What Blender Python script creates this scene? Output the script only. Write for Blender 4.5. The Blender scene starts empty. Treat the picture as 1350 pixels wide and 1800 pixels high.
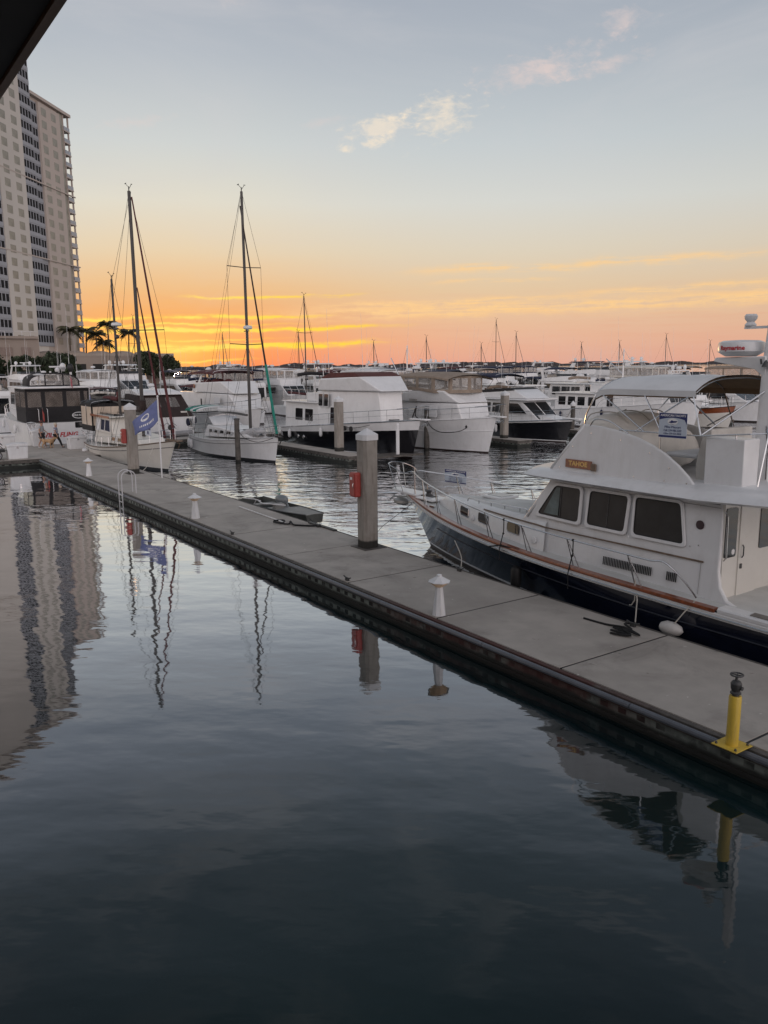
import bpy, bmesh, math, random
from mathutils import Vector, Matrix
random.seed(7)
R=math.radians; SC=bpy.context.scene; COL=SC.collection
# ---------------- camera ----------------
FWD=Vector((-0.8241,0.5664,0)); RGT=Vector((0.5664,0.8241,0)); UP=Vector((0,0,1))
pitch=math.atan((900-641)/1420.0); roll=R(-0.4)
look=FWD*math.cos(pitch)-UP*math.sin(pitch); cup=FWD*math.sin(pitch)+UP*math.cos(pitch)
cr=RGT*math.cos(roll)+cup*math.sin(roll); cu=-RGT*math.sin(roll)+cup*math.cos(roll)
cd=bpy.data.cameras.new('camera'); cam=bpy.data.objects.new('camera',cd); COL.objects.link(cam)
cd.sensor_fit='VERTICAL'; cd.sensor_height=36; cd.lens=28.4; cd.clip_end=20000; cd.clip_start=0.05
M=Matrix((cr,cu,-look)).transposed().to_4x4(); M.translation=Vector((0,0,5.9)); cam.matrix_world=M
SC.camera=cam
SC.view_settings.view_transform='Standard'; SC.view_settings.look='None'; SC.view_settings.exposure=0; SC.view_settings.gamma=1
# azimuth of the setting sun (glow centre, left part of the view)
SUN_AZ=math.atan2(FWD.y,FWD.x)+math.atan(368/1420.0)
SUN_EL=R(2.0)
# ---------------- node expression helper ----------------
class X:
    nt=None
    def __init__(s,sock): s.s=sock
    @staticmethod
    def m(op,*a,clamp=False):
        n=X.nt.nodes.new('ShaderNodeMath'); n.operation=op; n.use_clamp=clamp
        for i,v in enumerate(a):
            if isinstance(v,X): X.nt.links.new(v.s,n.inputs[i])
            else: n.inputs[i].default_value=v
        return X(n.outputs[0])
    def __add__(a,b): return X.m('ADD',a,b)
    __radd__=__add__
    def __sub__(a,b): return X.m('SUBTRACT',a,b)
    def __rsub__(a,b): return X.m('SUBTRACT',b,a)
    def __mul__(a,b): return X.m('MULTIPLY',a,b)
    __rmul__=__mul__
    def __truediv__(a,b): return X.m('DIVIDE',a,b)
    def pw(a,b): return X.m('POWER',a,b)
    def sst(a,lo,hi):
        n=X.nt.nodes.new('ShaderNodeMapRange'); n.interpolation_type='SMOOTHSTEP'
        X.nt.links.new(a.s,n.inputs[0]); n.inputs[1].default_value=lo; n.inputs[2].default_value=hi
        return X(n.outputs[0])
    def gauss(a,c,w):
        t=(a-c)/w; return X.m('EXPONENT',0.0-t*t)
def combine(x,y,z):
    n=X.nt.nodes.new('ShaderNodeCombineXYZ')
    for i,v in enumerate((x,y,z)):
        if isinstance(v,X): X.nt.links.new(v.s,n.inputs[i])
        else: n.inputs[i].default_value=v
    return n.outputs[0]
def noise(vec,scale,detail=4,rough=.55,dist=0):
    n=X.nt.nodes.new('ShaderNodeTexNoise'); X.nt.links.new(vec,n.inputs['Vector'])
    n.inputs['Scale'].default_value=scale; n.inputs['Detail'].default_value=detail; n.inputs['Roughness'].default_value=rough; n.inputs['Distortion'].default_value=dist
    return X(n.outputs['Fac'])
def mixc(f,a,b):
    n=X.nt.nodes.new('ShaderNodeMix'); n.data_type='RGBA'
    if isinstance(f,X): X.nt.links.new(f.s,n.inputs[0])
    else: n.inputs[0].default_value=f
    for i,v in ((6,a),(7,b)):
        if isinstance(v,(tuple,list)): n.inputs[i].default_value=(*v[:3],1)
        else: X.nt.links.new(v,n.inputs[i])
    return n.outputs[2]
def ramp(f,stops,interp='LINEAR'):
    n=X.nt.nodes.new('ShaderNodeValToRGB'); X.nt.links.new(f.s,n.inputs[0]); cr_=n.color_ramp; cr_.interpolation=interp
    while len(cr_.elements)>1: cr_.elements.remove(cr_.elements[-1])
    cr_.elements[0].position=stops[0][0]; cr_.elements[0].color=(*stops[0][1],1)
    for p,c in stops[1:]:
        e=cr_.elements.new(p); e.color=(*c,1)
    return n.outputs[0]
def s2l(r,g,b):
    f=lambda c:(c/255/12.92 if c<=10 else ((c/255+.055)/1.055)**2.4)
    return (f(r),f(g),f(b))
# ---------------- world : dusk sky ----------------
W=bpy.data.worlds.new('World'); SC.world=W; W.use_nodes=True; nt=W.node_tree; nt.nodes.clear(); X.nt=nt
tc=nt.nodes.new('ShaderNodeTexCoord'); sp=nt.nodes.new('ShaderNodeSeparateXYZ'); nt.links.new(tc.outputs['Generated'],sp.inputs[0])
dx,dy,dz=[X(sp.outputs[i]) for i in range(3)]
az0=math.atan2(FWD.y,FWD.x); c0,s0=math.cos(az0),math.sin(az0)
fx=dx*c0+dy*s0; rx=dx*s0-dy*c0            # forward / right of the view
u=X.m('ARCTAN2',rx,fx); el=X.m('ARCSINE',X.m('MINIMUM',X.m('MAXIMUM',dz,-1.0),1.0))
e1=X.m('MAXIMUM',el,0.0)/1.5708
def st(deg,*rgb): return (deg/90.0,s2l(*rgb))
west_mid=ramp(e1,[st(0,223,168,148),st(1.6,228,179,152),st(3.2,228,190,158),st(5,225,198,164),st(7.5,219,208,188),st(10.5,212,213,208),st(14,196,203,206),st(19,174,182,191),st(25,156,164,178),st(34,128,138,150),st(50,102,113,124),st(90,98,107,118)])
west_sun=ramp(e1,[st(0,244,124,74),st(1.2,242,142,78),st(3,236,160,92),st(5,231,184,130),st(7.5,226,206,174),st(10.5,221,217,202),st(14,204,209,208),st(19,181,188,196),st(25,160,168,181),st(34,128,138,150),st(50,102,113,124),st(90,98,107,118)])
east=ramp(e1,[st(0,214,200,200),st(8,232,216,212),st(18,226,214,212),st(32,196,192,196),st(55,148,148,156),st(90,112,118,130)])
us=-math.atan(368/1420.0)
nearsun=u.gauss(us,.23)
col=mixc(nearsun,west_mid,west_sun)
# right of view slightly greyer
col=mixc(u.sst(.1,.6)*.35,col,ramp(e1,[st(0,212,148,128),st(3,214,168,140),st(6,204,182,160),st(10,190,190,184),st(18,160,168,178),st(30,136,144,158),st(50,112,120,136),st(90,104,112,126)]))
# clouds ------------------------------------------------
vec_st=combine(u*6.0,el*90.0,0.0); vec_pf=combine(u*9.0,el*16.0,0.0); vec_f=combine(u*30.0,el*60.0,0.0)
nst=noise(vec_st,1.6,6,.62,.3); npf=noise(vec_pf,2.2,7,.62,.6); nfi=noise(vec_f,2.0,5,.65,.4)
tilt=el-(u+.25)*.022     # streaks rise slightly to the right
wob=(noise(combine(u*7.0,el*9.0,0.0),1.5,5,.62)-.5)*.018
def band(c,w,u0,u1,soft=.08):
    return (tilt+wob).gauss(c,w)*u.sst(u0-soft,u0+soft)*(1.0-u.sst(u1-soft,u1+soft))
tex=(nst*1.0+nfi*.35-.22).sst(.28,.58)
yel=band(.0405,.0020,-.42,-.02,.08)*1.3+band(.0215,.0030,-.30,-.03,.06)*1.4+band(.0555,.0017,-.42,-.08,.08)*1.0+band(.0470,.0012,-.40,-.12,.06)*.7+band(.0300,.0010,-.35,-.12,.05)*.45+band(.0060,.0012,-.28,-.17,.04)*.6+band(.0770,.0014,-.22,-.04,.03)*.9
yel=X.m('MINIMUM',yel*(tex*1.3+.10),1.0)
salm=band(.0560,.0080,-.1,.5,.12)*.75+band(.0660,.0030,-.05,.2,.08)*.6+band(.1020,.0045,.05,.42,.05)*.55+band(.0880,.0022,.07,.2,.03)*.45+band(.0700,.0030,.24,.45,.05)*.55
salm=X.m('MINIMUM',salm*(tex*1.5+.0),1.0)
col=mixc(salm,col,s2l(250,206,146))
col=mixc(yel,col,s2l(255,214,70))
# soft dusky under-layer between the streaks
dus=(nst.sst(.45,.7))*el.gauss(.045,.035)*.22
col=mixc(dus,col,s2l(224,158,130))
col=mixc(X.m('MINIMUM',u.gauss(-.27,.085)*el.gauss(.018,.030)*.75,1.0),col,s2l(255,206,104))
col=mixc(yel*u.gauss(-.27,.12)*.6,col,s2l(255,232,120))
def puff(pu,pe,wu,we,lo,hi):
    r=((u-pu)/wu).pw(2.0)
    du=(u-pu)/wu; de=(el-pe-(u-pu)*.18)/we
    r=X.m('SQRT',du*du+de*de)
    return ((1.0-r)*.50+(npf-.5)*1.35+(nfi-.5)*1.15).sst(lo,hi)
p1=puff(.072,.277,.055,.028,.0,.65)*.8+puff(.0,.262,.042,.015,-.08,.5)*.75+puff(-.012,.248,.045,.007,-.05,.5)*.6
p2=puff(.178,.316,.090,.019,-.05,.75)*.72+puff(.255,.316,.050,.012,-.02,.7)*.5+puff(.268,.352,.030,.018,.0,.75)*.5
p3=puff(-.27,.262,.06,.007,.0,.8)*.35+puff(-.155,.385,.03,.010,.0,.8)*.3+puff(-.07,.268,.04,.006,.0,.8)*.25
col=mixc(X.m('MINIMUM',p1,1.0),col,s2l(240,226,206))
col=mixc(X.m('MINIMUM',p2+p3,1.0),col,s2l(226,206,200))
# faint veil of high cloud over the whole sky
veil=(noise(combine(u*2.2,el*7.0,1.7),1.4,6,.6,.8)).sst(.42,.75)*(el.sst(.0,.5)*.34+.10)
col=mixc(veil,col,s2l(206,204,206))
back=(0.0-fx).sst(-.35,.75)
col=mixc(back,col,east)
col=mixc(el.sst(-.02,0.0),s2l(60,58,62),col)
bg=nt.nodes.new('ShaderNodeBackground'); nt.links.new(col,bg.inputs[0]); sg=back*(1.0-el.sst(.45,1.25))*1.15+1.0; nt.links.new(sg.s,bg.inputs[1])
sky=nt.nodes.new('ShaderNodeTexSky'); sky.sky_type='NISHITA'; sky.sun_disc=False; sky.sun_elevation=SUN_EL; sky.sun_rotation=math.pi/2-SUN_AZ
bg2=nt.nodes.new('ShaderNodeBackground'); nt.links.new(sky.outputs[0],bg2.inputs[0]); bg2.inputs[1].default_value=0.004
ad=nt.nodes.new('ShaderNodeAddShader'); nt.links.new(bg.outputs[0],ad.inputs[0]); nt.links.new(bg2.outputs[0],ad.inputs[1])
wo=nt.nodes.new('ShaderNodeOutputWorld'); nt.links.new(ad.outputs[0],wo.inputs[0])
sl=bpy.data.lights.new('sun','SUN'); sl.energy=0.35; sl.angle=R(1.5); sl.color=(1,.55,.25); so=bpy.data.objects.new('sun',sl); COL.objects.link(so)
sd=Vector((math.cos(SUN_AZ)*math.cos(SUN_EL),math.sin(SUN_AZ)*math.cos(SUN_EL),math.sin(SUN_EL))); so.rotation_euler=sd.to_track_quat('Z','Y').to_euler()
# ---------------- materials ----------------
MT={}
def mat(name,c,rough=.5,metal=0,var=.12,vs=3.0,bump=0,bs=20,coat=0,alpha=1,emis=None,dirt=None,dscale=1.2):
    if name in MT: return MT[name]
    m=bpy.data.materials.new(name); m.use_nodes=True; n=m.node_tree; X.nt=n; b=n.nodes['Principled BSDF']
    t=n.nodes.new('ShaderNodeTexCoord'); o=t.outputs['Object']
    f=noise(o,vs,5,.6)
    c2=tuple(max(0,x*(1-var)) for x in c); c3=tuple(min(1,x*(1+var*.6)) for x in c)
    cc=mixc(f.sst(.3,.7),c2,c3)
    if dirt:
        g=noise(o,dscale,7,.68,.5).sst(.50,.74); cc=mixc(g*dirt[3],cc,dirt[:3])
    n.links.new(cc,b.inputs['Base Color'])
    b.inputs['Roughness'].default_value=rough; b.inputs['Metallic'].default_value=metal
    if coat: b.inputs['Coat Weight'].default_value=coat; b.inputs['Coat Roughness'].default_value=.08
    if alpha<1: b.inputs['Alpha'].default_value=alpha
    if bump:
        bn=n.nodes.new('ShaderNodeBump'); bn.inputs['Strength'].default_value=bump; bn.inputs['Distance'].default_value=.02
        n.links.new(noise(o,bs,5,.6).s,bn.inputs['Height']); n.links.new(bn.outputs[0],b.inputs['Normal'])
    if emis: b.inputs['Emission Color'].default_value=(*emis[:3],1); b.inputs['Emission Strength'].default_value=emis[3]
    MT[name]=m; return m
white=mat('gelcoat_white',(.74,.745,.75),.28,var=.05,vs=1.2,dirt=(.48,.46,.42,.22),dscale=1.6)
white2=mat('gelcoat_cream',(.70,.68,.63),.32,var=.05,vs=1.0,dirt=(.42,.39,.33,.3),dscale=1.4)
deckm=mat('nonskid_deck',(.60,.60,.58),.65,var=.08,vs=2,bump=.15,bs=120,dirt=(.4,.38,.34,.3))
navy=mat('navy_hull',(.008,.011,.024),.12,var=.2,coat=.6)
blackh=mat('black_hull',(.010,.010,.013),.16,var=.2,coat=.5)
boot=mat('antifoul_paint',(.035,.022,.020),.5,var=.3)
bootblk=mat('boot_stripe_black',(.012,.012,.015),.35)
redstripe=mat('stripe_red',(.20,.03,.03),.35)
teak=mat('varnished_teak',(.24,.062,.020),.28,var=.35,vs=9,coat=.5)
teakdk=mat('weathered_teak',(.17,.12,.085),.6,var=.3,vs=8)
steel=mat('stainless_steel',(.62,.62,.63),.22,metal=1,var=.06)
alu=mat('painted_aluminium',(.55,.55,.56),.4,var=.08)
mastm=mat('mast_aluminium',(.065,.062,.06),.45,metal=.3,var=.12)
glass=mat('dark_cabin_glass',(.012,.013,.015),.06,var=.2,coat=.3)
screen=mat('window_mesh_screen',(.017,.0175,.019),.45,var=.45,vs=2.5)
rubber=mat('black_rubber',(.015,.015,.016),.55)
vinyl=mat('clear_vinyl',(.50,.47,.44),.12,alpha=.26,var=.25,vs=2)
tan=mat('tan_canvas',(.27,.215,.17),.85,var=.15,bump=.3,bs=30)
brownc=mat('dark_brown_canvas',(.030,.018,.016),.8,var=.2,bump=.3,bs=30)
blackc=mat('black_canvas',(.014,.013,.015),.75,var=.25,bump=.3,bs=30)
maroon=mat('maroon_canvas',(.085,.020,.022),.85,var=.2,bump=.3,bs=30)
bluec=mat('navy_canvas',(.015,.020,.050),.85,var=.2,bump=.3,bs=30)
green=mat('green_canvas',(.010,.20,.15),.8,var=.2,bump=.3,bs=30)
whitec=mat('white_canvas',(.68,.69,.70),.75,var=.06,vs=1.4,bump=.35,bs=6,dirt=(.45,.44,.42,.25))
beigec=mat('beige_vinyl_cover',(.60,.575,.53),.6,var=.1,bump=.5,bs=5,dirt=(.3,.27,.22,.3))
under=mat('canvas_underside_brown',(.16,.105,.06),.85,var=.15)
conc=mat('dock_concrete',(.43,.395,.355),.82,var=.13,vs=.9,bump=.25,bs=60,dirt=(.17,.155,.14,.55),dscale=.7)
pilec=mat('pile_concrete',(.30,.275,.245),.8,var=.14,vs=2.2,bump=.3,bs=40,dirt=(.17,.13,.10,.6),dscale=1.5)
pilecap=mat('pile_cap_plastic',(.66,.67,.68),.45,var=.05)
wood=mat('weathered_timber',(.105,.095,.085),.85,var=.35,vs=5,bump=.6,bs=25,dirt=(.022,.020,.019,.85),dscale=2.5)
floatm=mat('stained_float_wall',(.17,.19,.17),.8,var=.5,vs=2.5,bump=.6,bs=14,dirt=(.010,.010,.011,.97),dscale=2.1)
def add_pockets(m):
    n=m.node_tree; X.nt=n; b=n.nodes['Principled BSDF']; t=n.nodes.new('ShaderNodeTexCoord'); sp_=n.nodes.new('ShaderNodeSeparateXYZ'); n.links.new(t.outputs['Object'],sp_.inputs[0])
    x,y,z=[X(sp_.outputs[i]) for i in range(3)]; f=X.m('FRACT',(x+y)/.375); w=f.sst(.08,.14)*(1.0-f.sst(.52,.58))*z.sst(.185,.20)*(1.0-z.sst(.285,.295))
    old=b.inputs['Base Color'].links[0].from_socket; n.links.new(mixc(w*(noise(t.outputs['Object'],1.7,3,.6).sst(.30,.55)),old,(.006,.006,.006)),b.inputs['Base Color'])
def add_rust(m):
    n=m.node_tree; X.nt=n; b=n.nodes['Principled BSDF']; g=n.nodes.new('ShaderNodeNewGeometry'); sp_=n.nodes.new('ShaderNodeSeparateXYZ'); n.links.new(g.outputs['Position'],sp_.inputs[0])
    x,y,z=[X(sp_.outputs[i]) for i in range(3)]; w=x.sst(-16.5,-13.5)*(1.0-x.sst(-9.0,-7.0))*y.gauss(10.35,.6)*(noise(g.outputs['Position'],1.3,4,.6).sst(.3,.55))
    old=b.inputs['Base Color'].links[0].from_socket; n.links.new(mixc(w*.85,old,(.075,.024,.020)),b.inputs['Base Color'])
def add_wet_shade_band(m,zt=.20):
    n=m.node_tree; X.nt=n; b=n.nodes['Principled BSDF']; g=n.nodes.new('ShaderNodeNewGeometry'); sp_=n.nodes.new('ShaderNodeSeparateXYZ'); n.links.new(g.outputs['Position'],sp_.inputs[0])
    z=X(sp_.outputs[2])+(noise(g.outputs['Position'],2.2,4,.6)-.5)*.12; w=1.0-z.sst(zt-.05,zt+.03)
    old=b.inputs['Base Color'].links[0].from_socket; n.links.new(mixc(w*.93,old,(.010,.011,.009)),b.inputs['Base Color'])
add_pockets(floatm); add_rust(floatm); add_rust(wood); add_wet_shade_band(floatm,.19); add_wet_shade_band(wood,.15)  # low dock faces: waterline stain plus painted underside shade and dark reflection
pipe=mat('grey_rub_pipe',(.13,.14,.16),.4,var=.15)
dark=mat('near_black',(.012,.011,.011),.7)
yel_=mat('yellow_paint',(.66,.46,.06),.42,var=.1,dirt=(.4,.27,.06,.4),dscale=4)
iron=mat('grey_cast_iron',(.09,.09,.09),.55,metal=.5,var=.3,vs=12)
redp=mat('red_plastic',(.36,.055,.045),.42,var=.12)
wpl=mat('white_plastic',(.70,.71,.72),.4,var=.05,dirt=(.5,.48,.44,.2))
rope=mat('white_rope',(.50,.47,.42),.85,var=.15)
ropeb=mat('black_rope',(.014,.014,.015),.85)
lens=mat('amber_lens',(.62,.47,.34),.3,emis=(1,.55,.22,.04))
flagm=mat('blue_flag_cloth',(.15,.18,.36),.8,var=.15)
signblue=mat('sign_blue',(.020,.032,.14),.4,var=.05)
signpale=mat('sign_pale',(.50,.56,.64),.45,var=.04)
signwhite=mat('sign_white',(.78,.78,.78),.45,var=.03)
gold=mat('gold_leaf',(.75,.48,.16),.35,var=.1)
radome=mat('radome_white',(.66,.67,.68),.3,var=.04)
redtext=mat('red_lettering',(.50,.015,.03),.4)
dktext=mat('dark_lettering',(.03,.03,.05),.5)
skin=mat('skin',(.42,.25,.18),.55)
def add_spots(m):
    n=m.node_tree; X.nt=n; b=n.nodes['Principled BSDF']; g=n.nodes.new('ShaderNodeNewGeometry'); P_=g.outputs['Position']
    old=b.inputs['Base Color'].links[0].from_socket
    sp1=noise(P_,5.5,2,.5).sst(.74,.765); sp2=noise(P_,3.1,3,.6).sst(.70,.75); big=noise(P_,.33,5,.65).sst(.42,.68)
    c=mixc(big*.30,old,(.19,.17,.15)); c=mixc(sp2*.45,c,(.10,.09,.08)); c=mixc(sp1*.7,c,(.62,.60,.56)); n.links.new(c,b.inputs['Base Color'])
add_spots(conc)
def add_stain(m,col,amt,sc=(3.0,3.0,.5)):
    n=m.node_tree; X.nt=n; b=n.nodes['Principled BSDF']; t=n.nodes.new('ShaderNodeTexCoord'); mp=n.nodes.new('ShaderNodeMapping'); n.links.new(t.outputs['Object'],mp.inputs[0]); mp.inputs['Scale'].default_value=sc
    old=b.inputs['Base Color'].links[0].from_socket; w=noise(mp.outputs[0],1.6,5,.65).sst(.48,.72)*amt; n.links.new(mixc(w,old,col),b.inputs['Base Color'])
add_stain(white,(.40,.38,.34),.14); add_stain(pilec,(.13,.10,.08),.6,(5,5,.6)); add_wet_shade_band(pilec,.75); add_stain(wpl,(.42,.39,.34),.3,(6,6,1)); add_stain(yel_,(.30,.20,.06),.4,(8,8,1.5)); add_stain(redp,(.22,.05,.045),.5,(8,8,2))
# ---------------- mesh builder ----------------
class MB:
    def __init__(s): s.v=[];s.f=[];s.mi=[];s.cur=0
    def add(s,vs,fs,m=None):
        k=len(s.v); s.v+= [tuple(v) for v in vs]; m=s.cur if m is None else m
        for f in fs: s.f.append(tuple(i+k for i in f)); s.mi.append(m)
        return s
    def box(s,x0,x1,y0,y1,z0,z1,m=None):
        return s.add([(x0,y0,z0),(x1,y0,z0),(x1,y1,z0),(x0,y1,z0),(x0,y0,z1),(x1,y0,z1),(x1,y1,z1),(x0,y1,z1)],[(0,3,2,1),(4,5,6,7),(0,1,5,4),(1,2,6,5),(2,3,7,6),(3,0,4,7)],m)
    def tube(s,pts,r,seg=6,m=None,r1=None,closed=False):
        P=[Vector(p) for p in pts]; n=len(P)
        if n<2: return s
        prev=None; rings=[]
        for i,p in enumerate(P):
            if closed: t=(P[(i+1)%n]-P[i-1])
            else: t=(P[min(i+1,n-1)]-P[max(i-1,0)])
            t.normalize()
            if prev is None:
                a=Vector((0,0,1)) if abs(t.z)<.9 else Vector((1,0,0)); nrm=t.cross(a).normalized()
            else:
                nrm=(prev-t*prev.dot(t)); nrm=nrm.normalized() if nrm.length>1e-6 else prev
            prev=nrm; b=t.cross(nrm)
            rr=r if r1 is None else r+(r1-r)*i/(n-1)
            rings.append([p+(nrm*math.cos(2*math.pi*k/seg)+b*math.sin(2*math.pi*k/seg))*rr for k in range(seg)])
        vs=[v for g in rings for v in g]; fs=[]
        for i in range(n if closed else n-1):
            j=(i+1)%n
            for k in range(seg): fs.append((i*seg+k,i*seg+(k+1)%seg,j*seg+(k+1)%seg,j*seg+k))
        if not closed: fs+= [tuple(range(seg))[::-1],tuple(range((n-1)*seg,n*seg))]
        return s.add(vs,fs,m)
    def lathe(s,prof,c=(0,0,0),seg=16,m=None,ax='z',rot=0,tilt=None):
        vs=[];fs=[]
        for r,z in prof:
            for k in range(seg):
                a=2*math.pi*k/seg+rot; x,y=r*math.cos(a),r*math.sin(a)
                p=(x,y,z) if ax=='z' else ((z,x,y) if ax=='x' else (x,z,y))
                vs.append((c[0]+p[0],c[1]+p[1],c[2]+p[2]))
        n=len(prof)
        for i in range(n-1):
            for k in range(seg): fs.append((i*seg+k,i*seg+(k+1)%seg,(i+1)*seg+(k+1)%seg,(i+1)*seg+k))
        fs+=[tuple(range(seg))[::-1],tuple(range((n-1)*seg,n*seg))]
        return s.add(vs,fs,m)
    def ball(s,c,r,sx=1,sy=1,sz=1,seg=10,m=None):
        vs=[];fs=[];h=seg//2
        for i in range(1,h):
            a=math.pi*i/h
            for k in range(seg):
                b=2*math.pi*k/seg; vs.append((c[0]+r*sx*math.sin(a)*math.cos(b),c[1]+r*sy*math.sin(a)*math.sin(b),c[2]+r*sz*math.cos(a)))
        vs+=[(c[0],c[1],c[2]+r*sz),(c[0],c[1],c[2]-r*sz)]; t=len(vs)-2
        for i in range(h-2):
            for k in range(seg): fs.append((i*seg+k,(i+1)*seg+k,(i+1)*seg+(k+1)%seg,i*seg+(k+1)%seg))
        for k in range(seg): fs.append((t,k,(k+1)%seg)); fs.append((t+1,(h-2)*seg+(k+1)%seg,(h-2)*seg+k))
        return s.add(vs,fs,m)
    def poly(s,outer,thick,nrm,m=None):   # slab: outline (3d pts) extruded by thick along nrm
        n=Vector(nrm).normalized()*thick; k=len(outer)
        vs=[Vector(p) for p in outer]+[Vector(p)+n for p in outer]
        fs=[tuple(range(k))[::-1],tuple(range(k,2*k))]+[(i,(i+1)%k,k+(i+1)%k,k+i) for i in range(k)]
        return s.add(vs,fs,m)
    def grid(s,rows,m=None,closed=False):
        nr=len(rows);nc=len(rows[0]); vs=[p for r in rows for p in r]; fs=[]
        for i in range(nr-1):
            for j in range(nc if closed else nc-1):
                jj=(j+1)%nc; fs.append((i*nc+j,i*nc+jj,(i+1)*nc+jj,(i+1)*nc+j))
        return s.add(vs,fs,m)
    def build(s,name,mats,parent=None,smooth=35,bevel=0,origin=None,fixn=True,seg=2):
        if not isinstance(mats,(list,tuple)): mats=[mats]
        me=bpy.data.meshes.new(name); o3=Vector(origin) if origin is not None else Vector((0,0,0))
        me.from_pydata([tuple(Vector(v)-o3) for v in s.v],[],s.f)
        for mm in mats: me.materials.append(mm)
        for p,i in zip(me.polygons,s.mi): p.material_index=min(i,len(mats)-1)
        if fixn:
            b=bmesh.new(); b.from_mesh(me); bmesh.ops.recalc_face_normals(b,faces=b.faces); b.to_mesh(me); b.free()
        if smooth:
            me.polygons.foreach_set('use_smooth',[True]*len(me.polygons)); me.set_sharp_from_angle(angle=R(smooth))
        ob=bpy.data.objects.new(name,me); COL.objects.link(ob)
        if parent is not None: ob.parent=parent
        elif origin is not None: ob.location=o3
        if bevel:
            bv=ob.modifiers.new('bevel','BEVEL'); bv.width=bevel; bv.segments=seg; bv.limit_method='ANGLE'; bv.angle_limit=R(35); bv.harden_normals=False
        return ob
def tag(o,label=None,cat=None,group=None,kind=None):
    if label: o['label']=label
    if cat: o['category']=cat
    if group: o['group']=group
    if kind: o['kind']=kind
    return o
def empty(name,loc=(0,0,0),rz=0,label=None,cat=None,group=None):
    e=bpy.data.objects.new(name,None); e.empty_display_size=.3; COL.objects.link(e); e.location=loc; e.rotation_euler=(0,0,rz)
    return tag(e,label,cat,group)
CH={}
def copy_tree(o,parent=None,loc=None,rz=None,label=None,group=None):
    c=o.copy(); COL.objects.link(c)
    if parent is not None: c.parent=parent
    if loc is not None: c.location=loc
    if rz is not None: c.rotation_euler=(0,0,rz)
    if label: c['label']=label
    if group: c['group']=group
    for k in [k for k in list(o.children)]: copy_tree(k,c)
    return c
def rpoly(pts,r,seg=3):
    out=[];n=len(pts)
    for i in range(n):
        p=Vector(pts[i]);a=(Vector(pts[i-1])-p);b=(Vector(pts[(i+1)%n])-p)
        ra=min(r,a.length*.45);rb=min(r,b.length*.45); A=p+a.normalized()*ra;B=p+b.normalized()*rb
        for k in range(seg+1):
            t=k/seg; out.append(tuple((1-t)**2*A+2*t*(1-t)*p+t*t*B))
    return out
def text_mb(mb,txt,size,mtx,extr=.004,m=None,shear=0,sx=1,align='CENTER',bold=0):
    cu_=bpy.data.curves.new('t','FONT'); cu_.body=txt; cu_.size=size; cu_.extrude=extr; cu_.align_x=align; cu_.align_y='CENTER'; cu_.shear=shear; cu_.offset=bold; cu_.resolution_u=2
    ob=bpy.data.objects.new('t',cu_); COL.objects.link(ob); bpy.context.view_layer.update()
    me=bpy.data.meshes.new_from_object(ob.evaluated_get(bpy.context.evaluated_depsgraph_get()))
    mb.add([mtx@Vector((v.co.x*sx,v.co.y,v.co.z)) for v in me.vertices],[tuple(p.vertices) for p in me.polygons],m)
    bpy.data.objects.remove(ob); bpy.data.curves.remove(cu_); bpy.data.meshes.remove(me)
def frame_mtx(o,xd,yd):
    xd=Vector(xd).normalized(); yd=Vector(yd); zd=xd.cross(yd).normalized(); yd=zd.cross(xd)
    m=Matrix((xd,yd,zd)).transposed().to_4x4(); m.translation=Vector(o); return m
# ---------------- water ----------------
def water():
    m=bpy.data.materials.new('harbour_water'); m.use_nodes=True; n=m.node_tree; n.nodes.clear(); X.nt=n
    g=n.nodes.new('ShaderNodeNewGeometry'); s=n.nodes.new('ShaderNodeSeparateXYZ'); n.links.new(g.outputs['Position'],s.inputs[0])
    x,y=X(s.outputs[0]),X(s.outputs[1])
    f=x*FWD.x+y*FWD.y; r=x*RGT.x+y*RGT.y
    open_=y.sst(12.5,19)
    v=combine(f,r*.42,0.0); v2=combine(f*.8+r*.35,r*.5-f*.2,4.0)
    calm=noise(v,.62,2,.5)*.020+noise(v2,1.7,2,.5)*.0060+noise(v,4.2,2,.5)*.0016
    live=noise(v,.9,2,.5,.5)*.11+noise(v2,2.4,2,.5,.3)*.044
    h=calm+open_*live
    bn=n.nodes.new('ShaderNodeBump'); bn.inputs['Strength'].default_value=1; bn.inputs['Distance'].default_value=1; n.links.new(h.s,bn.inputs['Height'])
    gl=n.nodes.new('ShaderNodeBsdfGlossy'); gl.inputs['Roughness'].default_value=.03; gl.inputs['Color'].default_value=(.97,.98,1,1); n.links.new(bn.outputs[0],gl.inputs['Normal'])
    df=n.nodes.new('ShaderNodeBsdfDiffuse'); n.links.new(mixc(noise(combine(x,y,0.0),.12,3,.6).sst(.35,.7),(.004,.013,.015),(.010,.027,.028)),df.inputs[0])
    lw=n.nodes.new('ShaderNodeLayerWeight'); lw.inputs[0].default_value=.5; n.links.new(bn.outputs[0],lw.inputs['Normal'])
    k=ramp(X(lw.outputs['Facing']),[(0,(.02,)*3),(.32,(.034,)*3),(.45,(.092,)*3),(.55,(.23,)*3),(.64,(.40,)*3),(.75,(.76,)*3),(.83,(.90,)*3),(.93,(.93,)*3),(1,(.94,)*3)])
    mx=n.nodes.new('ShaderNodeMixShader'); n.links.new(k,mx.inputs[0]); n.links.new(df.outputs[0],mx.inputs[1]); n.links.new(gl.outputs[0],mx.inputs[2])
    o=n.nodes.new('ShaderNodeOutputMaterial'); n.links.new(mx.outputs[0],o.inputs[0])
    mb=MB(); mb.add([(-9000,-6000,0),(400,-6000,0),(400,9000,0),(-9000,9000,0)],[(0,1,2,3)])
    tag(mb.build('water',m,smooth=0,fixn=False),kind='structure')
water()
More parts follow.
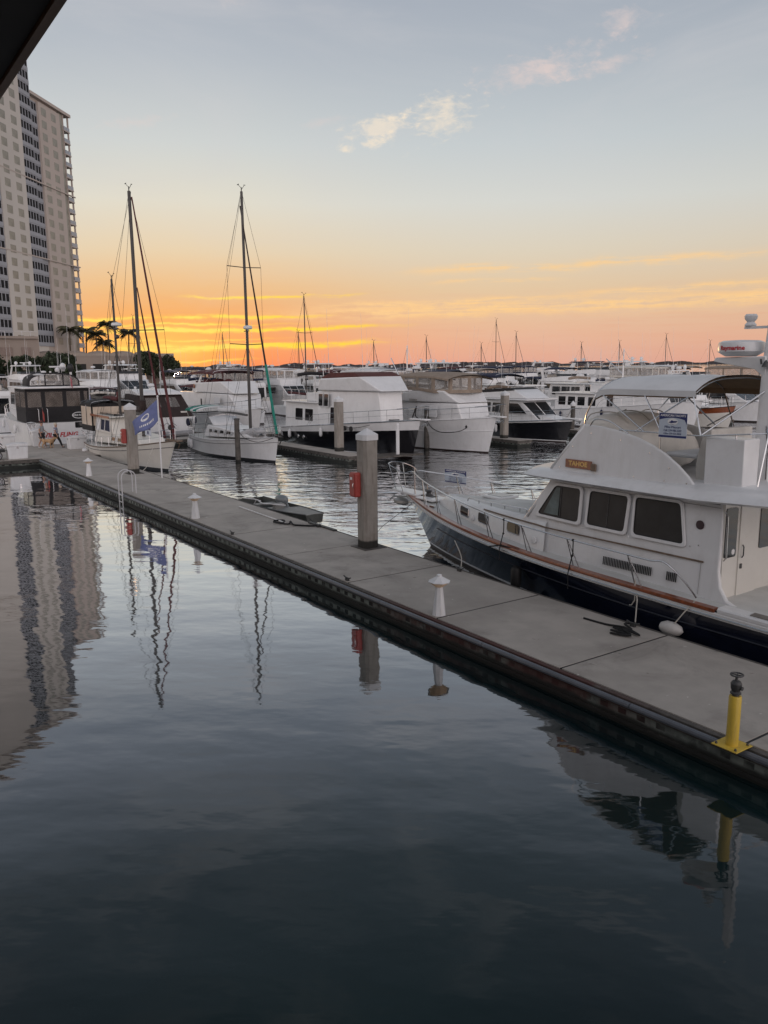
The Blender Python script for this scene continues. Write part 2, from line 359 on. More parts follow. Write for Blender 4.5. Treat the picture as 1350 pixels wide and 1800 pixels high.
# ---------------- far shore ----------------
def ridge(name,s,n0,n1,h0,h1,matx,step=9,depth=40,seed=1,gap=None):
    rnd=random.Random(seed); top=[];k=int((n1-n0)/step)
    hs=[];a=.5
    for i in range(k+1):
        a=min(1,max(0,a+rnd.uniform(-.22,.22))); hs.append(h0+(h1-h0)*a+rnd.uniform(-.6,.6))
    rows=[[(s+depth/2,n0+i*step,-.5) for i in range(k+1)],[(s+depth*.4,n0+i*step,hs[i]*.55) for i in range(k+1)],[(s,n0+i*step,hs[i]) for i in range(k+1)],[(s-depth/2,n0+i*step,hs[i]*.8) for i in range(k+1)],[(s-depth/2,n0+i*step,-.5) for i in range(k+1)]]
    mb=MB(); mb.grid(rows); return mb.build(name,matx,smooth=0)
fol=mat('shore_foliage_haze_tint',(.048,.040,.040),.95,var=.4,vs=.05)  # distance haze mixed into the foliage colour
tag(ridge('far_shore',-1500,-300,3600,4,11,fol,3.5,60,4),kind='structure')
# ---------------- land under the tower ----------------
landm=mat('land_ground',(.12,.11,.09),.9)
mb=MB(); mb.box(-900,-186,-400,92,-1,1.2); tag(mb.build('ground',landm),kind='structure')
seaw=mat('seawall_concrete',(.24,.21,.18),.85)
# ---------------- docks ----------------
def dock(name,label,x0,x1,y0,y1,along,joints,detail=True):
    """floating concrete dock, rectangle in plan; along = 'x' or 'y'"""
    root=empty(name,((x0+x1)/2,(y0+y1)/2,0),label=label,cat='dock'); o=root.location
    g=.024
    js=[a for a in joints]
    for a,b in zip(js[:-1],js[1:]):
        mb=MB(); dz=random.uniform(-.004,.004)
        if along=='x': mb.box(a+g,b-g,y0+.14,y1-.12,.28,.5+dz)
        else: mb.box(x0+.14,x1-.12,a+g,b-g,.28,.5+dz)
        mb.build('deck_slab',conc,root,origin=o,bevel=.012 if detail else 0,smooth=30)
    if detail:
        for a in js[1:-1]:
            mb=MB(); mb.box(a-g+.004,a+g-.004,y0+.15,y1-.13,.30,.492); mb.build('gap_shade_strip',rubber,root,origin=o,smooth=0)  # black strips added in the slab gaps to deepen their shade
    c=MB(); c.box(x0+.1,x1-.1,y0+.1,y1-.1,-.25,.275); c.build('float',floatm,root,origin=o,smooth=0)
    w=MB(); w.box(x0,x1,y0+.02,y0+.13,.30,.485); w.box(x0,x1,y1-.11,y1-.01,.30,.485)
    w.box(x0+.0,x0+.11,y0+.13,y1-.11,.30,.484); w.box(x1-.11,x1,y0+.13,y1-.11,.30,.484)
    w.build('edge_timber',wood,root,origin=o,bevel=.01 if detail else 0,smooth=0)
    p=MB()
    if detail:
        for yy in (y0-.03,):
            q=x0+.3
            while q<x1-.1:
                e=min(q+3.58,x1-.05); p.tube([(q,yy,.415),(e,yy,.415)],.052,10); q+=3.6
        p.tube([(x0+.3,y1+.03,.415),(x1-.1,y1+.03,.415)],.045,8)
        p.build('rub_rail',pipe,root,origin=o)
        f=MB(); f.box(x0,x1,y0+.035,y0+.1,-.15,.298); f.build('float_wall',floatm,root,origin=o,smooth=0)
        f=MB(); f.box(x0,x1,y0-.0,y0+.034,.055,.115); f.build('lower_board',wood,root,origin=o,smooth=0)
    return root
J=[-9.6+3.6*k for k in range(-11,6)]; J=[-51.4]+[j for j in J if j>-50]
dock('floating_dock','long grey concrete floating dock running diagonally from lower right to the far left',-51.4,8.4,10.3,13.62,'x',J)
Jy=[-24+3.6*k for k in range(12)]
dock('walkway_dock','wide concrete pier crossing behind the long dock where the couple walk',-60.6,-51.42,-24.,15.6,'y',Jy,False)
dock('main_pier','narrow concrete pier hidden behind the sterns of the middle row of boats',-60.6,-58.5,15.62,118,'y',[15.62+3.66*k for k in range(29)],False)
for i,(yy,lb,ex) in enumerate([(26.3,'narrow finger dock beside the dark hulled yacht',-41.0),(41.2,'narrow finger dock between the white trawler and the small dark cruiser',-42.),(51.3,'narrow finger dock in the open water right of the small dark cruiser',-45.5),(71.0,'narrow finger dock beside the old wooden cruiser',-45),(86,'narrow finger dock farthest right in the middle row',-45)]):
    r_=dock('finger_dock',lb,-58.48,ex,yy-.75,yy+.75,'x',[-58.48,-54.8,-51.2,-47.6,ex],False); r_['group']='finger docks off the pier'
dock('distant_pier','long low pier between the far rows of moored boats',-108.6,-106.2,18,190,'y',[18+6*k for k in range(29)],False)
# ---------------- piles ----------------
def conc_pile(s,n,top,size,label,box=None,cap=True,z0=-1.2):
    root=empty('concrete_pile',(s,n,0),label=label,cat='pile',group='concrete dock piles'); h=size/2;c=size*.16
    oct_=[(h-c,-h),(h,-h+c),(h,h-c),(h-c,h),(-h+c,h),(-h,h-c),(-h,-h+c),(-h+c,-h)]
    mb=MB(); mb.poly([(x,y,z0) for x,y in oct_],top-.25-z0,(0,0,1)); mb.build('shaft',pilec,root,smooth=0,bevel=.008)
    k=1.09; kb=MB(); vs=[(x*k,y*k,z) for z in (top-.33,top-.17) for x,y in oct_]+[(0,0,top+.02)]
    fs=[tuple(range(8))[::-1]]+[(i,(i+1)%8,8+(i+1)%8,8+i) for i in range(8)]+[(8+i,8+(i+1)%8,16) for i in range(8)]
    kb.add(vs,fs); kb.build('cap',pilecap,root,smooth=20)
    if s>-45 and n<14:
        fr=MB(); fr.box(-h-.16,h+.16,-h-.12,h+.16,.497,.512); fr.build('pile_collar',wood,root,smooth=0)
    return root
def ext_box(s,n,z,label):
    root=empty('extinguisher_box',(s,n,z),label=label,cat='extinguisher cabinet',group='red extinguisher boxes on piles')
    mb=MB(); mb.box(-.16,.16,-.22,0,0,.74); mb.build('cabinet',redp,root,bevel=.05,smooth=40,seg=3)
    mb=MB(); mb.box(-.13,.13,-.235,-.222,.05,.69); mb.build('door',redp,root,bevel=.006)
    mb=MB(); mb.box(-.08,.03,-.243,-.236,.52,.60); mb.build('notice_sticker',signwhite,root,smooth=0)
    mb=MB(); mb.tube([(.09,-.24,.3),(.09,-.262,.32),(.09,-.262,.40),(.09,-.24,.42)],.01); mb.build('latch',steel,root)
    return root
conc_pile(-19.85,13.05,4.06,.5,'tall concrete pile with white pyramid cap in the middle of the near dock')
ext_box(-19.95,12.80,2.05,'red extinguisher box on the big concrete pile in the middle')
conc_pile(-41.2,12.75,4.08,.5,'concrete pile with white pyramid cap beside the blue flag')
ext_box(-41.3,12.50,2.05,'red extinguisher box on the pile left of the blue flag')
conc_pile(-43.9,26.75,3.95,.5,'concrete pile with white cap in front of the dark hulled yacht',z0=-1)
conc_pile(-44.2,41.2,3.95,.52,'square concrete pile between the white trawler and small dark cruiser')
conc_pile(-59.9,56.,3.9,.5,'concrete pile with a red box standing right of the small dark cruiser')
ext_box(-59.6,55.74,2.0,'red extinguisher box on the far pile right of the small dark cruiser')
conc_pile(-53.0,71.2,3.9,.55,'concrete pile seen through the bimini frame of the near yacht')
conc_pile(-47.5,86.2,3.9,.5,'concrete pile right of the radar mast base, farthest right')
def wood_pile(s,n,top,r,label,cap=False):
    root=empty('timber_pile',(s,n,0),label=label,cat='pile',group='round mooring piles')
    mb=MB(); pts=[(random.uniform(-.01,.01),random.uniform(-.01,.01),z) for z in [-1.2+i*(top+1.2)/6 for i in range(7)]]
    mb.tube(pts,r*1.05,12,r1=r*.92); mb.build('shaft',wood,root)
    if cap: mb=MB(); mb.lathe([(r*1.12,top-.18),(r*1.12,top-.02),(.03,top+.24)],seg=12); mb.build('cap',pilecap,root)
    else:
        mb=MB(); mb.lathe([(r*1.1,top-.10),(r*1.1,top),(.02,top+.03)],seg=12); mb.build('band',iron,root)
for a in [(-46.4,20.9,2.7,.17,'dark timber mooring pile in front of the white sloop',False),(-45.1,34.7,2.85,.19,'dark timber mooring pile in front of the white trawler hull',False),
          (-46.7,51.2,2.6,.2,'timber pile with white cap right of the small dark cruiser',True),(-83,14.4,2.9,.3,'right one of two capped timber piles at the left edge',True),(-83.4,12.2,3.1,.3,'left one of two capped timber piles at the left edge',True),
          (-47,66.2,2.4,.18,'thin timber pile standing by the bow of the long white trawler',False)]: wood_pile(*a)
# plastic pole guide and its low rail beside dark yacht
mb=MB(); mb.tube([(-41.2,29.4,.35),(-41.2,29.4,2.2)],.11,10); mb.ball((-41.2,29.4,2.2),.11); tag(mb.build('guide_post',wpl,origin=(-41.2,29.4,0)),'white plastic guide post against the dark yacht bow','guide post')
mb=MB(); mb.box(-42.4,-40.9,26.0,31.2,.22,.32); tag(mb.build('fender_beam',wood,origin=(-41.6,28.6,0)),'low timber beam afloat before the dark yacht bow','beam')
# ---------------- dock pedestals lights ----------------
def dock_light(s,n,label):
    root=empty('dock_light',(s,n,.5),label=label,cat='dock light',group='white pedestal lights along the dock edge')
    mb=MB(); mb.lathe([(.155,0),(.15,.02),(.085,.62),(.085,.64)],seg=8,rot=math.pi/8); mb.build('pedestal',wpl,root,smooth=20)
    mb=MB(); mb.lathe([(.10,.64),(.12,.66),(.205,.725),(.205,.745)],seg=8,rot=math.pi/8); mb.build('lamp_lens',lens,root,smooth=20)
    mb=MB(); mb.lathe([(.245,.745),(.25,.76),(.07,.86),(.06,.87),(.06,.90),(.045,.91)],seg=8,rot=math.pi/8); mb.build('lamp_hood',wpl,root,smooth=20)
    return root
for s,l in [(-13.35,'nearest white pedestal light on the dock edge'),(-27.45,'second nearest white pedestal light, left of the dinghy'),(-41.6,'third white pedestal light, just left of the flag pole pile')]: dock_light(s,10.62,l)
# ---------------- yellow standpipe ----------------
root=empty('standpipe',(-6.08,10.2,.5),label='yellow standpipe with a grey hand valve on the near dock edge',cat='standpipe')
mb=MB(); mb.box(-.20,.20,-.20,.20,.0,.014); mb.build('base_plate',yel_,root,bevel=.004)
for bx_,by_ in ((-.15,-.15),(.15,-.15),(.15,.15),(-.15,.15)):
    mb=MB(); mb.lathe([(.02,.014),(.02,.03),(.012,.045)],(bx_,by_,0),6); mb.build('anchor_bolt',iron,root,smooth=0)
mb=MB(); mb.lathe([(.086,.014),(.086,.74),(.078,.755)],seg=24); mb.build('pipe',yel_,root)
V_=-.065; mb=MB(); mb.lathe([(r_,z_+V_) for r_,z_ in [(.05,.82),(.05,.84),(.075,.85),(.075,.87),(.055,.89),(.072,.93),(.078,1.0),(.06,1.03),(.05,1.04),(.022,1.05),(.016,1.13)]],seg=16); mb.tube([(.05,0,.95+V_),(.10,0,.95+V_)],.03,8); v=mb.build('valve',iron,root)
mb=MB(); mb.tube([(.085*math.cos(a),.085*math.sin(a),1.13+V_) for a in [2*math.pi*k/18 for k in range(18)]],.012,6,closed=True)
for k in range(4): a=k*math.pi/2+.3; mb.tube([(0,0,1.128+V_),(.085*math.cos(a),.085*math.sin(a),1.13+V_)],.009,5)
mb.build('handwheel',iron,v)
# ---------------- ladder ----------------
root=empty('dock_ladder',(-34.8,10.3,.5),label='stainless swim ladder with two arched handrails on the dock edge',cat='ladder')
for sx in (-.24,.24):
    mb=MB(); arc=[(sx,.45,0),(sx,.45,.72)]+[(sx,.15+.30*math.cos(a),.72+.28*math.sin(a)) for a in [math.pi*k/8 for k in range(1,8)]]+[(sx,-.15,.72),(sx,-.15,-.9)]
    mb.tube(arc,.026,8); mb.build('handrail',alu,root)
mb=MB()
for z in (-.05,-.35,-.65): mb.tube([(-.24,-.15,z),(.24,-.15,z)],.022,6)
mb.build('rung',alu,root)
# ---------------- flag on pole ----------------
root=empty('flag_pole',(-38.7,13.35,.5),label='thin white pole flying a blue flag with a white oval emblem',cat='flag pole')
mb=MB(); mb.tube([(0,0,-.6),(0,0,3.95)],.035,8); mb.ball((0,0,3.97),.05); mb.build('pole',wpl,root)
L_,H_=1.72,1.0
def fp(u,v):   # u along fly, v down from the head
    a=-.55*u-.3*u*u; wv=.11*math.sin(u*9+v*2.5)*u
    dirx=(-.77,-.64)
    sx=u*L_*.84; z=3.84-v*H_*(1-.2*u)-u*1.12-.12*math.sin(u*5)*v
    return (dirx[0]*sx+wv*.6,dirx[1]*sx-wv*.8,z)
mb=MB(); N1,N2=18,10; mb.grid([[fp(i/N1,j/N2) for i in range(N1+1)] for j in range(N2+1)]); fl=mb.build('flag_cloth',flagm,root,smooth=60)
sd_=fl.modifiers.new('solid','SOLIDIFY'); sd_.thickness=.006
def fpo(u,v,off=.012):
    p=Vector(fp(u,v)); a=Vector(fp(u+.01,v))-p; b=Vector(fp(u,v+.01))-p; n_=a.cross(b).normalized()
    if n_.dot(Vector((.8,-.55,0)))<0: n_=-n_
    return p+n_*off
mb=MB(); K=20
for (r0,r1,cu_,cv) in [(.15,.11,.52,.34)]:
    rows=[[fpo(cu_+rr*math.cos(2*math.pi*k/K),cv+rr*1.1*math.sin(2*math.pi*k/K)) for k in range(K)] for rr in (r0,.5*(r0+r1),r1)]
    mb.grid(rows,closed=True)
rows=[[fpo(.41+.22*t,.34+.10*math.sin(t*3.1)-w*(1-abs(2*t-1))) for t in [k/10 for k in range(11)]] for w in (-.05,0,.05)]
mb.grid(rows)
for k,(a,b) in enumerate([(.2,.235),(.26,.29),(.31,.35),(.37,.40),(.43,.47),(.5,.54),(.56,.59),(.62,.65),(.68,.71)]):
    mb.grid([[fpo(a,.66),fpo(b,.66)],[fpo(a,.76),fpo(b,.76)]])
e=mb.build('emblem',signwhite,fl,smooth=0,fixn=False); sd_=e.modifiers.new('solid','SOLIDIFY'); sd_.thickness=.004
# ---------------- dock boxes ----------------
def dock_box(s,n,lx,ly,h,label,rz=0):
    root=empty('dock_box',(s,n,.5),rz,label,'dock box','white storage boxes on the docks')
    mb=MB(); x,y=lx/2,ly/2
    mb.add([(-x*.93,-y*.93,0),(x*.93,-y*.93,0),(x*.93,y*.93,0),(-x*.93,y*.93,0),(-x,-y,h*.78),(x,-y,h*.78),(x,y,h*.78),(-x,y,h*.78)],[(0,3,2,1),(4,5,6,7),(0,1,5,4),(1,2,6,5),(2,3,7,6),(3,0,4,7)])
    mb.build('body',wpl,root,bevel=.03)
    mb=MB(); mb.poly([(-x*1.03,-y*1.04,h*.79),(-x*1.03,-y*1.04,h*.88),(-x*1.03,-y*.3,h),(-x*1.03,y*1.04,h*.97),(-x*1.03,y*1.04,h*.79)],lx*1.03,(1,0,0)); mb.build('lid',wpl,root,bevel=.02)
    mb=MB(); mb.box(x+.002,x+.02,-.06,.06,h*.68,h*.82); mb.box(-.06,.06,-y-.02,-y-.002,h*.68,h*.82); mb.build('latch',steel,root)
dock_box(-52.3,9.25,.8,1.15,.95,'plain white dock box nearest the corner of the wide pier')
dock_box(-60.0,9.7,.9,1.6,.95,'long white dock box at the left edge of the photo')
dock_box(-56.2,13.7,.9,1.15,.9,'white dock box behind the walking woman, by the red lettered stern')
dock_box(-60.0,12.05,1.0,.9,1.2,'tall white dock box left of the man in the grey shirt')
# cart
root=empty('dock_cart',(-52.4,8.0,.5),0,'black dock cart with a pale spoked wheel and a coiled hose','cart')
mb=MB(); mb.box(-.45,.45,-1.3,.55,.46,.60); mb.tube([(-.4,.5,.55),(-.4,1.0,.62)],.02); mb.tube([(.4,.5,.55),(.4,1.0,.62)],.02); mb.tube([(-.4,1.0,.62),(.4,1.0,.62)],.02); mb.build('tray',rubber,root,bevel=.02)
mb=MB(); mb.lathe([(.18,-.05),(.26,-.05),(.27,0),(.26,.05),(.18,.05)],(.5,.12,.27),seg=18,ax='x'); wh=mb.build('wheel',rubber,root)
mb=MB(); mb.lathe([(.04,0),(.04,.07)],(.5,.12,.27),seg=12,ax='x')
for k in range(6): a=k*math.pi/3; mb.tube([(.56,.12,.27),(.56,.12+.18*math.cos(a),.27+.18*math.sin(a))],.02,5)
mb.tube([(.56,.12+.18*math.cos(2*math.pi*k/16),.27+.18*math.sin(2*math.pi*k/16)) for k in range(16)],.016,5,closed=True); mb.build('rim',alu,wh)
mb=MB(); mb.tube([(.2+.1*math.cos(a*3),.0+.45*math.cos(a),.65+.35*abs(math.sin(a*.5))+.03*a) for a in [k*.3 for k in range(28)]],.022,6); mb.build('hose',rubber,root)
# ---------------- ropes, cleats ----------------
def cleat(s,n,label,rz=0):
    mb=MB(); mb.box(s-.06,s+.06,n-.03,n+.03,.5,.56); mb.tube([(s-.16,n,.60),(s-.08,n,.575),(s+.08,n,.575),(s+.16,n,.60)],.018,6)
    tag(mb.build('cleat',iron,origin=(s,n,.5)),label,'cleat','iron cleats on the docks')
for s,n,l in [(-16.95,10.5,'small iron cleat on the near edge right of the big pile'),(-24.0,10.5,'small iron cleat on the near edge across from the dinghy'),(-23.4,13.35,'iron cleat with the black dinghy rope'),(-10.35,13.38,'iron cleat by the black rope and the tied white line'),(-16.0,13.4,'iron cleat by the bow of the navy yacht')]: cleat(s,n,l)
def ropething(name,pts,r,m,label,cat='rope'):
    mb=MB(); mb.tube(pts,r,6); c=pts[0]; return tag(mb.build(name,m,origin=(c[0],c[1],c[2])),label,cat)
def squig(cx,cy,z,L,W,k,seed):
    rnd=random.Random(seed); return [(cx+L*(.5-i/k)+W*.55*math.sin(i*1.45)+rnd.uniform(-.03,.03),cy+W*math.cos(i*1.2+.5)*.8+rnd.uniform(-.03,.03),z+rnd.uniform(0,.05)) for i in range(k)]
def smooth_pts(P,n=4):
    out=[]
    for i in range(len(P)-1):
        p0,p1,p2,p3=[Vector(P[min(max(j,0),len(P)-1)]) for j in (i-1,i,i+1,i+2)]
        for k in range(n):
            t=k/n; out.append(tuple(.5*((2*p1)+(-p0+p2)*t+(2*p0-5*p1+4*p2-p3)*t*t+(-p0+3*p1-3*p2+p3)*t**3)))
    out.append(tuple(P[-1])); return out
ropething('dock_rope',smooth_pts([(-10.35,13.4,.56),(-10.5,13.3,.54),(-10.15,13.1,.53),(-10.5,12.95,.53),(-10.05,12.9,.53),(-10.4,12.75,.54),(-9.95,12.8,.54),(-10.3,12.62,.53),(-9.9,12.75,.56),(-10.2,12.9,.58),(-9.85,12.95,.54),(-10.3,13.05,.56),(-10.75,13.0,.52),(-11.3,12.95,.52)]),.022,ropeb,'tangled black rope lying on the dock by the white fender')
ropething('dock_rope',smooth_pts([(-25.2,12.6,.53),(-25.0,12.9,.54),(-24.6,12.65,.54),(-24.9,12.45,.55),(-24.3,12.7,.54),(-24.6,12.95,.56),(-24.1,12.8,.54),(-23.9,12.95,.53),(-23.6,13.2,.53),(-23.4,13.35,.56)]),.03,ropeb,'coiled black rope on the dock beside the dinghy bow')
ropething('boat_hook',[(-28.6,12.85,.53),(-24.6,12.75,.53)],.022,wpl,'long white boat hook pole lying on the dock by the dinghy','boat hook')
ropething('dinghy_line',smooth_pts([(-23.4,13.35,.56),(-24.0,13.6,.5),(-25.3,14.1,.42)]),.018,ropeb,'short black line from the dinghy bow to its cleat')
root=empty('boarding_step',(-23.0,13.45,.5),0,'dark metal dock bracket with a ring near the dinghy bow','bracket')
mb=MB(); mb.box(-1.2,.55,-.03,.10,.005,.05); mb.build('plate',iron,root); mb=MB(); mb.tube([(-.4+.06*math.cos(a),.0,.12+.06*math.sin(a)) for a in [k*math.pi/5 for k in range(10)]],.012,5,closed=True); mb.build('ring',iron,root)
# ---------------- eave of the building the camera stands in ----------------
eavem=mat('dark_brown_soffit',(.030,.024,.020),.7,var=.2); eavet=mat('painted_sunlit_fascia',(.20,.10,.05),.5)  # warm sunlight on the eave edge is put into the fascia colour
root=empty('roof_eave',(-2,-2,7.2),label='dark brown roof eave crossing the top left corner',cat='roof')
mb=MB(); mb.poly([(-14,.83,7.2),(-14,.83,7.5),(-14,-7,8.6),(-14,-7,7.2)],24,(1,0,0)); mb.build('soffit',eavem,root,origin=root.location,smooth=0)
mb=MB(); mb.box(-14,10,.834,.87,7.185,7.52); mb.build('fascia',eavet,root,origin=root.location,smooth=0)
mb=MB(); mb.tube([(-14,.62,7.185),(10,.62,7.185)],.03); mb.build('drip_edge',eavem,root,origin=root.location)
root=empty('raised_shade_building',(-2,-9,0),label='unseen waterside building behind the balcony, made tall to shade the near dock',cat='building')
mb=MB(); mb.box(-26,26,-16,-7.02,-.5,15); mb.build('wall',mat('stucco_wall',(.075,.07,.065),.85),root,origin=root.location,smooth=0)  # unseen wall, raised and widened to shade the near dock and yacht
mb=MB(); mb.box(-14,10,-7.0,-.35,3.9,4.15); mb.build('balcony_floor',conc,root,origin=root.location,smooth=0)
# ---------------- tower ----------------
def tower():
    C=Vector((-252.8,64.72,0)); F=Vector((-.7648,.6443,0)); N=Vector((.6443,.7648,0))
    if N.dot(-C)<0: N=-N     # towards the camera
    root=empty('apartment_tower',(C.x,C.y,1.2),label='tall beige apartment tower with stacked dark loggias at the left edge',cat='building'); O=root.location
    wallm=mat('tower_cream_wall',(.60,.56,.51),.8,var=.06,vs=.05); wallp=mat('tower_pink_wall',(.52,.45,.40),.8,var=.06,vs=.05); grey=mat('tower_grey_panel',(.36,.37,.40),.7)
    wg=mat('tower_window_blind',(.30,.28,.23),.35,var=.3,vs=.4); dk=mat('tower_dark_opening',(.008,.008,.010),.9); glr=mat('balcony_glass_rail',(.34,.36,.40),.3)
    def P(a,d,z): return tuple(C+F*a+N*d+Vector((0,0,z))-O)
    def bx(mb,a0,a1,d0,d1,z0,z1,m=None):
        mb.add([P(a0,d0,z0),P(a1,d0,z0),P(a1,d1,z0),P(a0,d1,z0),P(a0,d0,z1),P(a1,d0,z1),P(a1,d1,z1),P(a0,d1,z1)],[(0,3,2,1),(4,5,6,7),(0,1,5,4),(1,2,6,5),(2,3,7,6),(3,0,4,7)],m)
    z0=1.2
    mb=MB(); bx(mb,-60,-18.6,-22,0,z0,92); bx(mb,-36.4,-24.4,-.5,.35,z0,91); mb.build('wall',wallm,root,smooth=0)
    mb=MB(); bx(mb,-18.58,-2.9,-20,-.6,z0,76); bx(mb,-14.5,-2.9,-.58,.15,z0,75.3); mb.build('wall',wallp,root,smooth=0)
    mb=MB(); bx(mb,-18.7,3.3,-20.5,.45,76.02,76.8); mb.build('roof_cornice',wallp,root,smooth=0)
    mb=MB(); bx(mb,-60.5,-18.2,-22.5,.8,92.02,93.2); mb.build('roof_cornice',wallp,root,smooth=0)
    for zb in (54.2,34.6):
        mb=MB(); bx(mb,-60,3.1,.0,.42,zb,zb+.30); mb.build('string_course',wallp,root,smooth=0)
    FH=3.17; nf=23
    # windows
    wins=[];open_=[]
    for k in range(25):
        z=11.5+FH*k
        for a in (-33.2,-27.9): wins.append((a,.352,z+.6))
        if k<20 and z+2.6<75:
            for a in (-11.9,-6.6): wins.append((a,.152,z+.6))
    proto=None
    def winmesh(name,w,h,m):
        b=MB(); 
        vs=[Vector((0,0,0))]
        c=[F*(-w/2),F*(w/2)]
        pts=[tuple(c[0]),tuple(c[1]),tuple(c[1]+Vector((0,0,h))),tuple(c[0]+Vector((0,0,h)))]
        b.poly(pts,.05,N); return b
    wins.sort(key=lambda t:t[0]**2+t[2]**2)
    for i,(a,d,z) in enumerate(wins[:98]):
        if proto is None: proto=winmesh('window',2.5,1.9,wg).build('window',wg,root,smooth=0); o=proto
        else: o=proto.copy(); COL.objects.link(o); o.parent=root
        o.location=Vector(P(a,d,z))
    mb=MB()
    for a,d,z in wins[98:]: bx(mb,a-1.25,a+1.25,d,d+.05,z,z+1.9)
    if wins[98:]: tag(mb.build('window_rest',wg,root,smooth=0),kind='stuff')
    # loggias : one module per storey and column
    def loggia(a0,a1,n,d,ztop):
        w=a1-a0; mb=MB(); z=0.0
        q=lambda a,b,d0,d1,z0_,z1_,m:mb.add([tuple(F*a+N*d0+UP*z0_),tuple(F*b+N*d0+UP*z0_),tuple(F*b+N*d1+UP*z0_),tuple(F*a+N*d1+UP*z0_),tuple(F*a+N*d0+UP*z1_),tuple(F*b+N*d0+UP*z1_),tuple(F*b+N*d1+UP*z1_),tuple(F*a+N*d1+UP*z1_)],[(0,3,2,1),(4,5,6,7),(0,1,5,4),(1,2,6,5),(2,3,7,6),(3,0,4,7)],m)
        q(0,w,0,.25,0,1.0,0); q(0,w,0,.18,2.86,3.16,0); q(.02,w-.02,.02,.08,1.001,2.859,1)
        for j in range(n+1): q(max(0,w*(j-.08)/n),min(w,w*(j+.08)/n),.09,.18,1.001,2.859,0)
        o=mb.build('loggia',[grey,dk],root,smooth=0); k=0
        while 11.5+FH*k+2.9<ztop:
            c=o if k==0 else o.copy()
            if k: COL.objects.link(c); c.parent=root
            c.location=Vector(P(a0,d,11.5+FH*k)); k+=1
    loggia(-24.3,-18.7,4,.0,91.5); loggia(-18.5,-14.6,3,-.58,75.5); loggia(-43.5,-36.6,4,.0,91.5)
    mb=MB(); bx(mb,-2.85,-.6,-19.8,-.3,z0,75.9); mb.build('balcony_wall',wg,root,smooth=0)
    mb=MB(); q0=P(0,0,0); 
    def q2(a,b,d0,d1,z0_,z1_,m): mb.add([tuple(F*x+N*y+UP*zz) for zz in (z0_,z1_) for x,y in ((a,d0),(b,d0),(b,d1),(a,d1))],[(0,3,2,1),(4,5,6,7),(0,1,5,4),(1,2,6,5),(2,3,7,6),(3,0,4,7)],m)
    q2(-.58,3.0,-14,.1,0,.3,0); q2(-.5,2.9,-.02,.03,.302,1.3,1); q2(2.86,2.92,-13.9,-.05,.302,1.3,1); o=mb.build('balcony',[wallp,glr],root,smooth=0); k=0
    while 11.5+FH*k+2.9<75.9:
        c=o if k==0 else o.copy()
        if k: COL.objects.link(c); c.parent=root
        c.location=Vector(P(0,0,11.5+FH*k)); k+=1
    for a,b,d0,d1 in ((2.5,2.9,-.5,-.1),(-.55,-.2,-.5,-.1),(2.5,2.9,-14,-13.6)):
        mb=MB(); bx(mb,a,b,d0,d1,z0,75.9); mb.build('balcony_post',wallp,root,smooth=0)
    mb=MB(); bx(mb,-24,2,.4,6,z0,9.5); mb.build('podium',wallm,root,smooth=0)
    mb=MB(); bx(mb,-20,-8,6.01,6.15,4.5,9.0); mb.build('lobby_glass',mat('lobby_glass_painted_sun',(.45,.28,.18),.15),root,smooth=0)  # sunlight on the lobby glass painted as a warm base colour
tower()
def block_bldg(name,label,s0,s1,n0,n1,z1,m,feat):
    root=empty(name,((s0+s1)/2,(n0+n1)/2,1.2),label=label,cat='building'); o=root.location
    mb=MB(); mb.box(s0,s1,n0,n1,1.2,z1); mb.build('wall',m,root,origin=o,smooth=0)
    feat(root,o); return root
beige=mat('garage_stucco',(.30,.25,.215),.85,var=.08,vs=.1); beige2=mat('garage_panel',(.24,.185,.16),.85)
def f1(r,o):
    mb=MB(); mb.box(-212.4,-211.4,-2,44.4,12.62,13.2); mb.build('parapet',beige,r,origin=o,smooth=0)
    for a,b,z0,z1 in [(34.8,38.5,8.6,10.6),(40.6,42.6,8.6,10.6),(27,31,8.6,10.6),(34.5,36.6,1.3,6.5),(20,24,8.6,10.6)]:
        mb=MB(); mb.box(-211.99,-211.8,a,b,z0,z1); mb.build('recessed_panel',beige2,r,origin=o,smooth=0)
    mb=MB()
    for k in range(24): mb.box(-211.75,-211.65,-1+k*1.9,-.9+k*1.9,13.2,14.3)
    mb.box(-211.76,-211.64,-2,44.3,14.3,14.38); mb.build('terrace_rail',alu,r,origin=o,smooth=0)
block_bldg('parking_garage','beige parking garage at the foot of the tower',-230,-212,-30,44.6,12.6,beige,f1)
def f2(r,o):
    for k in range(5):
        mb=MB(); y=47+k*6.2; mb.lathe([(3.0,0),(2.6,.35),(1.6,.62),(.2,.75)],(-222,y+2,9.25),seg=14); mb.build('roof_vault',beige,r,origin=o)
    mb=MB(); mb.box(-217.6,-216.9,44.7,80.0,8.5,9.3); mb.build('cornice',mat('low_roof_trim',(.34,.29,.25),.8),r,origin=o,smooth=0)
    for k in range(6):
        mb=MB(); mb.box(-216.98,-216.85,48+k*5.2,51.4+k*5.2,3.2,6.6); mb.build('window',dark,r,origin=o,smooth=0)
block_bldg('low_building','long low beige building with vaulted roof edge behind the palms',-232,-217,44.8,79.8,9.2,beige,f2)
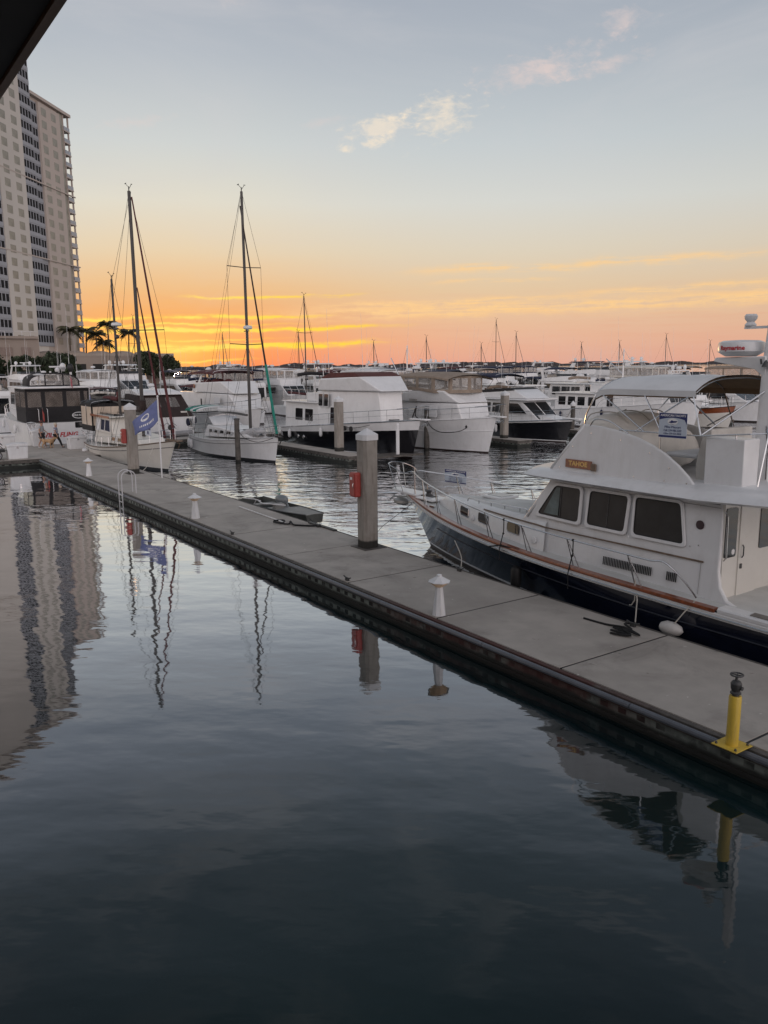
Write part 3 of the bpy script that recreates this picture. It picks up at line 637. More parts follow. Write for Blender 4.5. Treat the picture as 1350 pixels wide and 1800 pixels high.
# foliage
leafm=mat('leaf_dark_green',(.035,.050,.025),.8,var=.5,vs=1.2)
palmf=mat('palm_frond',(.065,.062,.030),.7,var=.4,vs=1); trunkm=mat('palm_trunk',(.11,.085,.065),.9,var=.3,vs=4)
def leafcloud(mb,c,r,n,rnd,sz,sq=(1,1,1)):
    for _ in range(n):
        a=rnd.uniform(0,6.283);h=rnd.uniform(-1,1);q=rnd.random()**.4
        p=Vector((c[0]+r*sq[0]*q*math.sqrt(1-h*h)*math.cos(a),c[1]+r*sq[1]*q*math.sqrt(1-h*h)*math.sin(a),c[2]+r*sq[2]*q*h))
        d1=Vector((rnd.gauss(0,1),rnd.gauss(0,1),rnd.gauss(0,1))).normalized(); d2=d1.orthogonal().normalized(); s_=sz*rnd.uniform(.6,1.3)
        mb.add([p-d1*s_,p+d2*s_*.5,p+d1*s_,p-d2*s_*.5],[(0,1,2,3)])
def tree(name,s,n,h,r,label,seed,cat='tree',dens=900):
    rnd=random.Random(seed); root=empty(name,(s,n,1.0),label=label,cat=cat)
    mb=MB(); mb.tube([(0,0,0),(.2,.1,h*.3),(.1,-.1,h*.7)],.28,8,r1=.12)
    for k in range(5): a=rnd.uniform(0,6.28); mb.tube([(.15,0,h*.35),(r*.5*math.cos(a),r*.5*math.sin(a),h*.65)],.12,6,r1=.04)
    mb.build('trunk',trunkm,root)
    mb=MB()
    for k in range(10):
        a=rnd.uniform(0,6.28);q=rnd.uniform(0,.62)*r
        leafcloud(mb,(q*math.cos(a),q*math.sin(a),h*rnd.uniform(.35,.82)),r*.42,dens//10,rnd,.42,(1,1,.75))
    mb.build('crown',leafm,root,smooth=0,fixn=False)
    return root
k=0
for n_,h_,l in [(27.5,7.4,'bushy dark tree at the left end of the hedge before the garage'),(31.,7.8,'bushy dark tree second from the left before the garage'),(35.,8.0,'bushy dark tree in the middle of the row before the garage'),(39.,8.2,'bushy dark tree third from the right before the garage'),(42.6,8.8,'tallest bushy dark tree before the garage corner'),(46.,8.5,'bushy dark tree at the right end of the row')]:
    k+=1; tree('round_tree',-190-random.uniform(0,3),n_,h_,3.8,l,k,dens=2200)['group']='bushy trees before the garage'
tree('round_tree',-212,72.5,9.6,5.2,'dark round tree at the right end of the low building',21,dens=2200); tree('round_tree',-216,77.5,8.2,4.4,'small dark tree farthest right at the edge of the sunset glow',22,dens=1600)
def palm(s,n,h,label,seed,big=1):
    rnd=random.Random(seed); root=empty('palm_tree',(s,n,1.2),label=label,cat='palm tree',group='coconut palms behind the low building')
    lean=(rnd.uniform(-.6,.6),rnd.uniform(-.6,.6)); pts=[(lean[0]*t*t,lean[1]*t*t,h*t) for t in [i/6 for i in range(7)]]
    mb=MB(); mb.tube(pts,.28,8,r1=.17); mb.build('trunk',trunkm,root)
    top=Vector(pts[-1])
    mb=MB()
    for k in range(22):
        a=2*math.pi*k/22+rnd.uniform(-.15,.15); L=rnd.uniform(3.0,3.9)*big; up=rnd.uniform(-.3,1.75)
        d=Vector((math.cos(a),math.sin(a),0)); P=[]
        for i in range(15):
            t=i/14; P.append(top+d*L*(t*.93)+Vector((0,0,up*L*.55*t-1.05*L*t*t*.72)))
        mb.tube(P,.05,4,r1=.015)
        sd2=d.cross(Vector((0,0,1)))
        for i in range(1,15):
            for j in range(2):
                t=(i+j*.5)/15; q=P[min(i,14)] if j==0 else (P[min(i,14)]+P[i-1])/2; l=1.05*big*math.sin(math.pi*min(.97,t+.12))**.6
                for sg in (-1,1):
                    e=q+sd2*sg*l*.75+d*l*.35+Vector((0,0,-l*.62)); w_=d*.11*big
                    mb.add([q-w_,q+w_,e+w_*.3,e-w_*.3],[(0,1,2,3)])
    mb.build('frond',palmf,root,smooth=0,fixn=False)
    return root
for s,n,h,l,sd3 in [(-239,58.3,15.0,'leftmost palm against the tower base',1),(-241,63.0,14.8,'second palm from the left, right of the tower corner',2),(-236,64.9,13.8,'middle palm of the row with drooping fronds',3),(-243,70.6,17.0,'tallest palm behind the short ketch mast',4),(-238,66.8,11.6,'short bushy palm right of the middle one',6),(-241,75.3,14.6,'rightmost palm beside the sunset glow',5)]: palm(s,n,h,l,sd3)
# ================= boats =================
class Hull:
    def __init__(s,L,B,zs,zb,tran=.86,full=2.1,rake=.07,draft=.45,fine=1.5,wlk=.9,sheerp=1.9,dip=0):
        s.__dict__.update(L=L,B=B,zs=zs,zb=zb,tran=tran,full=full,rake=rake,draft=draft,fine=fine,wlk=wlk,sp=sheerp,dip=dip)
    def half(s,t):
        a=s.tran+(1-s.tran)*math.sin(math.pi/2*min(t/.4,1)); f=1 if t<.42 else max(0,1-((t-.42)/.58)**s.full)
        return s.B/2*a*f
    def hwl(s,t):
        a=s.tran+(1-s.tran)*math.sin(math.pi/2*min(t/.4,1)); f=1 if t<.35 else max(0,1-((t-.35)/.65)**s.fine)
        return s.B/2*a*f*s.wlk
    def z(s,t): return s.zs+(s.zb-s.zs)*t**s.sp-s.dip*math.sin(math.pi*t)
    def pt(s,t,z,side):
        zt=s.z(t); h=max(0,min(1,z/zt)) if z>0 else 0
        if z>=0: y=s.hwl(t)+(s.half(t)-s.hwl(t))*h**1.25
        else: y=s.hwl(t)*(1-.8*(-z/s.draft)**1.6)
        hh=(z+s.draft)/(zt+s.draft)
        x=t*s.L*(1-s.rake*(1-hh)*t**3)
        return (x,side*y,z)
    def sheer(s,t,inset=0,dz=0,side=-1):
        p=s.pt(t,s.z(t),side); y=abs(p[1]); return (p[0]-(inset*.6 if t>.93 else 0),side*max(0,y-inset),p[2]+dz)
    def t_of(s,x): return x/s.L
    def build(s,root,hullm,stripe=None,bottom=None,band=None,bandm=None,o=None,deck=None,bulwark=0,N=26):
        lv=['d1','d0',0,.07,.13]
        mb=MB(); ts=[i/N for i in range(N+1)]; ts=[1-(1-t)**1.25 for t in ts]
        rows=[]
        for t in ts:
            zt=s.z(t); zz=[-s.draft,-s.draft*.4,0.0,.09,.15]; bz=band*zt if band else None
            fr=[.15+(zt-.15)*k/6 for k in range(1,7)]
            if bz: fr=[.15+(bz-.15)*k/4 for k in range(1,5)]+[bz+.02,zt]
            zz+=fr; rows.append(zz)
        nl=len(rows[0]); mi=[1,1,1,2]+[0]*(nl-5)
        if band: mi[-1]=3; mi[-2]=3
        for side in (-1,1):
            g=[[s.pt(t,z,side) for z in rows[i]] for i,t in enumerate(ts)]
            for j in range(nl-1):
                mb.grid([[g[i][j] for i in range(N+1)],[g[i][j+1] for i in range(N+1)]],m=mi[j])
        # transom
        l=[s.pt(0,z,-1) for z in rows[0]]; r=[s.pt(0,z,1) for z in rows[0]]
        for j in range(nl-1): mb.add([l[j],r[j],r[j+1],l[j+1]],[(0,1,2,3)],m=mi[j])
        b_=bmesh.new()
        h=mb.build('hull',[hullm,bottom or boot,stripe or hullm,bandm or hullm],root,smooth=50,origin=o)
        bm=bmesh.new(); bm.from_mesh(h.data); bmesh.ops.remove_doubles(bm,verts=bm.verts,dist=.002); bmesh.ops.recalc_face_normals(bm,faces=bm.faces); bm.to_mesh(h.data); bm.free(); b_.free()
        h.data.set_sharp_from_angle(angle=R(50))
        dk=MB(); dd=-bulwark-.01
        L_=[s.sheer(t,.02,dd,-1) for t in ts]; R_=[s.sheer(t,.02,dd,1) for t in ts]; C_=[((a[0]+b[0])/2,(a[1]+b[1])/2,a[2]+.02*min(2,abs(a[1]-b[1]))) for a,b in zip(L_,R_)]
        dk.grid([L_,C_,R_]); d=dk.build('deck',deck or deckm,root,smooth=50,origin=o)
        return h
    def rail(s,root,t0,t1,h,m=None,r=.016,inset=.08,n=8,mid=False,o=None,both=True,drop=True,name='rail',lean=0,overshoot=0):
        m=m or steel
        for side in ((-1,1) if both else (-1,)):
            mb=MB(); K=22; P=[]
            for i in range(K+1):
                t=t0+(t1-t0)*i/K; p=s.sheer(t,inset-lean,0,side); hz=h*(min(1,i/1.5) if drop else 1)
                P.append((p[0],p[1],p[2]+hz))
            mb.tube(P,r,5)
            if mid: mb.tube([(p[0],p[1],p[2]-h*.5) for p in P[1:]],r*.6,4)
            for i in range(n+1):
                t=t0+(t1-t0)*(i+.25)/(n+.3); p=s.sheer(t,inset,0,side); q=s.sheer(t,inset-lean,h,side); mb.tube([p,q],r*.85,4)
            mb.build(name,m,root,origin=o)
def block(prof,wf,cap=True):
    """closed side profile [(x,z)...] swept across with half width wf(x,z)"""
    mb=MB(); k=len(prof)
    a=[(x,-wf(x,z),z) for x,z in prof]; b=[(x,wf(x,z),z) for x,z in prof]
    mb.add(a+b,[tuple(range(k)),tuple(range(k,2*k))[::-1]]+[(i,(i+1)%k,k+(i+1)%k,k+i) for i in range(k)])
    return mb
def W_(w,z0=0,k=.12,xn=99,kn=0):
    return lambda x,z: max(.05,w-k*(z-z0)-kn*max(0,x-xn)**2)
def win_side(root,pts,wf,m=None,name='window',r=.06,o=None,sides=(-1,1),fr=.035,frm=None):
    for sd in sides:
        P=rpoly([(x,0,z) for x,z in pts],r); cx=sum(p[0] for p in P)/len(P); cz=sum(p[2] for p in P)/len(P)
        mb=MB(); 
        ring=lambda k,off:[(cx+(p[0]-cx)*k,sd*(wf(p[0],p[2])+off),cz+(p[2]-cz)*k) for p in P]
        mb.poly(ring(1,-.01),.022,(0,sd,0),m=0)
        if fr:
            w=max(abs(p[0]-cx) for p in P); kk=1+fr/w
            o1=ring(kk,.010); o2=ring(1.0,.016); K=len(P)
            mb.add(o1+o2+[(a[0],a[1]-sd*.02,a[2]) for a in o1],[(i,(i+1)%K,K+(i+1)%K,K+i) for i in range(K)]+[(i,(i+1)%K,2*K+(i+1)%K,2*K+i) for i in range(K)],m=1)
        mb.build(name,[m or glass,frm or white],root,origin=o,smooth=30)
def win_front(root,P0,P1,wf,ys,m=None,name='windshield',v=(.12,.88),o=None,sgn=1,off=.012):
    """panels across a strip between profile points P0 (low) and P1 (high); ys=[(f0,f1)..] fractions of half width"""
    d=Vector((P1[0]-P0[0],0,P1[1]-P0[1])); n=Vector((d.z,0,-d.x)).normalized()*sgn
    for f0,f1 in ys:
        pts=[]
        for vv,f in ((v[0],f0),(v[0],f1),(v[1],f1),(v[1],f0)):
            x=P0[0]+d.x*vv; z=P0[1]+d.z*vv; pts.append((x,f*wf(x,z),z))
        pts=[tuple(Vector(p)+n*.0) for p in rpoly(pts,.05)]
        mb=MB(); mb.poly([tuple(Vector(p)-n*.005) for p in pts],off+.005,n); mb.build(name,m or glass,root,origin=o,smooth=30)
def canopy(root,x0,x1,w,z,crown,m,name='bimini_top',droop=.12,o=None,skirt=.10,yc=0,und=None):
    nx,ny=10,12; rows=[]
    for i in range(nx+1):
        u=i/nx; x=x0+(x1-x0)*u; e=(abs(2*u-1))**3*droop
        rows.append([(x,yc+w*(2*j/ny-1)*(1+0),z+crown*(1-abs(2*j/ny-1)**2.4)-e) for j in range(ny+1)])
    rows=[[(r[0][0],r[0][1],r[0][2]-skirt)]+r+[(r[-1][0],r[-1][1],r[-1][2]-skirt)] for r in rows]
    mb=MB(); mb.grid(rows,m=0); low=[[(p[0]+.0,p[1]*.995+yc*.005,p[2]-.025) for p in r] for r in rows]; mb.grid(low,m=1)
    return mb.build(name,[m,und or m],root,smooth=60,origin=o,fixn=False)
def bows(root,x0,x1,w,z,crown,base,n=3,o=None,r=.016,m=None,yc=0):
    mb=MB(); xm=(x0+x1)/2
    for i in range(n):
        x=x0+(x1-x0)*(i+.05)/(n-.9) if n>1 else xm
        bx=xm+(x-xm)*.15
        arc=[(x,yc+w*math.cos(a)*(1),z+crown*.9*math.sin(a)**.7) for a in [math.pi*k/8 for k in range(9)]]
        mb.tube([(bx,yc+w*.96,base)]+arc+[(bx,yc-w*.96,base)],r,5)
    mb.build('bimini_frame',m or steel,root,origin=o)
def curtain(root,path,z0,z1,canv,o=None,gap=.09,closed=False,flare=0,clear=None):
    """canvas enclosure along plan path with clear panels"""
    cm=MB();vm=MB(); n=len(path)
    for i in range(n-1 if not closed else n):
        a,b=path[i],path[(i+1)%n]
        za,zb_=(z0(a) if callable(z0) else z0),(z0(b) if callable(z0) else z0)
        ta,tb=(z1(a) if callable(z1) else z1),(z1(b) if callable(z1) else z1)
        q=lambda u,v:(a[0]+(b[0]-a[0])*u,(a[1]+(b[1]-a[1])*u)*(1+flare*(v)),(za+(zb_-za)*u)*(1-v)+(ta+(tb-ta)*u)*v)
        Ln=math.hypot(b[0]-a[0],b[1]-a[1]); g=min(.3,gap/Ln); h=.13; hl=.2
        O=[q(0,0),q(1,0),q(1,1),q(0,1)]; I=[q(g,hl),q(1-g,hl),q(1-g,1-h),q(g,1-h)]
        cm.add(O+I,[(0,1,5,4),(1,2,6,5),(2,3,7,6),(3,0,4,7)]); vm.add(I,[(0,1,2,3)])
    c=cm.build('enclosure_canvas',canv,root,smooth=0,origin=o,fixn=False); s_=c.modifiers.new('s','SOLIDIFY'); s_.thickness=.02
    vv=vm.build('clear_panel',clear or vinyl,root,smooth=0,origin=o,fixn=False); s_=vv.modifiers.new('s','SOLIDIFY'); s_.thickness=.008
def wallring(plan,zb,zt,th=.07,flare=0.0,cen=(0,0)):
    """low coaming wall round a plan outline, open on top"""
    mb=MB(); n=len(plan); f=lambda g,p:(g(p) if callable(g) else g)
    def sc(p,k,add): 
        return ((p[0]-cen[0])*k+cen[0],(p[1]-cen[1])*k+cen[1])
    ko=1+flare
    O0=[(p[0],p[1],f(zb,p)) for p in plan]; O1=[(*sc(p,ko,0),f(zt,p)) for p in plan]
    ins=1-th/ (max(abs(p[1]-cen[1]) for p in plan))
    I1=[(*sc(p,ko*ins,0),f(zt,p)) for p in plan]; I0=[(*sc(p,ins,0),f(zb,p)) for p in plan]
    mb.grid([O0,O1,I1,I0],closed=True); return mb
def radar(root,x,z,r=.32,o=None,y=0,m=None):
    mb=MB(); mb.lathe([(.05,-.12),(.05,-.02),(r*.8,0),(r,.05),(r,.14),(r*.8,.21),(.02,.25)],(x,y,z),16); mb.build('radome',radome,root,origin=o)
def openarray(root,x,z,o=None,w=.75,y=0):
    mb=MB(); mb.lathe([(.16,-.1),(.18,.1),(.08,.2)],(x,y,z),12); mb.box(x-.06,x+.06,y-w,y+w,z+.2,z+.32); mb.build('radar_scanner',radome,root,origin=o,bevel=.02)
def dome(root,x,y,z,r=.2,o=None,m=None):
    mb=MB(); mb.lathe([(r*.6,-.22),(r*.7,-.1),(r,0),(r,.12),(r*.85,.26),(r*.5,.36),(.01,.4)],(x,y,z),14); mb.build('satellite_dome',m or radome,root,origin=o)
def whips(root,lst,o=None):
    for x,y,z,h,lean in lst:
        mb=MB(); mb.tube([(x,y,z),(x-lean*.3,y,z+h*.35)],.020,5); mb.tube([(x-lean*.3,y,z+h*.35),(x-lean,y,z+h)],.011,4,r1=.006); mb.build('antenna',wpl,root,origin=o)
def flag_small(root,x,y,z,m,o=None,h=.9):
    mb=MB(); mb.tube([(x,y,z),(x-.15,y,z+h)],.012,5); f=mb.build('flag_staff',steel,root,origin=o)
    mb=MB(); mb.grid([[(x-.15-.08*i,y+.03*math.sin(i*1.3),z+h-.05-.10*i-.32*j) for i in range(5)] for j in range(3)]); e=mb.build('flag',m,f,smooth=0,origin=o,fixn=False); q=e.modifiers.new('s','SOLIDIFY'); q.thickness=.006
def fender(root,H,t,side,m=None,o=None,drop=.55,l=.62,r=.12):
    p=H.sheer(t,-.12,0,side); mb=MB(); mb.lathe([(.03,0),(r*.8,-.06),(r,-.14),(r,-l+.14),(r*.8,-l+.06),(.03,-l)],(p[0],p[1],p[2]-drop*.4),12); mb.tube([(p[0],p[1]-side*.1,p[2]+.05),(p[0],p[1],p[2]-drop*.4)],.012,4); mb.build('fender',m or wpl,root,origin=o)
def anchor_pulpit(root,H,m=None,o=None,l=.75):
    p=H.sheer(1.0,0,0,1); x=p[0]; z=p[2]
    mb=MB(); mb.box(x-.9,x+l,-.22,.22,z-.02,z+.07); mb.build('bow_pulpit',m or white,root,origin=o,bevel=.03)
    mb=MB(); mb.tube([(x-.2,0,z-.1),(x+l-.05,0,z-.14)],.03,6); mb.tube([(x+l-.35,.22,z-.36),(x+l-.02,0,z-.14),(x+l-.35,-.22,z-.36)],.03,5); mb.build('anchor',steel,root,origin=o)
    # pulpit rail
    hh=.75; mb=MB(); p1=H.sheer(.9,.08,hh,-1);p2=H.sheer(.9,.08,hh,1)
    mb.tube(smooth_pts([p1,H.sheer(.97,.06,hh+.02,-1),(x+l*.7,-.2,z+hh+.1),(x+l+.05,0,z+hh+.12),(x+l*.7,.2,z+hh+.1),H.sheer(.97,.06,hh+.02,1),p2]),.018,5)
    for q in ((x+l*.7,-.2),(x+l*.7,.2)): mb.tube([(q[0]-.2,q[1],z+.05),(q[0],q[1],z+hh+.1)],.015,4)
    mb.build('pulpit_rail',steel,root,origin=o)

def cruiser(name,label,cat,group,n,sx,rz,L,B,zs,zb,hullm=white,band=None,bandm=None,stripe=None,houses=(),fb=None,bim=None,arch=None,mast=None,rail=(.35,.97),extras=None,cockpit=True,pulpit=True,bott=None,**hk):
    """sx = s position of the bow (rz=0) or of the stern (rz=pi)"""
    loc=(sx-L,n,0) if abs(rz)<.1 else (sx,n,0)
    root=empty(name,loc,rz,label,cat,group)
    H=Hull(L,B,zs,zb,**hk); H.build(root,hullm,stripe=stripe,bottom=bott,band=band,bandm=bandm)
    mb=MB()
    for sd in (-1,1): mb.tube([H.sheer(i/20,-.01,-.02,sd) for i in range(21)],.035,5)
    mb.build('rub_strake',steel if hullm is not white else wpl,root)
    if rail: H.rail(root,rail[0],rail[1],.72,n=7,lean=.02,mid=True)
    for t_,sd_ in ((.12,-1),(.45,-1),(.2,1),(.55,1)): fender(root,H,t_,sd_,m=bluec if (int(L*10)+int(n))%3==0 else None)
    mb=MB(); q_=H.sheer(.80,0,0,1); mb.box(q_[0]-.3,q_[0]+.3,-.3,.3,q_[2]+.03,q_[2]+.11); mb.build('deck_hatch',glass,root,bevel=.02)
    rn_=random.Random(int(n*13+L)); top_=max(p[1] for h in houses for p in h['prof']) if houses else zs
    cx_=min(p[0] for p in houses[0]['prof']) if houses else 2
    cv_=[maroon,bluec,blackc,beigec,tan][rn_.randrange(5)]
    mb=MB(); a_=rn_.uniform(.3,.6)*(1 if rn_.random()<.5 else -1)*B*.5
    mb.lathe([(.05,-.38),(.2,-.36),(.24,-.1),(.24,.1),(.2,.36),(.05,.38)],(cx_+.9,a_*.8,top_+.26),12,ax='x'); mb.build('liferaft_canister',wpl,root)
    if cx_>1.0:
        for sd in (-1,1):
            mb=MB(); mb.box(.25,min(cx_-.1,1.1),sd*B*.30-.28,sd*B*.30+.28,zs-.05,zs+.42); mb.build('cockpit_seat',[whitec,beigec,cv_][rn_.randrange(3)],root,bevel=.06)
    mb=MB(); mb.tube([(cx_+2.2,.3,top_-.05),(cx_+2.2,.3,top_+.35)],.03,5); mb.ball((cx_+2.2,.3,top_+.42),.12,seg=8); mb.build('searchlight',wpl,root)
    mb=MB(); mb.tube(smooth_pts([(cx_+1.4,-B*.30,top_+.06),(cx_+1.45,-B*.1,top_+.16),(cx_+1.4,B*.1,top_+.12),(cx_+1.45,B*.30,top_+.05)],3),.13,7); mb.build('rolled_canvas',cv_,root)
    for k_ in range(2):
        hh_=rn_.uniform(1.2,3.2); xx_=cx_+rn_.uniform(.3,3.0); yy_=rn_.choice((-1,1))*B*.28; mb=MB(); mb.tube([(xx_,yy_,top_-.1),(xx_-.1,yy_,top_+hh_)],.012,4); mb.build('antenna',wpl,root)
    if rn_.random()<.45:
        mb=MB(); P_=[(-.35,-B*.36,.75),(-.35,B*.30,.72)]; mb.tube([P_[0],(-.35,0,.70),P_[1]],.22,8); mb.tube([(-.75,-B*.34,.80),(-.78,0,.74),(-.72,B*.28,.80)],.2,8); mb.build('inflatable_tender',mat('tender_grey_rubber',(.30,.30,.31),.6,var=.15),root)
    if len(houses) and L>10.5:
        zz_=max(p[1] for p in houses[0]['prof']); xx_=min(p[0] for p in houses[0]['prof'])
        flag_small(root,.15,H.half(0)*.5,H.zs,[redp,bluec,mat('striped_ensign',(.35,.10,.12),.8,var=.5,vs=14)][int(n*3)%3],h=1.1)
        mb=MB()
        for sd in (-1,1): mb.tube([(xx_+.3,sd*(houses[0]['w']+.02),H.zs+.75),(xx_+3.2,sd*(houses[0]['w']+.02),H.zs+.80)],.014,4)
        mb.build('side_grab_rail',steel,root)
    if pulpit: anchor_pulpit(root,H)
    for h in houses:
        prof=h['prof']; wf=W_(h['w'],prof[0][1],h.get('k',.1),h.get('xn',99),h.get('kn',0))
        c=block(prof,wf).build(h.get('name','cabin'),h.get('m',white),root,bevel=h.get('bev',.06),smooth=30,seg=3)
        for wn in h.get('wins',[]):
            pts=[(wn[0],wn[2]),(wn[1],wn[2]),(wn[1],wn[3]),(wn[0],wn[3])] if not isinstance(wn[0],tuple) else wn
            win_side(c,pts,wf,m=h.get('wm'),frm=h.get('m',white))
        for fr in h.get('front',[]): win_front(c,fr[0],fr[1],wf,fr[2],sgn=fr[3] if len(fr)>3 else 1,m=h.get('wm'))
    if fb:
        x0,x1,w,z,hh=fb['x0'],fb['x1'],fb['w'],fb['z'],fb['h']; m=fb.get('m',white); r0=fb.get('nose',1.0)
        plan=[(x0,-w),(x1-r0,-w),(x1-r0*.35,-w*.82),(x1,-w*.45),(x1,w*.45),(x1-r0*.35,w*.82),(x1-r0,w),(x0,w)]
        plan2=[Vector((p[0],p[1],0)) for p in plan]
        rk=fb.get('rake',.35)
        zt=lambda p:z+hh*(1 if p[0]>x0+.6 else .55)
        mb=wallring(plan,z-.02,zt,flare=-.06 if fb.get('tuck',True) else .0,cen=((x0+x1)/2,0)); mb.build('flybridge',m,root,smooth=30,bevel=.02)
        mb=MB(); mb.box(x1-r0-1.0,x1-r0-.4,-w*.55,w*.55,z,z+hh*1.15); mb.build('helm_console',m,root,bevel=.08)
        mb=MB(); mb.box(x0+.7,x0+1.25,-w*.6,w*.6,z,z+.45); mb.box(x0+.6,x0+.75,-w*.6,w*.6,z+.45,z+.95); mb.build('helm_seat',fb.get('seatm',beigec),root,bevel=.06)
        if fb.get('screen',True):
            pth=[(x0+ (x1-x0)*.45,-w*.93),(x1-r0,-w*.93),(x1-r0*.35,-w*.77),(x1-.1,-w*.42),(x1-.1,w*.42),(x1-r0*.35,w*.77),(x1-r0,w*.93),(x0+(x1-x0)*.45,w*.93)]
            mb=MB(); mb.grid([[(p[0],p[1],z+hh-.02) for p in pth],[(p[0]-.14,p[1]*.95,z+hh+fb.get('sh',.28)) for p in pth]]); e=mb.build('wind_deflector',fb.get('scm',glass),root,smooth=0,fixn=False); q=e.modifiers.new('s','SOLIDIFY'); q.thickness=.01
    if bim:
        canopy(root,bim['x0'],bim['x1'],bim['w'],bim['z'],bim.get('c',.22),bim['m'])
        bows(root,bim['x0']+.15,bim['x1']-.15,bim['w']*.97,bim['z']-.03,bim.get('c',.22),bim['base'],n=bim.get('n',3))
        if bim.get('encl'):
            a,b,w=bim['x0']+.1,bim['x1']-.12,bim['w']*.97
            pth=[(a,-w),(a+(b-a)*.33,-w),(a+(b-a)*.66,-w),(b,-w),(b+.15,-w*.4),(b+.15,w*.4),(b,w),(a+(b-a)*.66,w),(a+(b-a)*.33,w),(a,w)]
            curtain(root,pth,bim['ez'],bim['z'],bim.get('em',bim['m']),closed=True)
    if arch:
        x,w,z0,z1=arch['x'],arch['w'],arch['z0'],arch['z1']; rk=arch.get('rake',.8); mb=MB()
        for sd in (-1,1):
            mb.poly([(x+rk,sd*w,z0),(x+rk-.55,sd*w,z0),(x-.35,sd*w*.9,z1),(x+.15,sd*w*.9,z1)],.09,(0,-sd,0))
        mb.box(x-.38,x+.18,-w*.9,w*.9,z1-.02,z1+.09); mb.build('radar_arch',white,root,bevel=.03)
        radar(root,x-.1,z1+.22,.3,y=arch.get('ry',0))
        if arch.get('dom'): dome(root,x-.1,w*.6,z1+.3,.19); dome(root,x-.1,-w*.6,z1+.3,.19)
    if mast:
        x,z0,z1=mast['x'],mast['z0'],mast['z1']; mb=MB(); mb.tube([(x,0,z0),(x-mast.get('rk',.0),0,z1)],.07,8,r1=.045)
        mb.box(x-mast.get('rk',.0)*.5,x-mast.get('rk',.0)*.5+.5,-.15,.15,(z0+z1)/2-.03,(z0+z1)/2); mb.build('mast',white,root)
        if mast.get('radar',True): radar(root,x+.25,(z0+z1)/2+.13,.27)
        if mast.get('stays'): 
            mb=MB(); mb.tube([(x,0,z1-.1),(x+mast['stays'],0,z0+.2)],.014,4); mb.tube([(x,0,z1-.1),(x-mast['stays']*.7,0,z0+.2)],.014,4)
            mb.tube([(x,0,z0+.5),(x-mast['stays'],0,z1-.9)],.04,6); mb.build('rigging',steel,root)
    if extras: extras(root,H)
    return root,H

# ---------- sailing boats ----------
def sail_rig(root,x,z0,zt,r=.09,spr=(),w=1.2,m=mastm,hull_w=1.7,name='mast',chain=0.0,zd=1.4):
    mb=MB(); mb.tube([(x,0,z0),(x-.02,0,(z0+zt)/2),(x-.08,0,zt)],r,8,r1=r*.8); ms=mb.build(name,m,root)
    mb=MB(); mb.tube([(x-.08,0,zt),(x-.08,0,zt+.25)],.03,5); mb.tube([(x-.08,0,zt+.1),(x+.25,.06,zt+.32)],.018,4); mb.tube([(x+.14,.06,zt+.34),(x+.36,.06,zt+.30)],.02,4); mb.tube([(x-.3,-.1,zt+.42),(x-.08,0,zt+.2)],.014,4); mb.tube([(x-.42,-.1,zt+.44),(x-.22,-.1,zt+.44)],.028,4); mb.build('masthead_gear',rubber,ms)
    for s in spr:
        mb=MB(); mb.tube([(x-.1,-w,s+.06),(x,0,s),(x-.1,w,s+.06)],.028,5); mb.build('spreader',mastm,ms)
    for sd in (-1,1):
        mb=MB(); P=[(x+chain,sd*hull_w,zd)]+[(x-.1,sd*w,s+.05) for s in sorted(spr)]+[(x-.06,sd*.03,zt-.1)]
        mb.tube(P,.010,4); mb.tube([(x+chain-.4,sd*hull_w,zd),(x-.03,sd*.05,(sorted(spr)[0] if spr else zt*.6)-.15)],.009,4)
        mb.tube([(x+chain+.35,sd*hull_w,zd),(x-.03,sd*.05,(sorted(spr)[0] if spr else zt*.6)-.1)],.009,4); mb.build('shroud',rubber,root)
    return ms
def lifelines(root,H,t0,t1,n=9,h=.62):
    for sd in (-1,1):
        mb=MB()
        for i in range(n+1):
            t=t0+(t1-t0)*i/n; mb.tube([H.sheer(t,.07,0,sd),H.sheer(t,.07,h,sd)],.013,4)
        for k in (1,.5): mb.tube([H.sheer(t0+(t1-t0)*i/20,.07,h*k,sd) for i in range(21)],.007,4)
        mb.build('lifeline',steel,root)
def pulpit(root,H,t0=.92,h=.65,bow=True):
    mb=MB()
    if bow: A=[H.sheer(t0,.06,h,-1),H.sheer(.975,.04,h+.03,-1),(H.L+.05,0,H.zb+h+.05),H.sheer(.975,.04,h+.03,1),H.sheer(t0,.06,h,1)]
    else: A=[H.sheer(.1,.06,h,-1),H.sheer(.0,.06,h,-1),(0.02,0,H.zs+h),H.sheer(.0,.06,h,1),H.sheer(.1,.06,h,1)]
    mb.tube(smooth_pts(A,3),.016,5); mb.tube([(p[0],p[1],p[2]-h*.45) for p in smooth_pts(A,3)],.012,5)
    for p in A: mb.tube([p,(p[0],p[1],p[2]-h)],.014,4)
    mb.build('pulpit_rail' if bow else 'stern_rail',steel,root)

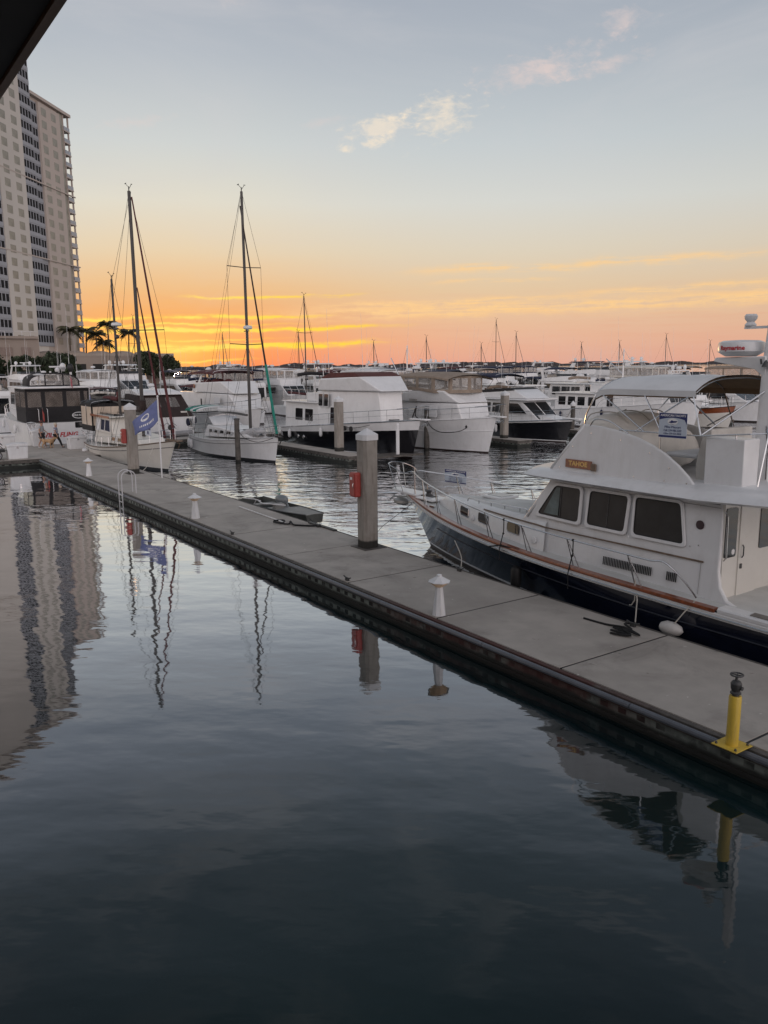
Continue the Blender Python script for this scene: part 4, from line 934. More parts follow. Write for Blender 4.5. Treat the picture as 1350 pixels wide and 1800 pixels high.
# --- white sloop with the green canvas ---
L=11.3; root=empty('sailboat',(-44.0-L,22.5,0),0,'white sloop with green bimini and green furled headsail','sailboat')
H=Hull(L,3.7,1.15,1.62,tran=.72,full=1.75,rake=.055,draft=.5,fine=1.35,dip=.12); H.build(root,white,stripe=bootblk,bottom=bootblk)
mb=MB(); 
for sd in (-1,1): mb.tube([H.pt(t,H.z(t)*.80,sd)[:1]+(H.pt(t,H.z(t)*.80,sd)[1]+sd*.006,)+H.pt(t,H.z(t)*.80,sd)[2:] for t in [i/24 for i in range(25)]],.014,4)
mb.build('sheer_stripe',dktext,root)
mb=MB()
for sd in (-1,1): mb.tube([H.sheer(i/20,0,0,sd) for i in range(21)],.03,5)
mb.build('toe_rail',alu,root)
wf=lambda x,z:max(.25,1.25-.25*(z-1.2)-.035*max(0,x-4.6)**2)
c=block([(2.6,1.15),(8.7,1.4),(8.2,1.62),(5.0,1.92),(2.9,1.95)],wf).build('coachroof',white,root,bevel=.08,seg=3)
for x in (3.4,4.3,5.2,6.1): win_side(c,[(x,1.52),(x+.55,1.54),(x+.5,1.70),(x,1.72)],wf,r=.05,fr=.02)
mb=MB(); mb.box(6.9,7.4,-.28,.28,1.78,1.86); mb.build('deck_hatch',glass,root,bevel=.02)
mb=MB(); 
for k in range(7):
    mb.tube(smooth_pts([(7.6+.2*k,-.75+.1*k,1.62),(8.0+.15*k,-.3,1.82+.05*math.sin(k*2)),(8.3+.1*k,.25,1.80),(8.1+.12*k,.7-.08*k,1.6)]),.13,7)
mb.build('folded_sail',mat('grey_sail_cloth',(.42,.42,.43),.8,var=.2,bump=.8,bs=8),root)
sail_rig(root,L-3.85,1.85,16.4,.105,(7.2,11.9),1.15,hull_w=1.72,zd=1.3)
root_sl=root
mb=MB(); mb.tube([(L-.15,0,1.75),(L-4.2,0,15.6)],.075,7,r1=.035); g=mb.build('furled_headsail',brownc,root)
mb=MB(); mb.tube([(L-.16,0,1.80),(L-.16-4.04*.30,0,1.80+13.85*.30)],.085,7,r1=.080); mb.build('green_sun_strip',green,root)
mb=MB(); mb.tube([(L-4.15,0,15.9),(0.05,0,1.75)],.009,4); mb.tube([(L-4.15,0,16.2),(-.1,0,3.0),(0,.5,1.8)],.008,4); mb.build('backstay',rubber,root)
mb=MB(); mb.tube([(L-4.3,0,2.75),(2.3,0,2.85)],.075,8); mb.build('boom',mastm,root)
mb=MB(); mb.tube(smooth_pts([(L-4.35,0,2.95),(L-5.5,0,3.0),(4.5,0,3.0),(2.5,0,2.92)]),.16,8); mb.build('sail_cover',whitec,root)
radar(root,L-3.72,8.15,.28)
mb=MB(); mb.box(L-4.2,L-3.6,-.06,.06,8.02,8.07); mb.build('radar_bracket',mastm,root)
# white/green striped bimini
for k,(a,b) in enumerate([(-.1,.85),(.85,1.35),(1.35,1.95),(1.95,2.3)]):
    canopy(root,a,b,1.45,2.95,.22,green if k%2==0 else whitec,droop=.05)
bows(root,0.0,2.2,1.42,2.93,.22,1.5,n=3)
mb=MB(); mb.tube([(2.6,-1.1,1.9),(3.0,-1.0,2.5),(3.05,0,2.62),(3.0,1.0,2.5),(2.6,1.1,1.9)],.018,5); mb.build('dodger_frame',steel,root)
mb=MB(); mb.grid([[(3.05,y,2.58-.12*abs(y)) for y in (-1,-.5,0,.5,1)],[(3.6,y,2.15-.1*abs(y)) for y in (-1,-.5,0,.5,1)],[(4.0,y*1.05,1.95) for y in (-1,-.5,0,.5,1)]]); e=mb.build('dodger',whitec,root,fixn=False); e.modifiers.new('s','SOLIDIFY').thickness=.02
lifelines(root,H,.05,.93); pulpit(root,H); pulpit(root,H,bow=False)
mb=MB(); mb.tube([(.5+.4*math.cos(a),0+.4*math.sin(a),2.1) if 0 else (.95,.38*math.cos(a),2.0+.38*math.sin(a)) for a in [k*math.pi/8 for k in range(16)]],.02,5,closed=True); mb.build('steering_wheel',steel,root)
for yy,mm in ((-1.35,bluec),(-1.1,wpl)):
    mb=MB(); mb.lathe([(.05,-.08),(.27,-.07),(.27,.07),(.05,.08)],(.15,yy,2.0),14,ax='y'); mb.build('life_ring',mm,root)
fender(root,H,.06,-1); fender(root,H,.12,-1)
mb=MB(); mb.box(L-.25,L+.35,-.12,.12,1.60,1.68); mb.tube([(L+.1,0,1.6),(L+.4,0,1.45),(L+.15,0,1.2)],.03,5); mb.build('anchor_roller',rubber,root)

# --- ketch with maroon furled sails ---
L=14.3; root=empty('sailboat',(-43.2-L,15.75,0),0,'cream ketch with two masts, maroon furled headsails and dark pilothouse canvas','sailboat')
H=Hull(L,4.1,1.0,1.85,tran=.66,full=1.7,rake=.13,draft=.6,fine=1.25,dip=.22,sheerp=1.6); H.build(root,white2,stripe=bootblk,bottom=bootblk)
mb=MB()
for f_ in (.80,):
    for sd in (-1,1): mb.tube([(H.pt(t,H.z(t)*f_,sd)[0],H.pt(t,H.z(t)*f_,sd)[1]+sd*.005,H.pt(t,H.z(t)*f_,sd)[2]) for t in [i/24 for i in range(25)]],.018,4)
mb.build('sheer_stripe',dktext,root)
mb=MB()
for sd in (-1,1): mb.tube([H.sheer(i/20,0,0,sd) for i in range(21)],.035,5)
mb.build('toe_rail',teakdk,root)
wf=lambda x,z:max(.3,1.35-.2*(z-1.1)-.03*max(0,x-6.5)**2)
c=block([(2.9,1.05),(10.8,1.3),(10.4,1.66),(8.4,1.78),(3.0,1.8)],wf).build('coachroof',white2,root,bevel=.06)
for x in (6.8,7.8,8.8,9.6): win_side(c,[(x,1.40),(x+.6,1.42),(x+.6,1.62),(x,1.62)],wf,r=.06,fr=.02)
wf2=lambda x,z:max(.3,1.32-.12*(z-1.7)-.05*max(0,x-5.6)**2)
c=block([(3.2,1.78),(6.9,1.75),(6.5,2.75),(3.2,2.78)],wf2).build('pilothouse',white2,root,bevel=.05)
win_side(c,[(3.5,1.9),(4.35,1.9),(4.35,2.6),(3.5,2.6)],wf2,m=whitec,name='white_curtain'); win_side(c,[(4.55,1.95),(5.3,1.95),(5.3,2.6),(4.55,2.6)],wf2,m=bluec); win_side(c,[(5.5,1.95),(6.45,1.9),(6.2,2.6),(5.5,2.6)],wf2,m=bluec)
mb=MB(); mb.box(2.9,6.9,-1.42,1.42,2.79,2.86); mb.build('pilothouse_roof',white2,root,bevel=.03)
mb=MB(); mb.box(2.85,6.95,-1.46,-1.425,2.76,2.89); mb.box(2.85,6.95,1.425,1.46,2.76,2.89); mb.build('teak_trim',teak,root)
mb=MB(); mb.box(3.2,6.2,-.9,-.35,2.87,2.98); mb.box(3.2,6.2,.3,.9,2.87,2.98); mb.build('solar_panel',glass,root)
canopy(root,0.4,3.2,1.45,3.55,.25,blackc); bows(root,.5,3.1,1.42,3.5,.25,1.5)
curtain(root,[(.5,-1.42),(1.8,-1.42),(3.1,-1.42),(3.1,1.42),(1.8,1.42),(.5,1.42)],1.75,3.55,blackc,closed=True,clear=mat('cream_clear_panel',(.62,.52,.42),.3,var=.1))
sail_rig(root,L-5.25,1.75,15.8,.12,(8.0,),1.65,hull_w=1.95,zd=1.3); 
sail_rig(root,4.6,2.85,11.3,.085,(),.9,hull_w=1.75,zd=1.2,name='mizzen_mast')
mb=MB(); mb.tube([(L-.05,0,1.95),(L-4.9,0,15.4)],.085,7,r1=.04); mb.build('furled_headsail',maroon,root)
mb=MB(); mb.tube([(L-1.55,0,1.9),(L-4.9,0,10.4)],.075,7,r1=.035); mb.build('furled_staysail',maroon,root)
mb=MB(); mb.tube([(L-5.1,0,3.1),(6.0,0,3.15)],.08,8); mb.tube([(4.4,0,3.6),(1.2,0,3.7)],.06,8); mb.build('boom',mastm,root)
mb=MB(); mb.tube(smooth_pts([(L-5.1,0,3.9),(L-5.3,0,3.38),(8,0,3.34),(6.2,0,3.28)]),.19,8); mb.build('sail_cover',brownc,root)
mb=MB(); mb.tube(smooth_pts([(4.45,0,4.3),(4.3,0,3.85),(2.8,0,3.85),(1.3,0,3.8)]),.15,8); mb.build('mizzen_cover',maroon,root)
mb=MB(); mb.tube([(L-5,0,15.7),(4.6,0,11.2)],.009,4); mb.tube([(4.55,0,11.2),(.1,0,1.6)],.009,4); mb.tube([(L-5,0,15.7),(.2,.9,1.6)],.009,4); mb.build('backstay',rubber,root)
radar(root,4.95,8.4,.33); mb=MB(); mb.ball((4.9,0,7.75),.17,1,1,.8); mb.box(4.5,5.1,-.08,.08,8.24,8.3); mb.build('radar_bracket',mastm,root)
lifelines(root,H,.03,.93,12); pulpit(root,H); pulpit(root,H,bow=False)
mb=MB(); mb.box(L-1.9,L-.9,-1.02,-1.0,2.1,2.55); e=mb.build('sale_banner',signpale,root,smooth=0); mb=MB(); mb.box(L-1.85,L-.95,-1.03,-1.021,2.42,2.53); mb.lathe([(.11,-.004),(.11,.004)],(L-1.4,-1.028,2.27),14,ax='y'); mb.build('banner_print',signblue,e,smooth=0)
mb=MB(); mb.ball((L-.45,0,2.55),.2,1.2,1,.9); mb.tube([(L-.6,0,1.9),(L-.45,0,2.5)],.05); mb.build('outboard_motor',rubber,root)
mb=MB(); mb.box(L-1.0,L+.7,-.17,.17,1.84,1.92); mb.tube([(L+.1,0,1.84),(L+.72,0,1.72),(L+.4,0,1.45)],.035,5); mb.build('bowsprit',teakdk,root,bevel=.02)
fender(root,H,.10,-1,rubber); fender(root,H,.04,-1); fender(root,H,.22,-1,r=.2,l=.45)
PI=math.pi
# --- dark hulled flybridge yacht ---
def ex(root,H):
    wf=W_(1.75,1.3,.06)
    mb=MB(); mb.box(.2,5.5,-2.05,2.05,3.25,3.33); mb.build('boat_deck',white,root,bevel=.02)
    for sd in (-1,1):
        mb=MB(); mb.tube([(5.3,sd*1.95,4.15),(.4,sd*1.95,4.15),(.3,sd*1.3,4.15)],.018,5)
        for k in range(5): mb.tube([(.4+k*1.2,sd*1.95,3.33),(.4+k*1.2,sd*1.95,4.15)],.014,4)
        mb.build('boat_deck_rail',steel,root)
    mb=MB(); mb.box(3.2,5.2,-1.6,.2,3.34,3.95); mb.build('deck_locker',white,root,bevel=.05)
    mb=MB(); mb.poly([(1.4,1.7,3.34),(5.4,1.7,3.34),(5.4,.3,3.9),(5.4,-.2,4.6),(4.4,-.2,4.6),(1.4,.9,3.9)],.1,(0,0,1)); mb.build('dinghy_cover',brownc,root)
    c=block([(5.8,4.98),(10.55,5.14),(9.6,5.42),(6.6,5.38),(5.6,5.05)],W_(1.72,5,.25)).build('flybridge_cover',mat('wine_canvas',(.10,.030,.026),.85,var=.2,bump=.3,bs=30),root,bevel=.05)
    for x in (3.4,4.2): 
        mb=MB(); mb.lathe([(.10,-.05),(.17,-.05),(.17,.05),(.10,.05)],(6+x,-2.2,1.75),12,ax='y'); mb.build('fender_ring',rubber,root)
    for x in (3.1,3.9):
        mb=MB(); mb.lathe([(.13,-.03),(.16,0),(.13,.03)],(x,-2.28,.80),12,ax='y'); mb.build('exhaust_ring',steel,root)
    whips(root,[(6.2,-1.4,5.1,4.6,.2),(6.2,1.4,5.1,4.4,.2)])
    mb=MB(); mb.tube([(13.9,.1,2.6),(14.3,.1,3.3),(14.2,.1,2.7),(14.6,.1,2.5)],.05,5); mb.build('windlass',rubber,root)
root_dy,H=cruiser('motor_yacht','black hulled flybridge yacht with white bulwark and wine canvas cover','motor yacht','yachts moored bow out in the middle row',30.6,-40.4,0,14.9,4.7,1.3,2.5,blackh,band=.74,bandm=white,stripe=white,sheerp=.95,
 houses=[dict(name='aft_cabin',prof=[(.3,1.25),(5.6,1.25),(5.6,3.24),(.3,3.24)],w=1.85,k=.05,wins=[(1.9,3.0,1.95,2.8),(3.35,4.5,1.95,2.8)]),
         dict(name='pilothouse',prof=[(5.3,1.3),(11.9,1.9),(11.6,4.18),(5.2,4.12)],w=1.98,k=.05,xn=8.6,kn=.10,wins=[(5.5,6.05,3.1,3.92),(6.25,6.8,3.1,3.92),(7.15,7.9,1.6,3.05)],m=white),
         dict(name='flybridge',prof=[(5.6,4.16),(12.2,4.2),(10.5,5.14),(5.7,4.98)],w=2.02,k=.16,xn=9.2,kn=.10,bev=.1)],extras=ex,rail=(.3,.95),full=2.4)
# --- white trawler with tan enclosure ---
def ex(root,H):
    mb=MB()
    for sd in (-1,1): mb.tube([(H.pt(t,H.z(t)*.62,sd)[0],H.pt(t,H.z(t)*.62,sd)[1]+sd*.005,H.pt(t,H.z(t)*.62,sd)[2]) for t in [i/24 for i in range(25)]],.03,4)
    mb.build('hull_knuckle',white,root)
    w=2.05; z1=5.12
    pth=[(3.3,-w*.95),(5.2,-w*.97),(6.9,-w*.97),(8.6,-w*.93),(9.9,-w*.7),(10.25,0),(9.9,w*.7),(8.6,w*.93),(6.9,w*.97),(5.2,w*.97),(3.3,w*.95)]
    curtain(root,pth,lambda p:3.15 if p[0]<5 else 4.0+(.12 if p[0]<8 else -.05),5.1,tan,closed=True,gap=.16)
    mb=MB(); mb.box(3.5,5.0,-1.99,-1.95,3.2,4.05); mb.build('canvas_skirt',tan,root)
    canopy(root,3.2,10.35,2.0,5.1,.28,tan,droop=.2)
    mb=MB(); mb.box(6.0,6.9,-2.02,-1.99,3.33,3.5); mb.build('name_plate',mat('nameplate_grey',(.3,.29,.28),.5),root)
    radar(root,5.0,5.55,.33,y=-.6)
    p=H.pt(.86,1.75,-1); mb=MB(); mb.lathe([(.05,-.03),(.11,0),(.05,.03)],(p[0],p[1]-.02,p[2]),12,ax='y'); mb.build('hawse_fitting',rubber,root)
    mb=MB(); mb.tube([(9.6,-1.0,2.5),(9.6,-1.0,2.95),(9.85,-1.0,3.0),(9.9,-1.0,2.5)],.03,6); mb.build('bow_davit',rubber,root)
root_wt,H=cruiser('trawler','white trawler with tan canvas flybridge enclosure behind the dark timber pile','trawler','yachts moored bow out in the middle row',36.5,-39.9,0,13.0,4.5,1.75,2.45,white,stripe=white,sheerp=1.6,full=2.5,
 houses=[dict(name='cabin',prof=[(3.2,1.7),(10.95,2.15),(10.55,3.28),(3.2,3.22)],w=1.92,k=.06,xn=8.6,kn=.12,wins=[(7.0,7.95,2.35,3.08),(8.15,8.95,2.35,3.08)],wm=whitec,front=[((10.95,2.15),(10.55,3.28),[(-.9,-.34),(-.3,.3),(.34,.9)])]),
         dict(name='flybridge',prof=[(4.9,3.3),(10.7,3.32),(9.5,4.12),(8.0,4.2),(5.0,3.95)],w=2.0,k=.08,xn=8.3,kn=.12,bev=.1)],
 mast=dict(x=3.0,z0=3.2,z1=7.3,stays=2.1),extras=ex,rail=(.3,.97))
# --- small black-hulled cruiser ---
def ex(root,H):
    block([(1.8,3.52),(6.3,3.86),(5.6,4.02),(2.2,3.8)],W_(1.45,3.5,.1)).build('flybridge_cover',blackc,root,bevel=.05)
    mb=MB(); mb.box(1.5,8.0,-1.72,1.72,3.10,3.2); mb.build('hardtop_brow',white,root,bevel=.04)
    canopy(root,.6,4.4,1.5,5.0,.18,bluec); bows(root,.7,4.3,1.45,4.98,.18,3.5)
root_sd,H=cruiser('motor_cruiser','small black hulled cruiser with white cabin between the square pile and capped pile','motor boat','yachts moored bow out in the middle row',46.0,-41.9,0,11.2,4.0,1.15,1.8,blackh,band=.9,bandm=white,stripe=white,sheerp=1.2,
 houses=[dict(name='cabin',prof=[(1.6,1.2),(9.0,1.5),(6.9,3.1),(1.6,3.1)],w=1.6,k=.1,xn=6.0,kn=.045,wins=[(2.3,3.7,2.1,2.85),(3.9,5.3,2.1,2.85),[(5.5,2.1),(7.7,2.1),(6.8,2.85),(5.5,2.85)]],front=[((9.0,1.5),(6.9,3.1),[(-.9,-.05),(.05,.9)])]),
         dict(name='fore_cabin',prof=[(8.2,1.35),(10.4,1.6),(9.6,1.85),(7.6,2.1)],w=1.1,k=.2,xn=8,kn=.08,m=white),
         dict(name='flybridge',prof=[(1.7,3.2),(7.6,3.22),(6.2,3.9),(1.8,3.6)],w=1.5,k=.15,xn=5,kn=.04)],extras=ex,rail=(.4,.97),full=2.0)
# --- long white trawler seen in profile ---
def ex(root,H):
    for sd in (-1,1):
        mb=MB(); mb.tube([(.3,sd*2.0,3.95),(6.5,sd*2.0,3.95)],.018,5)
        for k in range(7): mb.tube([(.3+k,sd*2.0,3.15),(.3+k,sd*2.0,3.95)],.014,4)
        mb.build('boat_deck_rail',steel,root)
    mb=MB(); mb.box(.2,6.7,-2.1,2.1,3.1,3.18); mb.build('boat_deck',white,root,bevel=.02)
    mb=MB(); mb.lathe([(.05,-.03),(.2,-.03),(.2,.03),(.05,.03)],(9.3,-2.12,1.9),12,ax='y'); mb.build('porthole',rubber,root)
    mb=MB(); mb.box(4.6,6.6,-1.4,1.4,3.2,4.0); mb.build('deck_locker',white,root,bevel=.05)
    mb=MB(); mb.box(6.8,13.1,-1.95,1.95,4.42,4.52); mb.build('pilothouse_roof',white,root,bevel=.03)
    for z,m_ in ((1.1,blackh),): pass
    whips(root,[(8,-1.6,5.2,4.8,.3),(8,1.6,5.2,3.4,.1)])
root_lt,H=cruiser('trawler','long white trawler in profile with black stripe, row of windows and raised pilothouse','trawler','yachts moored bow out in the middle row',60.5,-40.9,0,15.6,4.8,1.55,2.75,white,band=.55,bandm=white,stripe=bootblk,sheerp=1.3,
 houses=[dict(name='aft_cabin',prof=[(.6,1.5),(6.8,1.5),(6.8,3.1),(.6,3.1)],w=1.85,k=.05,wins=[(1.1,2.0,2.0,2.8),(2.3,3.2,2.0,2.8),(3.5,4.4,2.0,2.8),(4.8,5.7,2.0,2.8)]),
         dict(name='pilothouse',prof=[(6.6,1.6),(13.4,2.2),(12.5,4.4),(6.6,4.4)],w=1.85,k=.05,xn=10.5,kn=.08,wins=[(7.0,7.7,2.0,4.05),(8.2,9.2,3.3,4.05),(9.4,10.4,3.3,4.05),(10.6,11.6,3.3,4.05)],front=[((13.4,2.2),(12.5,4.4),[(-.9,-.34),(-.3,.3),(.34,.9)])])],
 mast=dict(x=7.2,z0=4.4,z1=7.2,stays=2.),extras=ex,rail=(.4,.97),full=2.4)
# --- black stern enclosure boat ---
OV='WILD FLING'
def ex(root,H):
    tr=lambda y,z,off=-.02:(off,y,z)
    mb=MB(); text_mb(mb,OV,.46,frame_mtx((-.012,.15,1.05),(0,-1,0),(0,0,1)),extr=.006,shear=.25,bold=.012); mb.build('red_name_lettering',redtext,root,smooth=0,fixn=False)
    # black canvas enclosure of the aft deck
    w=2.25; pth=[(.25,w*.98),(.2,w*.45),(.2,-w*.2),(.2,-w*.75),(.25,-w*.98),(1.9,-w),(3.6,-w),(3.6,w),(1.9,w)]
    lo=MB(); lo.add([(.17,y*w,z) for y,z in ((-.98,2.0),(.98,2.0),(.98,2.78),(-.98,2.78))],[(0,1,2,3)]); 
    lo=MB(); lo.box(.16,.24,-w*.98,w*.98,2.0,2.78); lo.box(.2,3.6,-w,-w+.05,2.0,2.78); lo.box(.2,3.6,w-.05,w,2.0,2.78); lo.build('canvas_skirt',blackc,root)
    curtain(root,pth,2.76,4.36,blackc,closed=True,gap=.14,clear=mat('smoked_clear_vinyl',(.20,.17,.15),.15,alpha=.55,var=.4,vs=1.5))
    mb=MB(); mb.box(-.2,5.2,-2.45,2.45,4.38,4.52); mb.build('hardtop',white,root,bevel=.05)
    K=24; mb=MB(); mb.add([(.14,-1.35+.48*math.cos(2*PI*k/K),2.42+.24*math.sin(2*PI*k/K)) for k in range(K)]+[(.14,-1.35+.42*math.cos(2*PI*k/K),2.42+.19*math.sin(2*PI*k/K)) for k in range(K)],[(k,(k+1)%K,K+(k+1)%K,K+k) for k in range(K)])
    text_mb(mb,'WILD FLING',.155,frame_mtx((.145,-1.35,2.42),(0,-1,0),(0,0,1)),extr=.003,bold=.006); mb.build('oval_emblem',wpl,root,smooth=0,fixn=False)
    mb=MB(); mb.poly(rpoly([(-.02,-1.9,1.52),(-.02,-1.0,1.52),(-.02,-1.0,1.93),(-.02,-1.9,1.93)],.06),.03,(1,0,0)); mb.build('transom_window',glass,root)
    mb=MB(); mb.box(-.75,.05,-2.2,2.2,.28,.38); mb.build('swim_platform',white,root,bevel=.03)
    mb=MB()
    for y in (.85,1.45): mb.tube([(-.05,y,1.95),(-.1,y,2.9),(.15,y,2.95)],.025,5)
    mb.build('boarding_rail',wpl,root)
    # flybridge dome of dark framed panels
    x0,x1,w2=.8,4.2,1.75
    arc=[(1.0,w2*math.cos(a),4.5+.95*math.sin(a)**.55) for a in [PI*k/14 for k in range(15)]]
    mb=MB(); mb.tube(arc,.055,6); mb.tube([(1.0,-w2,4.56),(1.0,w2,4.56)],.05,5)
    for y in (-.62,.62): mb.tube([(1.0,y,4.55),(1.0,y,5.42)],.05,5)
    mb.build('flybridge_frame',blackc,root)
    vm=MB(); vm.add(arc,[tuple(range(15))]); e=vm.build('clear_panel',vinyl,root,smooth=0); e.modifiers.new('s','SOLIDIFY').thickness=.01
    rows=[[(x,y*(1-.04*(x-1)),z+.03) for _,y,z in arc] for x in (1.0,2.5,4.6)]
    c=MB(); c.grid(rows); e=c.build('flybridge_canvas',blackc,root,fixn=False); e.modifiers.new('s','SOLIDIFY').thickness=.02
    mb=MB(); mb.lathe([(.05,0),(.38,.02),(.42,.08),(.1,.14)],(1.1,1.0,5.3),16); mb.box(1.0,1.2,.95,1.05,4.6,5.3); mb.build('antenna_dish',wpl,root)
    openarray(root,2.0,5.65,w=.55,y=-.5); dome(root,1.6,-1.35,5.75,.22,m=rubber); dome(root,2.4,-1.0,5.8,.22)
    mb=MB(); mb.box(1.9,2.1,-.05,.05,5.3,5.6); mb.box(1.5,1.7,-1.4,-1.3,5.2,5.6); mb.build('antenna_post',wpl,root)
    flag_small(root,.1,-.9,4.5,mat('striped_ensign',(.35,.10,.12),.8,var=.5,vs=14),h=.9)
    f=MB(); f.grid([[(-.3-.02*j,-2.05-.04*math.sin(i),3.9-.32*i) for i in range(6)] for j in range(3)]); e=f.build('folded_blue_flag',flagm,root,fixn=False); e.modifiers.new('s','SOLIDIFY').thickness=.07
    mb=MB(); mb.tube([(0,-2.05,2.0),(-.5,-2.05,4.4)],.02,5); mb.build('flag_staff',wpl,root)
    whips(root,[(2.6,-1.5,4.6,5.6,.3),(2.6,1.5,4.6,3.4,.2)])
    mb=MB()
    for k in range(3): mb.tube([(-.55,1.9-.3*k,.6),(-.5,2.2-.2*k,1.5),(-.2,2.35-.3*k,2.0)],.05,6)
    mb.lathe([(.05,-.05),(.3,0),(.05,.05)],(-.4,2.1,2.05),10); mb.build('davit_gear',wpl,root)
root_wf,H=cruiser('motor_yacht','white aft cabin yacht, stern toward us, black canvas enclosure and red name lettering','motor yacht','boats moored stern out beyond the pier',14.0,-61.6,PI,14,5.0,1.95,2.4,white,stripe=bootblk,
 houses=[dict(name='cabin',prof=[(3.5,1.9),(10,2.2),(8.4,4.3),(3.5,4.3)],w=2.0,k=.06,xn=7,kn=.05,wins=[(4,5.4,3.1,4.0),(5.6,7.2,3.1,4.0)])],extras=ex,rail=(.4,.97),tran=.93)
# --- express with brown canvas ---
def ex(root,H):
    w=2.15; v=[(-.05,-w*.98,2.0),(-.05,w*.98,2.0),(1.6,w*.82,3.66),(1.6,-w*.82,3.66),(4.6,-w,2.1),(4.6,w,2.1),(4.6,w*.85,3.75),(4.6,-w*.85,3.75)]
    mb=MB(); mb.add(v,[(0,1,2,3),(0,3,7,4),(1,5,6,2),(3,2,6,7),(0,4,5,1)]); mb.build('cockpit_canvas',brownc,root,bevel=.05)
    q=lambda u,vv:tuple(Vector(v[0])*(1-u)*(1-vv)+Vector(v[1])*u*(1-vv)+Vector(v[2])*u*vv+Vector(v[3])*(1-u)*vv)
    for a,b in ((.18,.42),(.56,.86)):
        P=rpoly([q(a,.45),q(b,.45),q(b,.88),q(a,.88)],.08); mb=MB(); mb.poly(P,.02,(-1,0,1)); mb.build('clear_panel',vinyl,root)
    c=block([(1.3,3.68),(7.6,3.72),(6.6,4.02),(3.6,4.12),(1.5,3.86)],W_(1.85,3.7,.5,5,.08)).build('hardtop',white,root,bevel=.08,seg=3)
    mb=MB(); mb.box(-.7,.05,-2.1,2.1,.32,.42); mb.build('swim_platform',white,root,bevel=.03)
    radar(root,3.6,4.3,.3); mb=MB(); mb.tube([(3.8,.7,4.05),(3.8,.7,4.4)],.05); mb.lathe([(.05,0),(.13,.02),(.13,.1),(.02,.14)],(3.8,.7,4.4),10); mb.build('spotlight',wpl,root)
    mb=MB(); 
    P=[(-.03,.9-.17*i,1.42+.10*math.sin(i*1.9)+(.13 if i in (0,5) else 0)) for i in range(10)]; mb.tube(smooth_pts(P,5),.012,4)
    text_mb(mb,'FL',.12,frame_mtx((-.012,-.55,1.13),(0,-1,0),(0,0,1)),extr=.004); mb.build('script_lettering',dktext,root,smooth=0)
    mb=MB(); mb.box(-.05,.2,-2.1,-1.55,1.2,1.9); mb.build('transom_locker',wpl,root,bevel=.05)
root_ex,H=cruiser('express_cruiser','white cruiser, stern toward us, with large dark brown cockpit canvas behind the flag','motor boat','boats moored stern out beyond the pier',21.9,-61.3,PI,13,4.7,2.0,2.2,white,stripe=bootblk,
 houses=[dict(name='cabin',prof=[(4.5,2.0),(10.5,2.2),(7.2,3.7),(4.5,3.72)],w=1.9,k=.1,xn=7,kn=.04,wins=[(4.8,6.6,2.75,3.4)])],extras=ex,tran=.93)
# --- white flybridge with maroon bimini, bow toward us ---
def ex(root,H):
    mb=MB(); mb.poly([(5.2,-1.95,3.65),(5.7,-1.95,3.65),(6.3,-1.6,5.2),(6.05,-1.6,5.2)],.1,(0,1,0)); mb.poly([(5.2,1.95,3.65),(5.7,1.95,3.65),(6.3,1.6,5.2),(6.05,1.6,5.2)],.1,(0,-1,0)); mb.build('arch_leg',white,root)
    mb=MB()
    for k in range(4): mb.ball((6.4+k*.9,-1.2+.8*(k%2),4.55),.42,1.1,.9,.6)
    mb.build('seat_cover',maroon,root); dome(root,3.9,0,5.4,.3); mb=MB(); mb.tube([(3.9,0,4.9),(3.9,0,5.2)],.06); mb.tube([(3.3,.6,5.1),(3.3,.6,6.0)],.02);mb.tube([(3.1,.6,5.75),(3.6,.6,5.75)],.02); mb.build('antenna_mast',rubber,root)
    mb=MB(); mb.box(6.7,6.95,-2.03,-2.0,2.4,3.1); mb.build('side_vent',rubber,root); mb=MB(); mb.lathe([(.16,-.02),(.2,0),(.16,.02)],(5.2,-1.97,4.15),12,ax='y'); mb.build('oval_badge',teak,root)
root_mb,H=cruiser('motor_yacht','white flybridge yacht with maroon bimini behind the white sloop','motor yacht','yachts in the row beyond the pier',29.2,-59.9,0,14.5,4.8,1.6,2.5,white,band=.86,bandm=white,stripe=bootblk,
 houses=[dict(name='cabin',prof=[(1.2,1.6),(12.4,2.3),(11.4,3.55),(1.2,3.6)],w=1.98,k=.05,xn=9,kn=.07,wins=[(9.4,10.3,2.8,3.3)],front=[((12.4,2.3),(11.4,3.55),[(-.9,-.34),(-.3,.3),(.34,.9)])],wm=whitec),
         dict(name='flybridge',prof=[(4.8,3.62),(11.9,3.6),(10.2,4.6),(5.0,4.45)],w=2.0,k=.15,xn=8.5,kn=.07,bev=.1)],
 bim=dict(x0=3.6,x1=9.4,w=1.85,z=5.35,c=.25,m=maroon,base=4.4,n=4),extras=ex,rail=(.35,.97),full=2.3)
